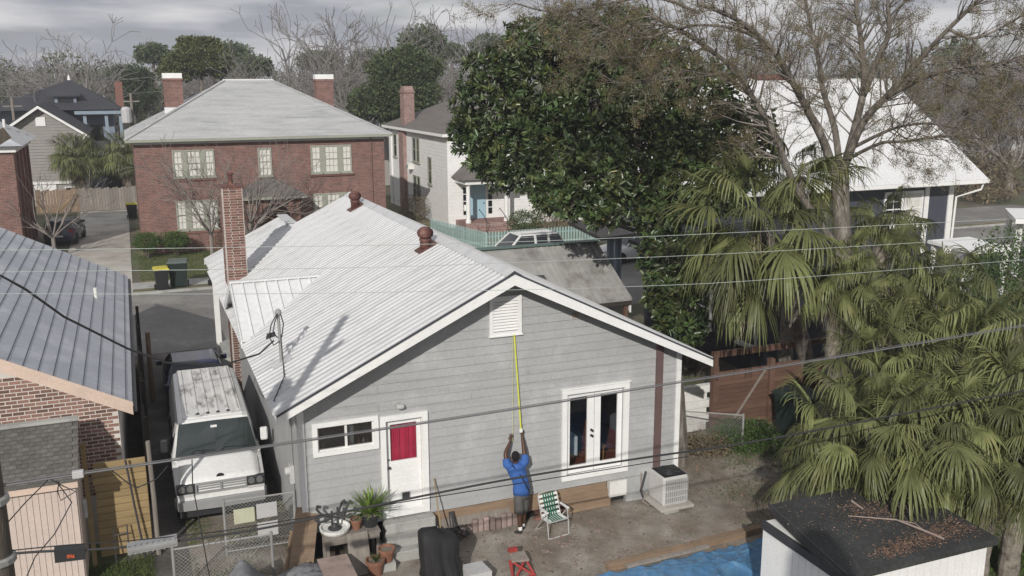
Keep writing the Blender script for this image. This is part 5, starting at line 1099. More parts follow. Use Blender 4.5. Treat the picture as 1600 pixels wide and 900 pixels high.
# ---- the tall half-bare tree at right
rng = np.random.default_rng(8)
bt = thing('half_bare_tree', 'tall spreading tree with fine brown-green sprays on grey limbs at upper right', 'tree', (15.9, 2.7, 0))
tk = [(15.85, 2.6, 0), DP(1318, 520, 26.6), DP(1318, 420, 26.9), DP(1314, 330, 27), DP(1312, 262, 27)]
limb_tube('trunk', tk, [.33, .29, .26, .25, .24], bt, n=12)
LB = [([(1311, 300, 27), (1290, 228, 26.6), (1262, 172, 26.2), (1237, 125, 25.8), (1205, 75, 25.3), (1150, 30, 24.6), (1090, 5, 24)], .17),
      ([(1314, 290, 27), (1305, 205, 27.3), (1286, 142, 27.6), (1279, 95, 28), (1262, 20, 28.6), (1250, -60, 29)], .13),
      ([(1314, 280, 27), (1332, 215, 27), (1350, 135, 27), (1346, 70, 27), (1338, 10, 27.2), (1330, -70, 27.5)], .16),
      ([(1348, 150, 27), (1372, 92, 26.6), (1389, 50, 26.2), (1388, 0, 25.8), (1400, -60, 25.5)], .13),
      ([(1316, 270, 27), (1348, 192, 26.4), (1386, 150, 25.8), (1426, 105, 25.2), (1482, 45, 24.5), (1530, 0, 24)], .15),
      ([(1384, 152, 25.8), (1450, 118, 25.0), (1512, 102, 24.4), (1560, 100, 24), (1610, 86, 23.6), (1680, 70, 23.2)], .10),
      ([(1330, 232, 26.8), (1378, 208, 26), (1410, 197, 25.4), (1452, 193, 24.8), (1500, 200, 24.2)], .07),
      ([(1322, 250, 26.8), (1375, 224, 25.8), (1415, 221, 25.2), (1482, 212, 24.6), (1540, 218, 24.1)], .07),
      ([(1318, 400, 27), (1275, 340, 26.4), (1240, 285, 26), (1212, 215, 25.6), (1175, 150, 25.3), (1150, 110, 25), (1085, 62, 24.2), (1020, 25, 23.6)], .14),
      ([(1182, 160, 25.3), (1140, 122, 24.9), (1092, 114, 24.3), (1050, 108, 23.8), (1020, 120, 23.4)], .045),
      ([(1165, 135, 25.2), (1120, 85, 24.6), (1060, 45, 24), (990, 40, 23.3), (930, 62, 22.8)], .06),
      ([(1200, 70, 25.3), (1150, 45, 24.6), (1080, 40, 24), (1000, 60, 23.4), (940, 40, 22.8), (880, 5, 22.3)], .055),
      ([(1150, 112, 25), (1090, 120, 24.2), (1010, 128, 23.6), (960, 130, 23.1)], .04),
      ([(1092, 20, 24), (1020, -5, 23.5), (930, 10, 23), (860, 18, 22.6), (805, 5, 22.2)], .055),
      ([(1100, 60, 24), (1030, 85, 23.4), (960, 90, 22.9), (905, 85, 22.5)], .04),
      ([(1482, 45, 24.5), (1520, 60, 24), (1570, 40, 23.6), (1620, 10, 23.2)], .06),
      ([(1450, 118, 25), (1500, 140, 24.5), (1550, 160, 24), (1600, 165, 23.6)], .05)]
seg, tips = [], []; sp = dict(step=.28, wob=.13, up=.015, rmin=.0045, bare=.12, dens=.85, ang=.75, ratio=(.42, .72), leaflev=1)
for pts, r0 in LB:
    P3 = [DP(*p) for p in pts]; n = len(P3); out, rr_ = limb_tube('limb', P3, [.82*r0*(1-.66*i/(n-1)) for i in range(n)], bt, n=7)
    for i in range(3, len(out)):
        d = out[i]-out[i-1]; t = i/len(out)
        for _ in range(rng.poisson(3.9 if t > .3 else .8)):
            a = norm(rng.normal(size=(1, 3)))[0]; s = np.cross(d/np.linalg.norm(d), a); s /= np.linalg.norm(s); nd = d/np.linalg.norm(d)*.7+s*.75
            branch(seg, tips, out[i], nd, min(rr_[i]*.45, .03), rng.uniform(.8, 1.7)*(1.1-.4*t)*(1 if r0 > .05 else .62), 2, rng, sp)
V, Q = twigs(seg); put('twigs', (V, Q, None), 'bark_bare', bt)
tips = np.array(tips); n = len(tips); k = max(1, int(210000/n)); pos = np.repeat(tips[:, :3], k, 0)+rng.normal(size=(n*k, 3))*.055; d = np.repeat(tips[:, 3:], k, 0)+rng.normal(size=(n*k, 3))*.8
tn = tint_of(len(pos), rng, .55, 1.4, .15); gsel = rng.random(len(pos)) < .3; tn[gsel] *= np.array([.75, 1.05, .6]); psel = rng.random(len(pos)) < .12; tn[psel] *= np.array([1.35, .95, 1.0])
put('sprays', leaves(pos, d, rng.uniform(.02, .05, len(pos)), rng.uniform(.008, .018, len(pos)), rng, .2, tn), 'leaf_fine', bt)
print('big tree', len(seg), n, k)

# ---- cabbage palms
def frond_mesh(seed, m, el, droop=1.0, pet=.9, nl=44, dead=False):
    """a costapalmate fan for a leaf held at elevation el: fused near the hub, tips hanging with gravity"""
    r = random.Random(seed); V, F = [], []; g = Vector((-math.sin(el), 0, -math.cos(el)))
    def strip(pts, sd, ws, fold):
        b = len(V)
        for p, s, w in zip(pts, sd, ws): V.extend([tuple(p-s*w), tuple(p+g*(fold*w)), tuple(p+s*w)])
        for i in range(len(pts)-1):
            o = b+3*i; F.append((o, o+1, o+4, o+3)); F.append((o+1, o+2, o+5, o+4))
    pp = [Vector((0, 0, 0))]; d = Vector((1, 0, 0))
    for i in range(6): d = (d+g*.075*droop).normalized(); pp.append(pp[-1]+d*pet/6)
    strip(pp, [Vector((0, 1, 0))]*7, [.028-.016*i/6 for i in range(7)], .5)
    hub, ax, Y = pp[-1], d, Vector((0, 1, 0)); half = r.uniform(1.55, 1.95)
    for k in range(nl):
        a = -half+2*half*k/(nl-1)+r.uniform(-.05, .05); st = hub+(ax+g*.15).normalized()*.26*max(0, math.cos(a))
        q = st.copy(); dd = (ax*math.cos(a)+Y*math.sin(a)+g*.30*abs(math.sin(a))).normalized(); L_ = (1.10-.25*abs(a)/2)*r.uniform(.78, 1.1); n = 7; dr = droop*r.uniform(.55, 1.35); pts, ws, sd = [q.copy()], [.006], []
        broken = r.random() < .12
        for i in range(1, n):
            t = i/(n-1); b_ = min(.93, max(0, t-.28)*1.25*dr)
            if broken and t > .5: b_ = .97
            e = (dd*(1-b_)+g*b_).normalized(); q = q+e*L_/(n-1); pts.append(q.copy()); ws.append((.006+.019*math.sin(min(1, t*2.6)*1.5))*(1-t)**.55+.0012 if not dead else .007*(1-t)+.003)
        for i in range(n):
            e = pts[min(i+1, n-1)]-pts[max(i-1, 0)]; s_ = e.cross(g); sd.append(s_.normalized() if s_.length > 1e-4 else Y)
        strip(pts, sd, ws, .45)
    me = bpy.data.meshes.new('frond'); me.from_pydata([tuple(v) for v in V], [], F); me.materials.append(MATS[m]); me.update(); return me
ELS = (1.15, .8, .45, .1, -.25, -.6, -.95)
FM = {e: [frond_mesh(10*i+j, 'frond', e, (.8, 1.05, 1.3)[j], (1.0, .85, .9)[j]) for j in range(3)] for i, e in enumerate(ELS)}
FD = [frond_mesh(80+i, 'frond_dead', -1.15, 1.6, .8, 30, True) for i in range(3)]
def set_frond(t, loc, el, az, sc, r):
    e = min(ELS, key=lambda q: abs(q-el)); return inst('frond', r.choice(FM[e]), t, loc, (r.uniform(-.3, .3), -el, az), sc)
def palm(label, u, v, dist, scale, trunk_r=.17, nf=22, nd=6, seed=0, base=None, top=True):
    c = DP(u, v, dist); r = random.Random(seed); bx, by = (c[0]+r.uniform(-.4, .4), c[1]+r.uniform(-.4, .4)) if base is None else base
    t = thing('cabbage_palm', label, 'palm', (bx, by, 0), 'cabbage palms at right'); h = c[2]-.15
    pts = [(bx+(c[0]-bx)*s**1.5, by+(c[1]-by)*s**1.5, h*s) for s in np.linspace(0, 1, 14)]; rad = [trunk_r*(1.25-.25*s)*(1+.10*((i % 2)-.5)) for i, s in enumerate(np.linspace(0, 1, 14))]
    tr_ = MB().tube(pts, rad, 12).build('trunk', 'palm_bark', t)
    bo = MB().prism([(-.05, 0), (.05, 0), (.03, .26), (0, .32), (-.03, .26)], 'y', -.012, .012).mesh('boot', 'palm_bark')
    for k in range(40):
        s = .45+.55*k/40; a = k*2.4; p = (bx+(c[0]-bx)*s**1.5, by+(c[1]-by)*s**1.5, h*s-.2); rr2 = trunk_r*1.05
        inst('boot', bo, tr_, (p[0]-bx+rr2*math.cos(a), p[1]-by+rr2*math.sin(a), p[2]), (0, 0, 0), scale).rotation_euler = Matrix.Rotation(a-math.pi/2, 3, 'Z').to_4x4().to_euler()
        COL.objects[-1].rotation_euler.x = 0
    for k in range(nf):
        s = k/max(nf-1, 1); set_frond(t, (c[0]-bx, c[1]-by, c[2]-.05*s), 1.15-2.1*s**.85+r.uniform(-.18, .18), k*2.399+r.uniform(-.3, .3), scale*r.uniform(.6, 1.25), r)
    for k in range(nd): inst('dead_frond', FD[k % 3], t, (c[0]-bx, c[1]-by, c[2]-.25), (r.uniform(-.3, .3), 1.15+r.uniform(-.12, .2), k*2.1+r.uniform(-.4, .4)), scale*r.uniform(.8, 1))
    return t
PL = [('tall palm left of the half-bare trunk with fans hanging over the red gate', 1184, 345, 23.3, 1.3, .2, 32, 12, tuple(G(1268, 640)[:2])),
      ('tall palm directly behind the half-bare tree trunk with fans spread before the white roof', 1250, 268, 27.5, .85, .18, 30, 5, None),
      ('tall palm right of the half-bare trunk with a rounded crown below white roof', 1380, 335, 27.5, .8, .18, 28, 4, None),
      ('palm with drooping fans just right of the shaggy trunk at mid height', 1312, 420, 23, .72, .18, 30, 7, None),
      ('palm with drooping fans under the navy house window', 1392, 425, 23.5, .80, .17, 32, 5, None),
      ('palm with fans crossing the white corner board of the navy house', 1462, 450, 23, .72, .16, 30, 3, None),
      ('palm with a broad crown above the left part of black shed roof', 1372, 572, 19.8, .74, .17, 30, 5, None),
      ('palm high above the middle of black shed roof', 1435, 530, 21, .76, .17, 28, 6, None),
      ('palm right of centre above the black shed with reddish fruit stalks', 1505, 545, 20, .82, .17, 28, 5, None),
      ('palm against the right border at mid height with pale green fans', 1590, 500, 21, .9, .17, 28, 4, None),
      ('low palm left of the black shed hiding the green bin foot', 1300, 690, 18.2, .70, .16, 30, 5, None),
      ('low palm behind the left half of black shed roof', 1370, 655, 17.6, .78, .16, 28, 4, None),
      ('low bright palm hanging over the far edge of black shed roof', 1455, 672, 17.2, .82, .16, 28, 6, None),
      ('palm in the thick of the crowns right of the bright low palm', 1530, 635, 17.8, .80, .16, 28, 5, None),
      ('low palm drooping over the right end of black shed roof', 1555, 700, 17.2, .74, .16, 28, 8, None),
      ('palm at the right border above grass with yellowing fans', 1615, 640, 18, .85, .16, 32, 5, None)]
for i, (lb_, u, v, d, sc_, tr_r, nf, nd, ba) in enumerate(PL): palm(lb_, u, v, d, sc_, tr_r, nf, nd+3, 30+i, ba)
for j, (u, v, d) in enumerate(((118, 243, 78), (197, 238, 82))):
    c = P(u, v, 'y', 63.5-.5*j); r = random.Random(j); t = thing('far_palm', ['far palm in front of the tan gable house', 'far palm beside the left corner of brick house'][j], 'palm', (c[0], c[1], 0))
    MB().tube([(c[0], c[1], 0), (c[0], c[1], c[2])], [.28, .24], 8).build('trunk', 'palm_bark', t)
    for k in range(56): s = k/55; set_frond(t, (0, 0, c[2]), 1.2-1.9*s, k*2.399, 1.2*r.uniform(.85, 1.1), r)
    for k in range(8): inst('dead_frond', FD[k % 3], t, (0, 0, c[2]-.3), (0, 1.15, k*.8), 1.15)

# ---- small bare trees before the far houses
def bare_tree(name, label, x, y, h, seed, sp, nl=5, spread=.6, r0=.10, m='bark_bare', lev=3, lean=(0, 0)):
    rng = np.random.default_rng(seed); t = thing(name, label, 'tree', (x, y, 0)); th = h*.22; MB().tube([(x, y, 0), (x+lean[0]*th, y+lean[1]*th, th)], [r0*1.25, r0], 7).build('trunk', m, t); seg, tips = [], []
    for k in range(nl):
        a = 2*math.pi*k/nl+rng.uniform(-.4, .4); d = np.array([math.cos(a)*spread, math.sin(a)*spread, 1.0]); branch(seg, tips, (x+lean[0]*th, y+lean[1]*th, th*.95), d, r0*.75, h*.62*rng.uniform(.8, 1.1), lev, rng, sp)
    V, Q = twigs(seg); n = len(V); put('crown', (V, Q, np.ones((n, 3))*rng.uniform(.85, 1.1)), m, t); return t
sps = dict(step=.45, wob=.12, up=.0, rmin=.011, bare=.12, dens=1.15, ang=.62, ratio=(.5, .75), leaflev=-1)
bare_tree('bare_tree', 'small bare tree with fanned branches in the driveway beside far-left brick building', -7.0, 40.6, 5.2, 3, sps, 9, .95, .10, lev=2)
bare_tree('bare_tree', 'bare small tree rising before the brick house entrance beside the grey house chimney', 3.3, 35.6, 6.2, 5, sps, 9, .8, .11, lev=2)
bare_tree('bare_tree', 'slender bare tree before the left windows of the brick house', 1.2, 36.0, 6.6, 9, sps, 6, .55, .09, lev=2)
# ---- clipped and wild bushes
def bush(label, x, y, rx, rz, n, seed, m='bush', ll=.09, z0=None, tint=(1, 1, 1), name='bush', stems=True):
    rng = np.random.default_rng(seed); t = thing(name, label, 'bush', (x, y, 0)); c = np.array([x, y, (rz if z0 is None else z0)]); Pp, Nn = blob_points([(c, (rx, rx, rz))], n/(rx*rx+2*rx*rz), rng, .6); Pp[:, 2] = np.maximum(Pp[:, 2], .03)
    tn = tint_of(len(Pp), rng, .5, 1.5)*np.array(tint); put('foliage', leaves(Pp, Nn+rng.normal(size=Nn.shape)*.7, rng.uniform(.6, 1.3, len(Pp))*ll, rng.uniform(.6, 1.3, len(Pp))*ll*.45, rng, .2, tn), m, t)
    if stems:
        seg = [[x, y, 0, *(c+rng.normal(size=3)*np.array([rx, rx, rz])*.5), .02, .006] for _ in range(14)]; V, Q = twigs(seg); put('stems', (V, Q, None), 'bark', t)
bush('left of two clipped green bushes before the brick house', -2.1, 38.1, .75, .55, 3000, 1, z0=.95, tint=(1.2, 1.25, .9)); bush('right of two clipped green bushes before the brick house', -.6, 38.1, .75, .5, 3000, 2, z0=.95, tint=(1.2, 1.25, .9))
bush('twiggy reddish shrub before the brick house by its lower window', 2.1, 37.4, .9, .7, 1500, 3, z0=.8, tint=(1.9, .9, .9), ll=.07)
bush('straw-coloured leggy shrub behind the white cars', 22.5, 36.5, 1.7, 1.7, 3200, 4, 'leaf_fine', .12); bush('low dark green shrub right of the white house porch', 20.8, 37.5, 1.2, .8, 2500, 5, ll=.12); bush('dry brown shrub below the white house side wall', 15.6, 45.5, 1.0, 1.0, 1800, 6, 'leaf_fine', .1)
bush('weedy green undergrowth in front of the red gate', 12.2, 1.9, 1.0, .42, 5000, 7, ll=.07, z0=.2, tint=(1.2, 1.3, 1), stems=False); bush('dry weeds along the path near the cream wall', 10.9, 1.9, .7, .3, 2200, 8, 'leaf_fine', .07, .15, stems=False); bush('leafy undergrowth at the foot of the palms behind black shed', 13.2, -.6, 1.5, .6, 6000, 9, ll=.08, z0=.3, stems=False)
bush('thick green shrub at the right border below the flat canopy', 27.5, 6.5, 2.6, 2.0, 9000, 10, ll=.14); bush('dense dark shrub hiding the foot of the tall palms', 18.5, 1.2, 2.2, 1.6, 8000, 12, ll=.12); bush('brown thicket under the palms at lower right', 14.5, -3.6, 1.7, 1.2, 7000, 13, 'leaf_fine', .1)
# ---- litter, stones and grass nobody could count
rng = np.random.default_rng(77)
def scatter(name, pts, ll, ww, m, tint, flat=True, parent=None):
    n = len(pts); d = rng.normal(size=(n, 3)); d[:, 2] *= .15 if flat else 1; o = inst(name, npmesh(name, *leaves(pts, d, rng.uniform(.5, 1.2, n)*ll, rng.uniform(.5, 1.2, n)*ww, rng, .2, tint)[:2], m, np.repeat(tint, 6, 0)), parent); stuff(o); return o
n = 5000; x = rng.uniform(2.5, 13, n); y = rng.uniform(-8, 2.8, n); w_ = np.exp(-((y-1.5)/1.3)**2)*(x > 9)+.30; k = rng.random(n) < w_
scatter('leaf_litter', np.stack([x, y, np.full(n, .035)], 1)[k], .07, .035, 'litter', tint_of(k.sum(), rng, .5, 1.5))
n = 420; x = 5.6+rng.normal(size=n)*1.3; y = -1.55+rng.normal(size=n)*.5-.12*(x-5.6); st_ = MB(); 
for i in range(n):
    s = rng.uniform(.01, .035)*(3.0 if i % 40 == 0 else 1); st_.M = Matrix.Translation((x[i], y[i], .02)) @ Matrix.Rotation(rng.uniform(0, 6), 4, 'Z'); st_.hexa([(-s, -s*.7, -s*.4), (s, -s, -s*.4), (s*.8, s, -s*.4), (-s, s*.8, -s*.4), (-s*.6, -s*.5, s*.4), (s*.7, -s*.4, s*.35), (s*.4, s*.6, s*.4), (-s*.7, s*.4, s*.3)])
st_.M = None; stuff(st_.build('rubble', 'fieldstone'))
def grass(name, x0, x1, y0, y1, n, h, col, dens=None, z=0):
    x = rng.uniform(x0, x1, n); y = rng.uniform(y0, y1, n)
    if dens is not None: k = rng.random(n) < dens(x, y); x, y = x[k], y[k]
    p = np.stack([x, y, np.full(len(x), z)], 1); d = rng.normal(size=(len(x), 3))*.55; d[:, 2] = 1; tn = tint_of(len(x), rng, .5, 1.5)*np.array(col)
    stuff(inst(name, npmesh(name, *leaves(p, d, rng.uniform(.4, 1.2, len(x))*h, .012, rng, .2)[:2], 'bush', np.repeat(tn, 6, 0))))
patch = lambda x, y: np.clip(np.sin(x*1.7+y)*np.sin(y*2.3-x*.6)+.35, 0, 1)
grass('grass', 9.2, 14.5, -4.5, 1.8, 26000, .06, (1.2, 1.15, .9), lambda x, y: patch(x, y)*.6); grass('grass', 10.2, 15.5, -9.5, -4, 60000, .09, (1.3, 1.3, .8), lambda x, y: .3+.7*patch(x, y)); grass('grass', -2.2, 0, -.8, 3.2, 9000, .06, (1.6, 1.35, 1.1), lambda x, y: patch(x*2, y)); grass('lawn_grass', -2.6, 12, 31.3, 39.3, 40000, .10, (1.4, 1.3, .9), None, -.02); grass('grass', -4.3, -2.9, -.6, 1.5, 5000, .09, (1.5, 1.25, 1.1), None, -.02)
# litter and twigs lying on the black shed roof
n = 2600; u = rng.uniform(0, 1, n); x = 8.0+u*2.1+rng.normal(size=n)*.15; y = -7.35+.55*u*rng.uniform(0, 1, n)+rng.normal(size=n)*.10; m2 = rng.random(n) < .28; x[m2] = 8.9+rng.normal(size=m2.sum())*.38; y[m2] = -6.15+rng.normal(size=m2.sum())*.25; ok = (x > 7.2) & (x < 10.15) & (y > -7.6) & (y < -5.4)
scatter('roof_litter', np.stack([x, y, 2.19+.034*(y+7.66)], 1)[ok], .05, .014, 'litter', tint_of(ok.sum(), rng, .5, 1.5))
n = 500; x = rng.uniform(7.2, 10.1, n); y = rng.uniform(-7.5, -5.4, n); scatter('roof_specks', np.stack([x, y, 2.192+.034*(y+7.66)], 1), .03, .012, 'litter', tint_of(n, rng, 1, 2.6, .3))
tw = thing('fallen_branch', 'long pale fallen branch lying on the black shed roof', 'branch', (9.0, -6.4, 2.2))
b0 = [P(1325, 806, 'z', 2.25), P(1400, 812, 'z', 2.25), P(1432, 824, 'z', 2.25), P(1475, 842, 'z', 2.23)]; MB().tube(b0, [.008, .014, .018, .02], 6).build('stem', 'ply_pink', tw); MB().tube([b0[1], P(1430, 818, 'z', 2.26), P(1440, 826, 'z', 2.25)], .008, 5).build('side_twig', 'ply_pink', tw)
tag(MB().tube([P(1331, 783, 'z', 2.27), P(1348, 795, 'z', 2.26)], [.022, .016], 6).build('short_stick', 'ply_pink'), 'short pale stick lying on the far part of black shed roof', 'stick')
# ------------------------------------------------------------------ the man with the tape measure
man = thing('person', 'man in blue t-shirt and grey shorts reaching up the wall with a tape measure', 'person', (4.56, -.42, 0))
def J(u, v, y): return Vector(P(u, v, 'y', y))
def skin(name, verts, edges, rad, m, root=0, sub=2, parent=man):
    o = OFF[man.name]; me = bpy.data.meshes.new(name); me.from_pydata([tuple(Vector(v)-Vector(o)) for v in verts], edges, []); me.materials.append(MATS[m]); ob = inst(name, me, parent)
    md = ob.modifiers.new('skin', 'SKIN'); md.use_smooth_shade = True; md.branch_smoothing = .6
    for i, r in enumerate(rad): me.skin_vertices[0].data[i].radius = r if isinstance(r, tuple) else (r, r)
    me.skin_vertices[0].data[root].use_root = True
    s = ob.modifiers.new('sub', 'SUBSURF'); s.levels = s.render_levels = sub; return ob
pel, sp1, chest, neck = J(815, 770, -.42), J(813, 752, -.43), J(806.5, 733, -.42), J(805, 721, -.41)
headc, headt = J(805, 714, -.43), J(804.5, 710, -.44)
ls, le, lw, lh = J(792, 726, -.40), J(789.5, 708, -.30), J(796.5, 692, -.20), J(797.5, 686, -.17)
rs_, re_, rw, rh = J(820.5, 721, -.40), J(818.5, 700, -.28), J(816, 683, -.16), J(815, 677, -.12)
lhp, lk, la = J(810, 773, -.43), J(811.5, 802, -.46), J(813, 826, -.50)
rhp, rk, ra = J(820, 772, -.40), J(818.5, 799, -.34), J(817, 822, -.34)
la.z = .085; ra.z = .085; lt_, rt_ = la+Vector((-.13, .04, -.045)), ra+Vector((-.02, .17, -.045)); lheel, rheel = la+Vector((.03, -.035, -.04)), ra+Vector((.01, -.05, -.04))
Vv = [pel, sp1, chest, neck, headc, headt, ls, le, lw, lh, rs_, re_, rw, rh, lhp, lk, la, rhp, rk, ra]
Ed = [(0, 1), (1, 2), (2, 3), (3, 4), (4, 5), (2, 6), (6, 7), (7, 8), (8, 9), (2, 10), (10, 11), (11, 12), (12, 13), (0, 14), (14, 15), (15, 16), (0, 17), (17, 18), (18, 19)]
Rd = [(.09, .08), (.09, .08), (.10, .08), .055, (.075, .09), (.07, .085), .058, .05, .034, (.042, .02), .058, .05, .034, (.042, .02), .08, .066, .042, .08, .066, .042]
for hand, wv, idx, sg in ((lh, lw, 9, -1), (rh, rw, 13, 1)):
    up_ = (hand-wv).normalized(); sd = Vector((1, 0, 0))
    for k in range(4):
        k0 = hand+up_*.045+sd*(k-1.5)*.022; curl = 0 if sg < 0 else .05; a = len(Vv); Ln = (.065, .08, .075, .055)[k]
        Vv += [k0, k0+up_*Ln*.55+Vector((0, -curl*.5, 0)), k0+up_*Ln*(1 if sg < 0 else .6)+Vector((0, -curl*1.5, 0))]; Ed += [(idx, a), (a, a+1), (a+1, a+2)]; Rd += [.0105, .0095, .008]
    a = len(Vv); tb0 = hand+sd*(-sg)*.035*-1+up_*.0; Vv += [tb0, tb0+sd*sg*.03*1+up_*.04]; Ed += [(idx, a), (a, a+1)]; Rd += [.012, .009]
body = skin('body', Vv, Ed, Rd, 'skin')
def ell(c, rx, ry, n=24, fold=0, ph=0): return [(c[0]+rx*math.cos(a)*(1+fold*math.sin(5*a+ph)), c[1]+ry*math.sin(a)*(1+fold*math.sin(7*a+ph*2)), c[2]+.012*math.sin(3*a+ph)*(fold > 0)) for a in [2*math.pi*k/n for k in range(n)]]
def lerp(a, b, t): return a+(b-a)*t
sh_ = MB(); hip = pel+Vector((0, 0, -.03)); top_ = neck+Vector((0, .0, -.03))
sh_.loft([ell(hip, .185, .14, fold=.05, ph=1), ell(lerp(pel, sp1, .35), .19, .145, fold=.045, ph=2), ell(lerp(pel, sp1, .75), .175, .135, fold=.05, ph=3.1), ell(sp1, .18, .14, fold=.04, ph=4), ell(lerp(sp1, chest, .5), .20, .15, fold=.03, ph=5), ell(chest, .215, .15, fold=.02, ph=6), ell(lerp(chest, neck, .45), .20, .13, fold=.015), ell(lerp(chest, neck, .75), .13, .10), ell(top_, .075, .07)])
for a_, b_ in ((ls, le), (rs_, re_)):
    q0, q1 = lerp(a_, chest, .45)+Vector((0, 0, .0)), lerp(a_, b_, .5); sh_.tube([q0, lerp(q0, a_, .6), a_, lerp(a_, b_, .25), q1], [.09, .098, .092, .085, .08], 12)
sh_.build('shirt', 'shirt', man, True)
st2 = MB(); st2.loft([ell(pel+Vector((0, 0, .05)), .165, .125), ell(pel+Vector((0, 0, -.03)), .175, .135, fold=.02), ell(pel+Vector((0, .0, -.13)), .165, .135, fold=.03)])
for a_, b_, ph in ((lhp, lk, 0), (rhp, rk, 2)): st2.loft([ell(a_+Vector((0, 0, .02)), .10, .12), ell(lerp(a_, b_, .3), .108, .118, fold=.04, ph=ph), ell(lerp(a_, b_, .65), .105, .112, fold=.05, ph=ph+1), ell(lerp(a_, b_, .95), .11, .115, fold=.05, ph=ph+2)])
st2.build('shorts', 'shorts', man, True)
for a_, h_, t_ in ((la, lheel, lt_), (ra, rheel, rt_)):
    skin('sock', [a_+Vector((0, 0, .10)), a_+Vector((0, 0, -.02))], [(0, 1)], [.048, .05], 'sock'); skin('shoe', [h_, a_+Vector((0, 0, -.04)), (a_+t_)/2+Vector((0, 0, -.02)), t_], [(0, 1), (1, 2), (2, 3)], [(.042, .038), (.045, .042), (.045, .036), (.036, .028)], 'shoe')
# hair, ears and nose; the face is turned to the wall
hm = Matrix.Translation(headc-Vector(OFF[man.name])+Vector((0, 0, .012)))
h = MB()
h.lathe([(0, -.10), (.055, -.085), (.082, -.04), (.09, .01), (.085, .06), (.06, .10), (.025, .118), (0, .12)], tuple(headc+Vector((0, -.015, .015))), 14); h.build('hair', 'hair', man, True)
for s in (-1, 1): MB().lathe([(0, -.03), (.018, -.015), (.02, .01), (.0, .03)], tuple(headc+Vector((s*.088, .01, -.01))), 8).build('ear', 'skin', man, True)
MB().lathe([(0, -.02), (.014, -.012), (.008, .02), (0, .03)], tuple(headc+Vector((0, .1, -.01))), 8).build('nose', 'skin', man, True)
MB().tube([ls+Vector((.08, -.115, .02)), chest.lerp(sp1, .5)+Vector((.03, -.155, .0)), pel+Vector((.13, -.13, .06))], .014, 5).build('shoulder_strap', 'black', man)
tp = thing('tape_measure', 'yellow tape measure blade stretched from the gable vent down to the raised hand', 'tape measure', (4.7, -.15, 2.3))
top = J(803.5, 523, -.09); hand = J(814, 672, -.16)
MB().bar(top, hand, .004, .032, (1, 0, 0)).build('blade', 'tape_yellow', tp); MB().bar(top+Vector((-.03, .0, 0)), J(801, 690, -.12), .003, .005, (1, 0, 0)).build('blade_return', 'tape_yellow', tp)
MB().box(hand.x-.035, hand.y-.03, hand.z-.05, hand.x+.035, hand.y+.03, hand.z+.03, .012).build('case', 'web_white', tp)
# ------------------------------------------------------------------ utility pole, cables and wires
WY = -7.0
up = thing('utility_pole', 'weathered wooden utility pole cut by the lower left border', 'utility pole', (-4.42, WY, 0))
MB().tube([(-4.42, WY, 0), (-4.42, WY, 5), (-4.42, WY, 10.2)], [.17, .15, .12], 14).build('pole', 'pole_wood', up, True)
MB().lathe([(.0, 0), (.22, .0), (.24, .05), (.24, .75), (.2, .82), (0, .84)], (-4.95, WY+.05, 7.5), 16).build('transformer', 'grey_metal', up); MB().box(-4.75, WY-.04, 7.7, -4.6, WY+.1, 8.1).build('transformer_bracket', 'galv', up)
MB().bar((-4.25, WY, 8.9), (-3.85, WY+.1, 9.15), .09, .12).build('arm', 'pole_wood', up)
for z in (4.5, 5.2): MB().lathe([(.17, -.05), (.19, -.03), (.19, .03), (.17, .05)], (-4.42, WY, z), 14).build('clamp_band', 'galv', up)
def wire(name, label, px, rad, m, y=WY, y2=None, ext=(-4.45, None), n=5):
    p = [np.array(P(u, v, 'y', y if y2 is None else y+(y2-y)*(u/1600))) for u, v in px]
    d0 = p[1]-p[0]; p.insert(0, p[0]+(ext[0]-p[0][0])/d0[0]*d0) if ext[0] is not None else None
    d1 = p[-1]-p[-2]; p.append(p[-1]+d1*(6/abs(d1[0])))
    out = []
    for i in range(len(p)-1):
        p0, p1, p2, p3 = p[max(i-1, 0)], p[i], p[i+1], p[min(i+2, len(p)-1)]
        for k in range(6): t = k/6; out.append(.5*((2*p1)+(-p0+p2)*t+(2*p0-5*p1+4*p2-p3)*t*t+(-p0+3*p1-3*p2+p3)*t**3))
    out.append(p[-1]); c = out[0]; o = MB().tube(out, rad, n); return tag(o.build(name, m), label, 'wire')
wire('overhead_wire', 'thin pale overhead wire crossing just under the roof vents, highest of three', [(0, 391), (400, 386), (800, 378), (1200, 361), (1600, 341)], .0036, 'wire_pale')
wire('overhead_wire', 'thin pale overhead wire crossing the chimney and palms, middle of three', [(0, 425), (310, 421.5), (600, 417), (913, 406), (1200, 393), (1600, 369)], .0036, 'wire_pale')
wire('overhead_wire', 'thin pale overhead wire crossing the gable peak, lowest of three', [(0, 459), (400, 459), (800, 453), (980, 448), (1200, 437), (1600, 406)], .0036, 'wire_pale')
wire('grey_cable', 'grey lashed double cable crossing the back wall above the window and doors', [(0, 760), (130, 740), (490, 687), (800, 640), (1060, 598), (1200, 576), (1560, 516)], .012, 'cable_grey')
wire('messenger_strand', 'thin strand riding on top of the grey lashed cable', [(0, 756), (130, 737), (490, 684.5), (800, 637.5), (1060, 595.5), (1200, 573.5), (1560, 513.5)], .005, 'cable_grey')
wire('black_cable', 'thick black cable crossing low over the yard past the splice cases', [(0, 867), (60, 862), (180, 856), (345, 836), (450, 818), (600, 787), (800, 748), (1000, 716), (1200, 686), (1560, 618)], .015, 'cable')
wire('black_strand', 'thin strand above the splice cases beside the thick black cable', [(0, 862), (100, 852), (200, 845), (345, 830), (420, 818)], .007, 'cable', ext=(-4.45, None))
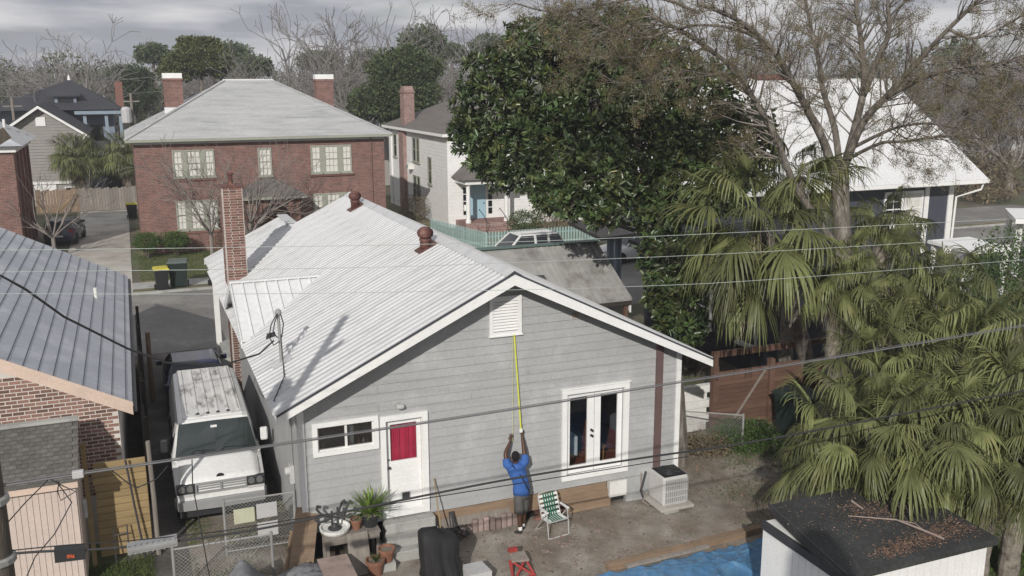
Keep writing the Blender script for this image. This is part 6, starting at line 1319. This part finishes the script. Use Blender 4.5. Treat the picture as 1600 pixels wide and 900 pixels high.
# service drop to the mast
pts = [(-8.5, -1.5, 6.6)]+[P(u, v, 'y', yy) for u, v, yy in ((0, 430, -.5), (40, 452, -.2), (100, 495, .25), (200, 545, 1.0), (262, 567, 1.3), (350, 570, 1.7), (405, 553, 1.9), (428, 532, 1.98))]
tag(MB().tube(pts, .022, 6).build('service_drop', 'cable'), 'thick sagging black service cable running to the roof mast', 'cable')
# splice case and terminal box
sc_ = thing('splice_case', 'long grey bolted splice case hanging on the black cable', 'splice case', P(240, 850, 'y', WY)); a, b = P(199, 858, 'y', WY), P(277, 843, 'y', WY)
MB().bar(a, b, .12, .10).build('body', 'grey_metal', sc_); MB().bar((a[0]+.03, a[1]-.01, a[2]), (b[0]-.03, b[1]-.01, b[2]), .11, .075).build('cover', 'grey_metal', sc_); MB().bar((a[0], a[1], a[2]), (b[0], b[1], b[2]), .19, .015).build('flange', 'galv', sc_)
for k in range(9):
    t = .04+.92*k/8
    for s in (-1, 1): MB().lathe([(0, -.01), (.009, -.008), (.009, .008), (0, .01)], (a[0]+(b[0]-a[0])*t, WY-.065, a[2]+(b[2]-a[2])*t+s*.058), 6).build('bolt', 'chrome', sc_)
tx = thing('terminal_box', 'black terminal box with an orange number tag hanging on the cable', 'box', P(110, 868, 'y', WY)); q = [P(u, v, 'y', WY-.03) for u, v in ((86, 880), (134, 874), (133, 857), (84, 861))]
MB().loft([[tuple(p) for p in q], [(p[0], p[1]+.12, p[2]) for p in q]]).build('case', 'plastic_dark', tx); q2 = [P(u, v, 'y', WY-.038) for u, v in ((104.5, 872.5), (117, 871.2), (117, 866.6), (104.5, 867.6))]
MB().loft([[tuple(p) for p in q2], [(p[0], p[1]+.006, p[2]) for p in q2]]).build('tag_plate', 'orange', tx)
cu_ = bpy.data.curves.new('number', 'FONT'); cu_.body = '1573'; cu_.size = .045; cu_.extrude = .001; cu_.align_x = 'CENTER'; cu_.align_y = 'CENTER'
to = bpy.data.objects.new('tmp', cu_); me = bpy.data.meshes.new_from_object(to); bpy.data.objects.remove(to); me.materials.clear(); me.materials.append(MATS['room_dark']); cen = (np.array(q2).mean(0)-np.array(OFF[tx.name])); o = inst('number', me, tx, (cen[0], cen[1]-.004, cen[2]), (math.pi/2, R(-3), 0))
jc = thing('cable_clamp', 'pale clamp block on the grey cable above the pink shed', 'clamp', P(122, 741, 'y', WY)); c = P(122, 741, 'y', WY); MB().box(c[0]-.06, c[1]-.03, c[2]-.04, c[0]+.06, c[1]+.03, c[2]+.045, .01).build('block', 'plaque', jc)
for j, pl in enumerate(([(75, 747), (100, 760), (118, 768), (95, 782), (90, 768), (92, 752)], [(88, 752), (112, 785), (85, 835), (55, 870), (40, 905)], [(75, 750), (40, 785), (0, 830), (-20, 850)], [(175, 735), (200, 755), (215, 762), (245, 748), (262, 728)], [(300, 718), (301, 760), (307, 790), (318, 850), (328, 905)])):
    p = [P(u, v, 'y', WY+.02*j) for u, v in pl]; tag(MB().tube(p, .007, 5).build('loose_wire', 'cable'), ['small loop of wire hanging from the clamp block above pink shed', 'thin drop wire curving down over the pink shed boards', 'thin drop wire slanting to the lower left border', 'slack loop of wire hanging before the yellow gate', 'thin wire hanging straight down before the van'][j], 'wire')
# unseen trunk added to throw the dark shape on the black shed roof
dt = thing('added_shadow_trunk', 'unseen trunk shape added behind the viewer to cast the shed roof shadow', 'trunk', (-.45, -19.1, 0)); MB().tube([(-.45, -19.1, 0), (-.45, -19.1, 5), (-.45, -19.1, 9.4), (-.45, -19.1, 9.8)], [.55, .46, .42, .25], 14).build('trunk', 'bark', dt, True)
# ------------------------------------------------------------------ far houses at left
fb = thing('far_left_brick_house', 'two-storey brick building cut by the left border with grey metal roof', 'house', (-12, 48, 0))
MB().box(-17, 40, 0, -8.45, 49.2, 6.0).build('wall', 'brick_far', fb); MB().box(-17.1, 39.8, 6.0, -8.3, 49.4, 6.35).build('cornice', 'white', fb)
r_ = MB().add([(-17.6, 39.4, 6.36), (-7.9, 39.4, 6.36), (-7.9, 49.8, 6.36), (-17.6, 49.8, 6.36), (-12.7, 44.2, 8.9), (-12.7, 45.2, 8.9)], [(0, 1, 4), (1, 2, 5, 4), (2, 3, 5), (3, 0, 4, 5), (3, 2, 1, 0)]).build('roof', 'roof_dark', fb)
for k in range(15):
    y = 39.9+k*.66; t = min(1, (y-39.4)/4.8, (49.8-y)/4.8); MB().bar((-7.9, y, 6.37), (-7.9-4.8*t, y, 6.37+2.54*t), .05, .05).build('standing_seam', 'grey_metal', r_)
for y in (41.5, 43.5, 45.5, 47.5): MB().box(-8.45, y, .3, -8.36, y+.25, 5.9).build('pilaster', 'brick_old', fb)
MB().lathe([(.08, 0), (.08, .6)], (-9.3, 45.5, 7.0), 8).build('vent_pipe', 'white_old', fb)
ff = thing('board_fence', 'weathered grey board fence across the end of the far-left driveway', 'fence', (-6, 61.2, 0))
for k in range(36):
    x = -9.4+k*.2; MB().box(x, 61.2, 0, x+.185, 61.23, 1.75+.06*math.sin(k*2.1)).build('fence_board', 'wood_grey' if k > 14 else 'wood_brown', ff)
for x in (-9.3, -6.4, -4.4, -2.4): MB().box(x, 61.24, 0, x+.12, 61.36, 1.8).build('post', 'wood_grey', ff)
tag(MB().bar((-8.0, 60.3, .05), (-6.5, 61.1, 1.4), .05, .12).build('fence_prop', 'wood_yellow'), 'pale diagonal prop leaning against the far board fence', 'prop')
tg = thing('tan_gable_house', 'tan-grey clapboard gable house with white trim behind the far board fence', 'house', (-8.9, 70, 0))
MB().box(-12.0, 66, 0, -5.85, 78, 5.6).build('wall', 'tan_siding', tg); MB().prism([(-12.0, 5.6), (-5.85, 5.6), (-8.9, 7.7)], 'y', 66, 78).build('gable', 'tan_siding', tg)
for k in range(22): z = 1.9+k*.24; h_ = 3.05 if z < 5.6 else max(0, 3.05*(7.7-z)/2.1); MB().box(-8.92-h_, 65.96, z, -8.92+h_, 65.995, z+.2).build('clapboard', 'tan_siding', tg) if h_ > .2 else None
for s in (-1, 1):
    MB().slab([(-8.9, 65.4, 8.05), (-8.9+s*3.5, 65.4, 5.65), (-8.9+s*3.5, 78.3, 5.65), (-8.9, 78.3, 8.05)] if s > 0 else [(-12.4, 65.4, 5.65), (-8.9, 65.4, 8.05), (-8.9, 78.3, 8.05), (-12.4, 78.3, 5.65)], .1).build('roof', 'shingle_black', tg)
    MB().prism([(-8.9, 7.72), (-8.9, 7.94), (-8.9+s*3.5, 5.54), (-8.9+s*3.5, 5.32)], 'y', 65.34, 65.4).build('barge_board', 'white', tg)
MB().box(-5.95, 65.9, 0, -5.75, 66.05, 5.5).build('corner_board', 'white', tg); MB().box(-9.2, 65.9, 6.35, -8.5, 65.95, 7.05).build('gable_vent', 'white', tg); MB().box(-12, 65.85, 1.75, -5.8, 65.95, 1.95).build('band', 'white', tg)
MB().box(-9.8, 65.9, .1, -8.2, 65.96, 1.7).build('door', 'white', tg); window(tg, -7.6, -6.6, .4, 1.5, 65.96, 2, 2, 'white', 'car_glass')
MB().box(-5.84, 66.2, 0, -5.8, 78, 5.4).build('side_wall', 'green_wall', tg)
bk_ = thing('black_roof_house', 'two-storey house with steep black hipped roof and pale blue upper porch', 'house', (-7, 84, 0))
MB().box(-13, 78.5, 0, -3.6, 92, 7.2).build('wall', 'blue_trim', bk_)
rr3 = MB().add([(-14.2, 76.4, 7.3), (-2.7, 76.4, 7.3), (-2.7, 93, 7.3), (-14.2, 93, 7.3), (-7.3, 84, 10.0)], [(0, 1, 4), (1, 2, 4), (2, 3, 4), (3, 0, 4), (3, 2, 1, 0)]); rr3.build('roof', 'shingle_black', bk_)
dm = MB().box(-8.4, 78.2, 7.5, -6.6, 81, 8.55).build('dormer', 'blue_trim', bk_); MB().box(-8.15, 78.16, 7.8, -6.85, 78.2, 8.35).build('dormer_shade_plate', 'room_dark', dm); MB().slab([(-8.8, 77.8, 8.58), (-6.2, 77.8, 8.58), (-6.4, 81.5, 8.9), (-8.6, 81.5, 8.9)], .1).build('dormer_roof', 'shingle_black', dm)  # dark plate on the solid dormer, coloured as the shade inside an opening
for x in (-6.0, -4.2, -3.0): MB().box(x-.14, 76.8, 3.4, x+.14, 77.1, 7.2).build('porch_post', 'porch_blue', bk_); MB().box(x-.14, 76.8, 0, x+.14, 77.1, 3.2).build('porch_post', 'white_old', bk_)
MB().box(-6.6, 76.7, 3.2, -2.9, 78.5, 3.5).build('porch_deck', 'white', bk_); MB().box(-6.6, 76.75, 3.5, -2.9, 76.8, 4.5).build('railing', 'plaque', bk_); MB().box(-6.8, 76.5, 6.9, -2.8, 78.5, 7.2).build('porch_beam', 'porch_blue', bk_); MB().box(-5.6, 78.45, 3.6, -4.6, 78.49, 5.9).build('porch_door', 'room_dark', bk_)
MB().box(-3.3, 83, 7, -2.6, 83.7, 9.8).build('chimney', 'brick_old', bk_); MB().lathe([(.15, 0), (.1, .3), (0, .5)], (-7.3, 84, 9.95), 8).build('finial', 'white', bk_)
def roof_house(label, x0, x1, y0, y1, ze, zr, wall, rf):
    t = thing('far_house', label, 'house', ((x0+x1)/2, (y0+y1)/2, 0)); MB().box(x0, y0, 0, x1, y1, ze).build('wall', wall, t); xm, ym = (x0+x1)/2, (y0+y1)/2
    MB().add([(x0-.5, y0-.5, ze), (x1+.5, y0-.5, ze), (x1+.5, y1+.5, ze), (x0-.5, y1+.5, ze), (xm-1, ym, zr), (xm+1, ym, zr)], [(0, 1, 5, 4), (1, 2, 5), (2, 3, 4, 5), (3, 0, 4), (3, 2, 1, 0)]).build('roof', rf, t)
    for k in range(3): w_ = (x1-x0)/3; window(t, x0+w_*k+w_*.3, x0+w_*k+w_*.7, ze*.5, ze*.85, y0, 2, 2, 'white', 'car_glass', mun=False)
roof_house('dark-roofed house between the black-roofed house and brick house chimney', 0.5, 9, 76, 88, 5.4, 8.6, 'tan_siding', 'shingle_black'); roof_house('pale far house behind the far-left brick building roof', -24, -14, 84, 96, 5, 8.2, 'plaque', 'shingle_pale'); roof_house('dark far roof between the brick and white houses', 17.5, 27, 70, 82, 5.4, 7.6, 'tan_siding', 'shingle_black'); roof_house('small white far house under the dark trees right of black roof', 0, 8, 112, 122, 6.0, 8.2, 'white', 'shingle_brown')
roof_house('pale far house beyond the street at the right border', 92, 108, 62, 74, 4, 7, 'plaque', 'shingle_brown')
gs = thing('open_garage', 'dark open garage with sloping roof behind the far palms', 'garage', (-2.6, 68, 0)); MB().box(-4.6, 66, 0, -1.2, 70, 2.6).build('wall', 'green_wall', gs); MB().slab([(-5.0, 65.3, 2.5), (-.8, 65.3, 4.1), (-.8, 70.5, 4.1), (-5, 70.5, 2.5)], .2).build('roof', 'shingle_brown', gs); MB().box(-4.3, 65.96, 0, -3.0, 66, 2.2).build('shade_plate', 'room_dark', gs)  # dark plate on the solid wall stands in for the shaded garage interior
def far_pole(label, u, v0, dist, can=True):
    c = DP(u, v0, dist); t = thing('far_utility_pole', label, 'utility pole', (c[0], c[1], 0)); MB().tube([(c[0], c[1], 0), (c[0], c[1], c[2])], .12, 7).build('pole', 'wood_grey', t)
    if can: MB().lathe([(.0, 0), (.42, 0), (.45, .1), (.45, 1.2), (.3, 1.4), (0, 1.45)], (c[0]-.5, c[1]-.3, c[2]-2.6), 12).build('transformer', 'plaque', t)
    MB().box(c[0]-.7, c[1]-.06, c[2]-.75, c[0]+.7, c[1]+.06, c[2]-.65).build('crossarm', 'wood_grey', t)
far_pole('far utility pole with a white transformer left of the brick house chimney', 236, 118, 110); far_pole('far utility pole with a grey transformer above the far palms', 204, 146, 85); far_pole('far street lamp pole at the left border', 18, 152, 75, False)
for k, (u, v) in enumerate(((0, 132), (0, 150))):
    a, b = DP(u-30, v, 90), DP(260, v-14+k*6, 105); tag(MB().tube([a, (a+b)/2-np.array([0, 0, .4]), b], .03, 4).build('far_wire', 'galv'), ['upper far wire crossing the bare trees at left', 'lower far wire crossing the black roof at left'][k], 'wire')
# ------------------------------------------------------------------ far trees
FSP = dict(step=1.1, wob=.13, up=.012, rmin=.028, bare=.1, dens=1.45, ang=.62, ratio=(.48, .75), leaflev=-1)
def far_mesh(seed, h=14, nl=5, spread=.55, sp=FSP):
    rng = np.random.default_rng(seed); seg = []; tips = []; th = h*.25; trunk = MB().tube([(0, 0, 0), (rng.normal()*.2, rng.normal()*.2, th)], [.42, .33], 7)
    for k in range(nl):
        a = 2*math.pi*k/nl+rng.uniform(-.5, .5); branch(seg, tips, (0, 0, th*.93), (math.cos(a)*spread, math.sin(a)*spread, 1), .24, h*.62*rng.uniform(.75, 1.1), 3, rng, sp)
    V, Q = twigs(seg); return trunk.mesh('trunk', 'bark_bare'), npmesh('crown', V, Q, 'bark_far', np.ones((len(V), 3))*rng.uniform(.9, 1.1)), float(V[:, 2].max())
BM = [far_mesh(100+i, 14, nl, spd) for i, (nl, spd) in enumerate(((5, .5), (6, .75), (4, .4), (6, .6), (5, .95)))]
BT = [(110, 22, 92, 4, 'broad bare tree spreading above the black-roofed house'), (60, 60, 105, 1, 'bare tree left of the broad one over the far roofs'), (18, 70, 100, 3, 'bare tree at the left border'), (170, 55, 110, 0, 'bare tree right of the broad one'), (475, -15, 95, 2, 'tallest slim bare tree above the right end of brick house roof'), (440, 62, 90, 1, 'pale low bare tree behind the brick house ridge'), (530, 22, 100, 0, 'bare tree with dark crooked limbs above the right brick chimney'), (600, -5, 100, 2, 'tall bare tree left of the dark evergreen'), (570, 60, 85, 3, 'bare tree behind the right brick chimney'), (655, 45, 105, 3, 'bare tree behind the dark evergreen'), (730, 8, 110, 2, 'slim bare tree right of the dark evergreen'), (770, 60, 100, 1, 'bare tree beside the magnolia top'), (400, 70, 100, 1, 'bare tree right of the olive evergreen'), (700, 78, 95, 4, 'low bare tree above the white house chimney'), (365, 78, 115, 3, 'bare tree behind the olive evergreen'), (620, 30, 125, 0, 'thin bare tree far behind the dark evergreen'), (505, 50, 130, 3, 'thin bare tree far behind the right brick chimney'), (250, 85, 125, 1, 'low far bare tree left of the olive evergreen'), (1470, 60, 85, 1, 'bare tree beyond the white roof hip'), (1550, 40, 80, 3, 'bare tree over the side street'), (1600, 90, 75, 4, 'low broad bare tree at the right border'), (1420, 40, 105, 0, 'bare tree behind the white roof ridge end'), (1240, 30, 100, 3, 'bare tree behind the white roof left part'), (1520, 120, 95, 4, 'low bare tree beyond the verge at right')]
for i, (u, v, d, k, lb_) in enumerate(BT):
    c = DP(u, v, d); tm, cm, h0 = BM[k]; t = thing('bare_tree', lb_, 'tree', (c[0], c[1], 0), 'bare trees behind the houses', i*1.3); s = c[2]/h0; inst('trunk', tm, t, None, None, s); inst('crown', cm, t, None, None, s)
def evergreen(label, parts, n, seed, col, name='evergreen_tree', ll=.34, m='leaf_far'):
    rng = np.random.default_rng(seed); bl = [(DP(u, v, d), (rx, rx, rz)) for u, v, d, rx, rz in parts]; c = bl[0][0]; t = thing(name, label, 'tree', (c[0], c[1], 0)); tot = sum(a[1][0]**2+2*a[1][0]*a[1][2] for a in bl); Pp, Nn = blob_points(bl, n/tot, rng, .55); tn = tint_of(len(Pp), rng, .5, 1.5)*np.array(col)
    put('crown', leaves(Pp, Nn+rng.normal(size=Nn.shape)*.6, rng.uniform(.5, 1.2, len(Pp))*ll, rng.uniform(.5, 1.2, len(Pp))*ll*.5, rng, .2, tn), m, t); MB().tube([(c[0], c[1], 0), tuple(c)], [.35, .15], 8).build('trunk', 'bark', t)
    V, Q = twigs([[*c, *b, .09, .04] for b, _ in bl]); put('limbs', (V, Q, None), 'bark', t)
evergreen('olive-green evergreen with a rounded crown behind the left brick chimney', [(312, 92, 95, 2.6, 1.6), (280, 105, 95, 1.8, 1.3), (338, 95, 95, 1.7, 1.5), (300, 75, 95, 1.6, 1.1), (325, 72, 95, 1.3, .9), (265, 112, 95, 1.2, .8)], 14000, 1, (1.05, 1.05, .75))
evergreen('dark green evergreen between the brick house and white house', [(625, 130, 80, 2.3, 2.4), (605, 110, 80, 1.7, 1.5), (650, 110, 80, 1.8, 1.4), (635, 92, 80, 1.4, 1.2), (595, 155, 80, 1.6, 1.7), (655, 145, 80, 1.8, 2.0), (615, 165, 80, 2.2, 1.5), (675, 105, 80, 1.0, .8), (570, 160, 80, 1.4, 1.3)], 18000, 2, (.78, .9, .72))
evergreen('dark tree with glossy foliage behind the far utility poles', [(205, 125, 105, 2.2, 1.6), (215, 150, 105, 2.2, 1.8), (190, 118, 105, 1.6, 1.0), (222, 120, 105, 1.2, .8)], 6000, 3, (.6, .75, .65))
for i, (u, v, d, rx, rz, lb_) in enumerate(((238, 80, 130, 2.0, 1.0, 'round-topped pine left of the olive evergreen'), (362, 82, 140, 2.6, 1.5, 'pine right of the olive evergreen'), (765, 70, 130, 2.6, 1.3, 'round-topped pine beside the magnolia'), (705, 80, 130, 1.8, 1.0, 'small pine above the white house roof'), (500, 92, 130, 2.8, 1.0, 'low pine behind the right brick chimney'), (575, 92, 130, 2.2, 1.0, 'low pine left of the dark evergreen'), (660, 62, 115, 2.6, 1.6, 'grey-green pine behind the dark evergreen'), (1500, 90, 120, 3, 2, 'pine beyond the side street'), (395, 100, 120, 2.2, 1.0, 'low pine behind the brick house ridge'))):
    evergreen(lb_, [(u, v, d, rx, rz), (u-8, v+8, d, rx*.8, rz*.8), (u+9, v+7, d, rx*.8, rz*.8)], 3000, 20+i, (.85, 1.0, .85), 'pine_tree', .5)
# the far wood that reads as one mass
rng = np.random.default_rng(9); V0, Q0, T0 = [], [], []; seg = []; pos, dd, tn = [], [], []
for k in range(430):
    az = rng.uniform(-.22, 1.03); dist = rng.uniform(120, 235); c = np.array([CAM[0]+math.sin(az)*dist, CAM[1]+math.cos(az)*dist, 0]); h = rng.uniform(8, 14.5)
    if rng.random() < .5:
        n = 700; u = norm(rng.normal(size=(n, 3))); p = c+u*np.array([3.4, 3.4, h*.33])*rng.uniform(.6, 1, (n, 1))+np.array([0, 0, h*.66]); pos.append(p); dd.append(u+rng.normal(size=(n, 3))*.7); tn.append(tint_of(n, rng, .6, 1.3)*np.array([.95, 1., .85]))
    for _ in range(150):
        a = rng.uniform(0, 6.28); r = rng.uniform(0, 3.6); z0 = rng.uniform(.05, .8)*h; p = c+np.array([math.cos(a)*r*z0/h, math.sin(a)*r*z0/h, z0]); q = p+np.array([math.cos(a)*.6, math.sin(a)*.6, 1.1])*rng.uniform(.8, 2.3); seg.append([*p, *q, .045, .02])
pos, dd, tn = map(np.concatenate, (pos, dd, tn)); V, Q, T = leaves(pos, dd, rng.uniform(.3, .65, len(pos)), rng.uniform(.15, .32, len(pos)), rng, .2, tn); stuff(inst('far_wood', npmesh('far_wood', V, Q, 'leaf_far', T))); V, Q = twigs(seg); stuff(inst('far_wood_branches', npmesh('far_wood_branches', V, Q, 'bark_far', np.ones((len(V), 3))*.85)))
rng2 = np.random.default_rng(4); pos = []
for k in range(60):
    x, y = rng2.uniform(52, 110), rng2.uniform(37, 70); n = 260; u = norm(rng2.normal(size=(n, 3))); h = rng2.uniform(1, 3.4); pos.append(np.array([x, y, h*.6])+u*np.array([2.4, 2.4, h*.6])*rng2.uniform(.5, 1, (n, 1)))
pos = np.concatenate(pos); pos[:, 2] = np.maximum(pos[:, 2], .1); V, Q, T = leaves(pos, rng2.normal(size=pos.shape), rng2.uniform(.25, .6, len(pos)), rng2.uniform(.1, .2, len(pos)), rng2, .2, tint_of(len(pos), rng2, .5, 1.3)); stuff(inst('roadside_thicket', npmesh('roadside_thicket', V, Q, 'leaf_fine', T)))
# ------------------------------------------------------------------ thin winter air between the camera and the far trees
hm_ = bpy.data.materials.new('haze'); hm_.use_nodes = True; t = hm_.node_tree; t.nodes.clear(); o_ = N(t, 'ShaderNodeOutputMaterial'); pv_ = N(t, 'ShaderNodeVolumePrincipled', Density=.0008, Anisotropy=.1); pv_.inputs['Color'].default_value = (.86, .88, .95, 1); t.links.new(pv_.outputs[0], o_.inputs['Volume']); MATS['haze'] = hm_
stuff(MB().box(-950, -450, -1.1, 950, 1550, 24).build('haze', 'haze'))
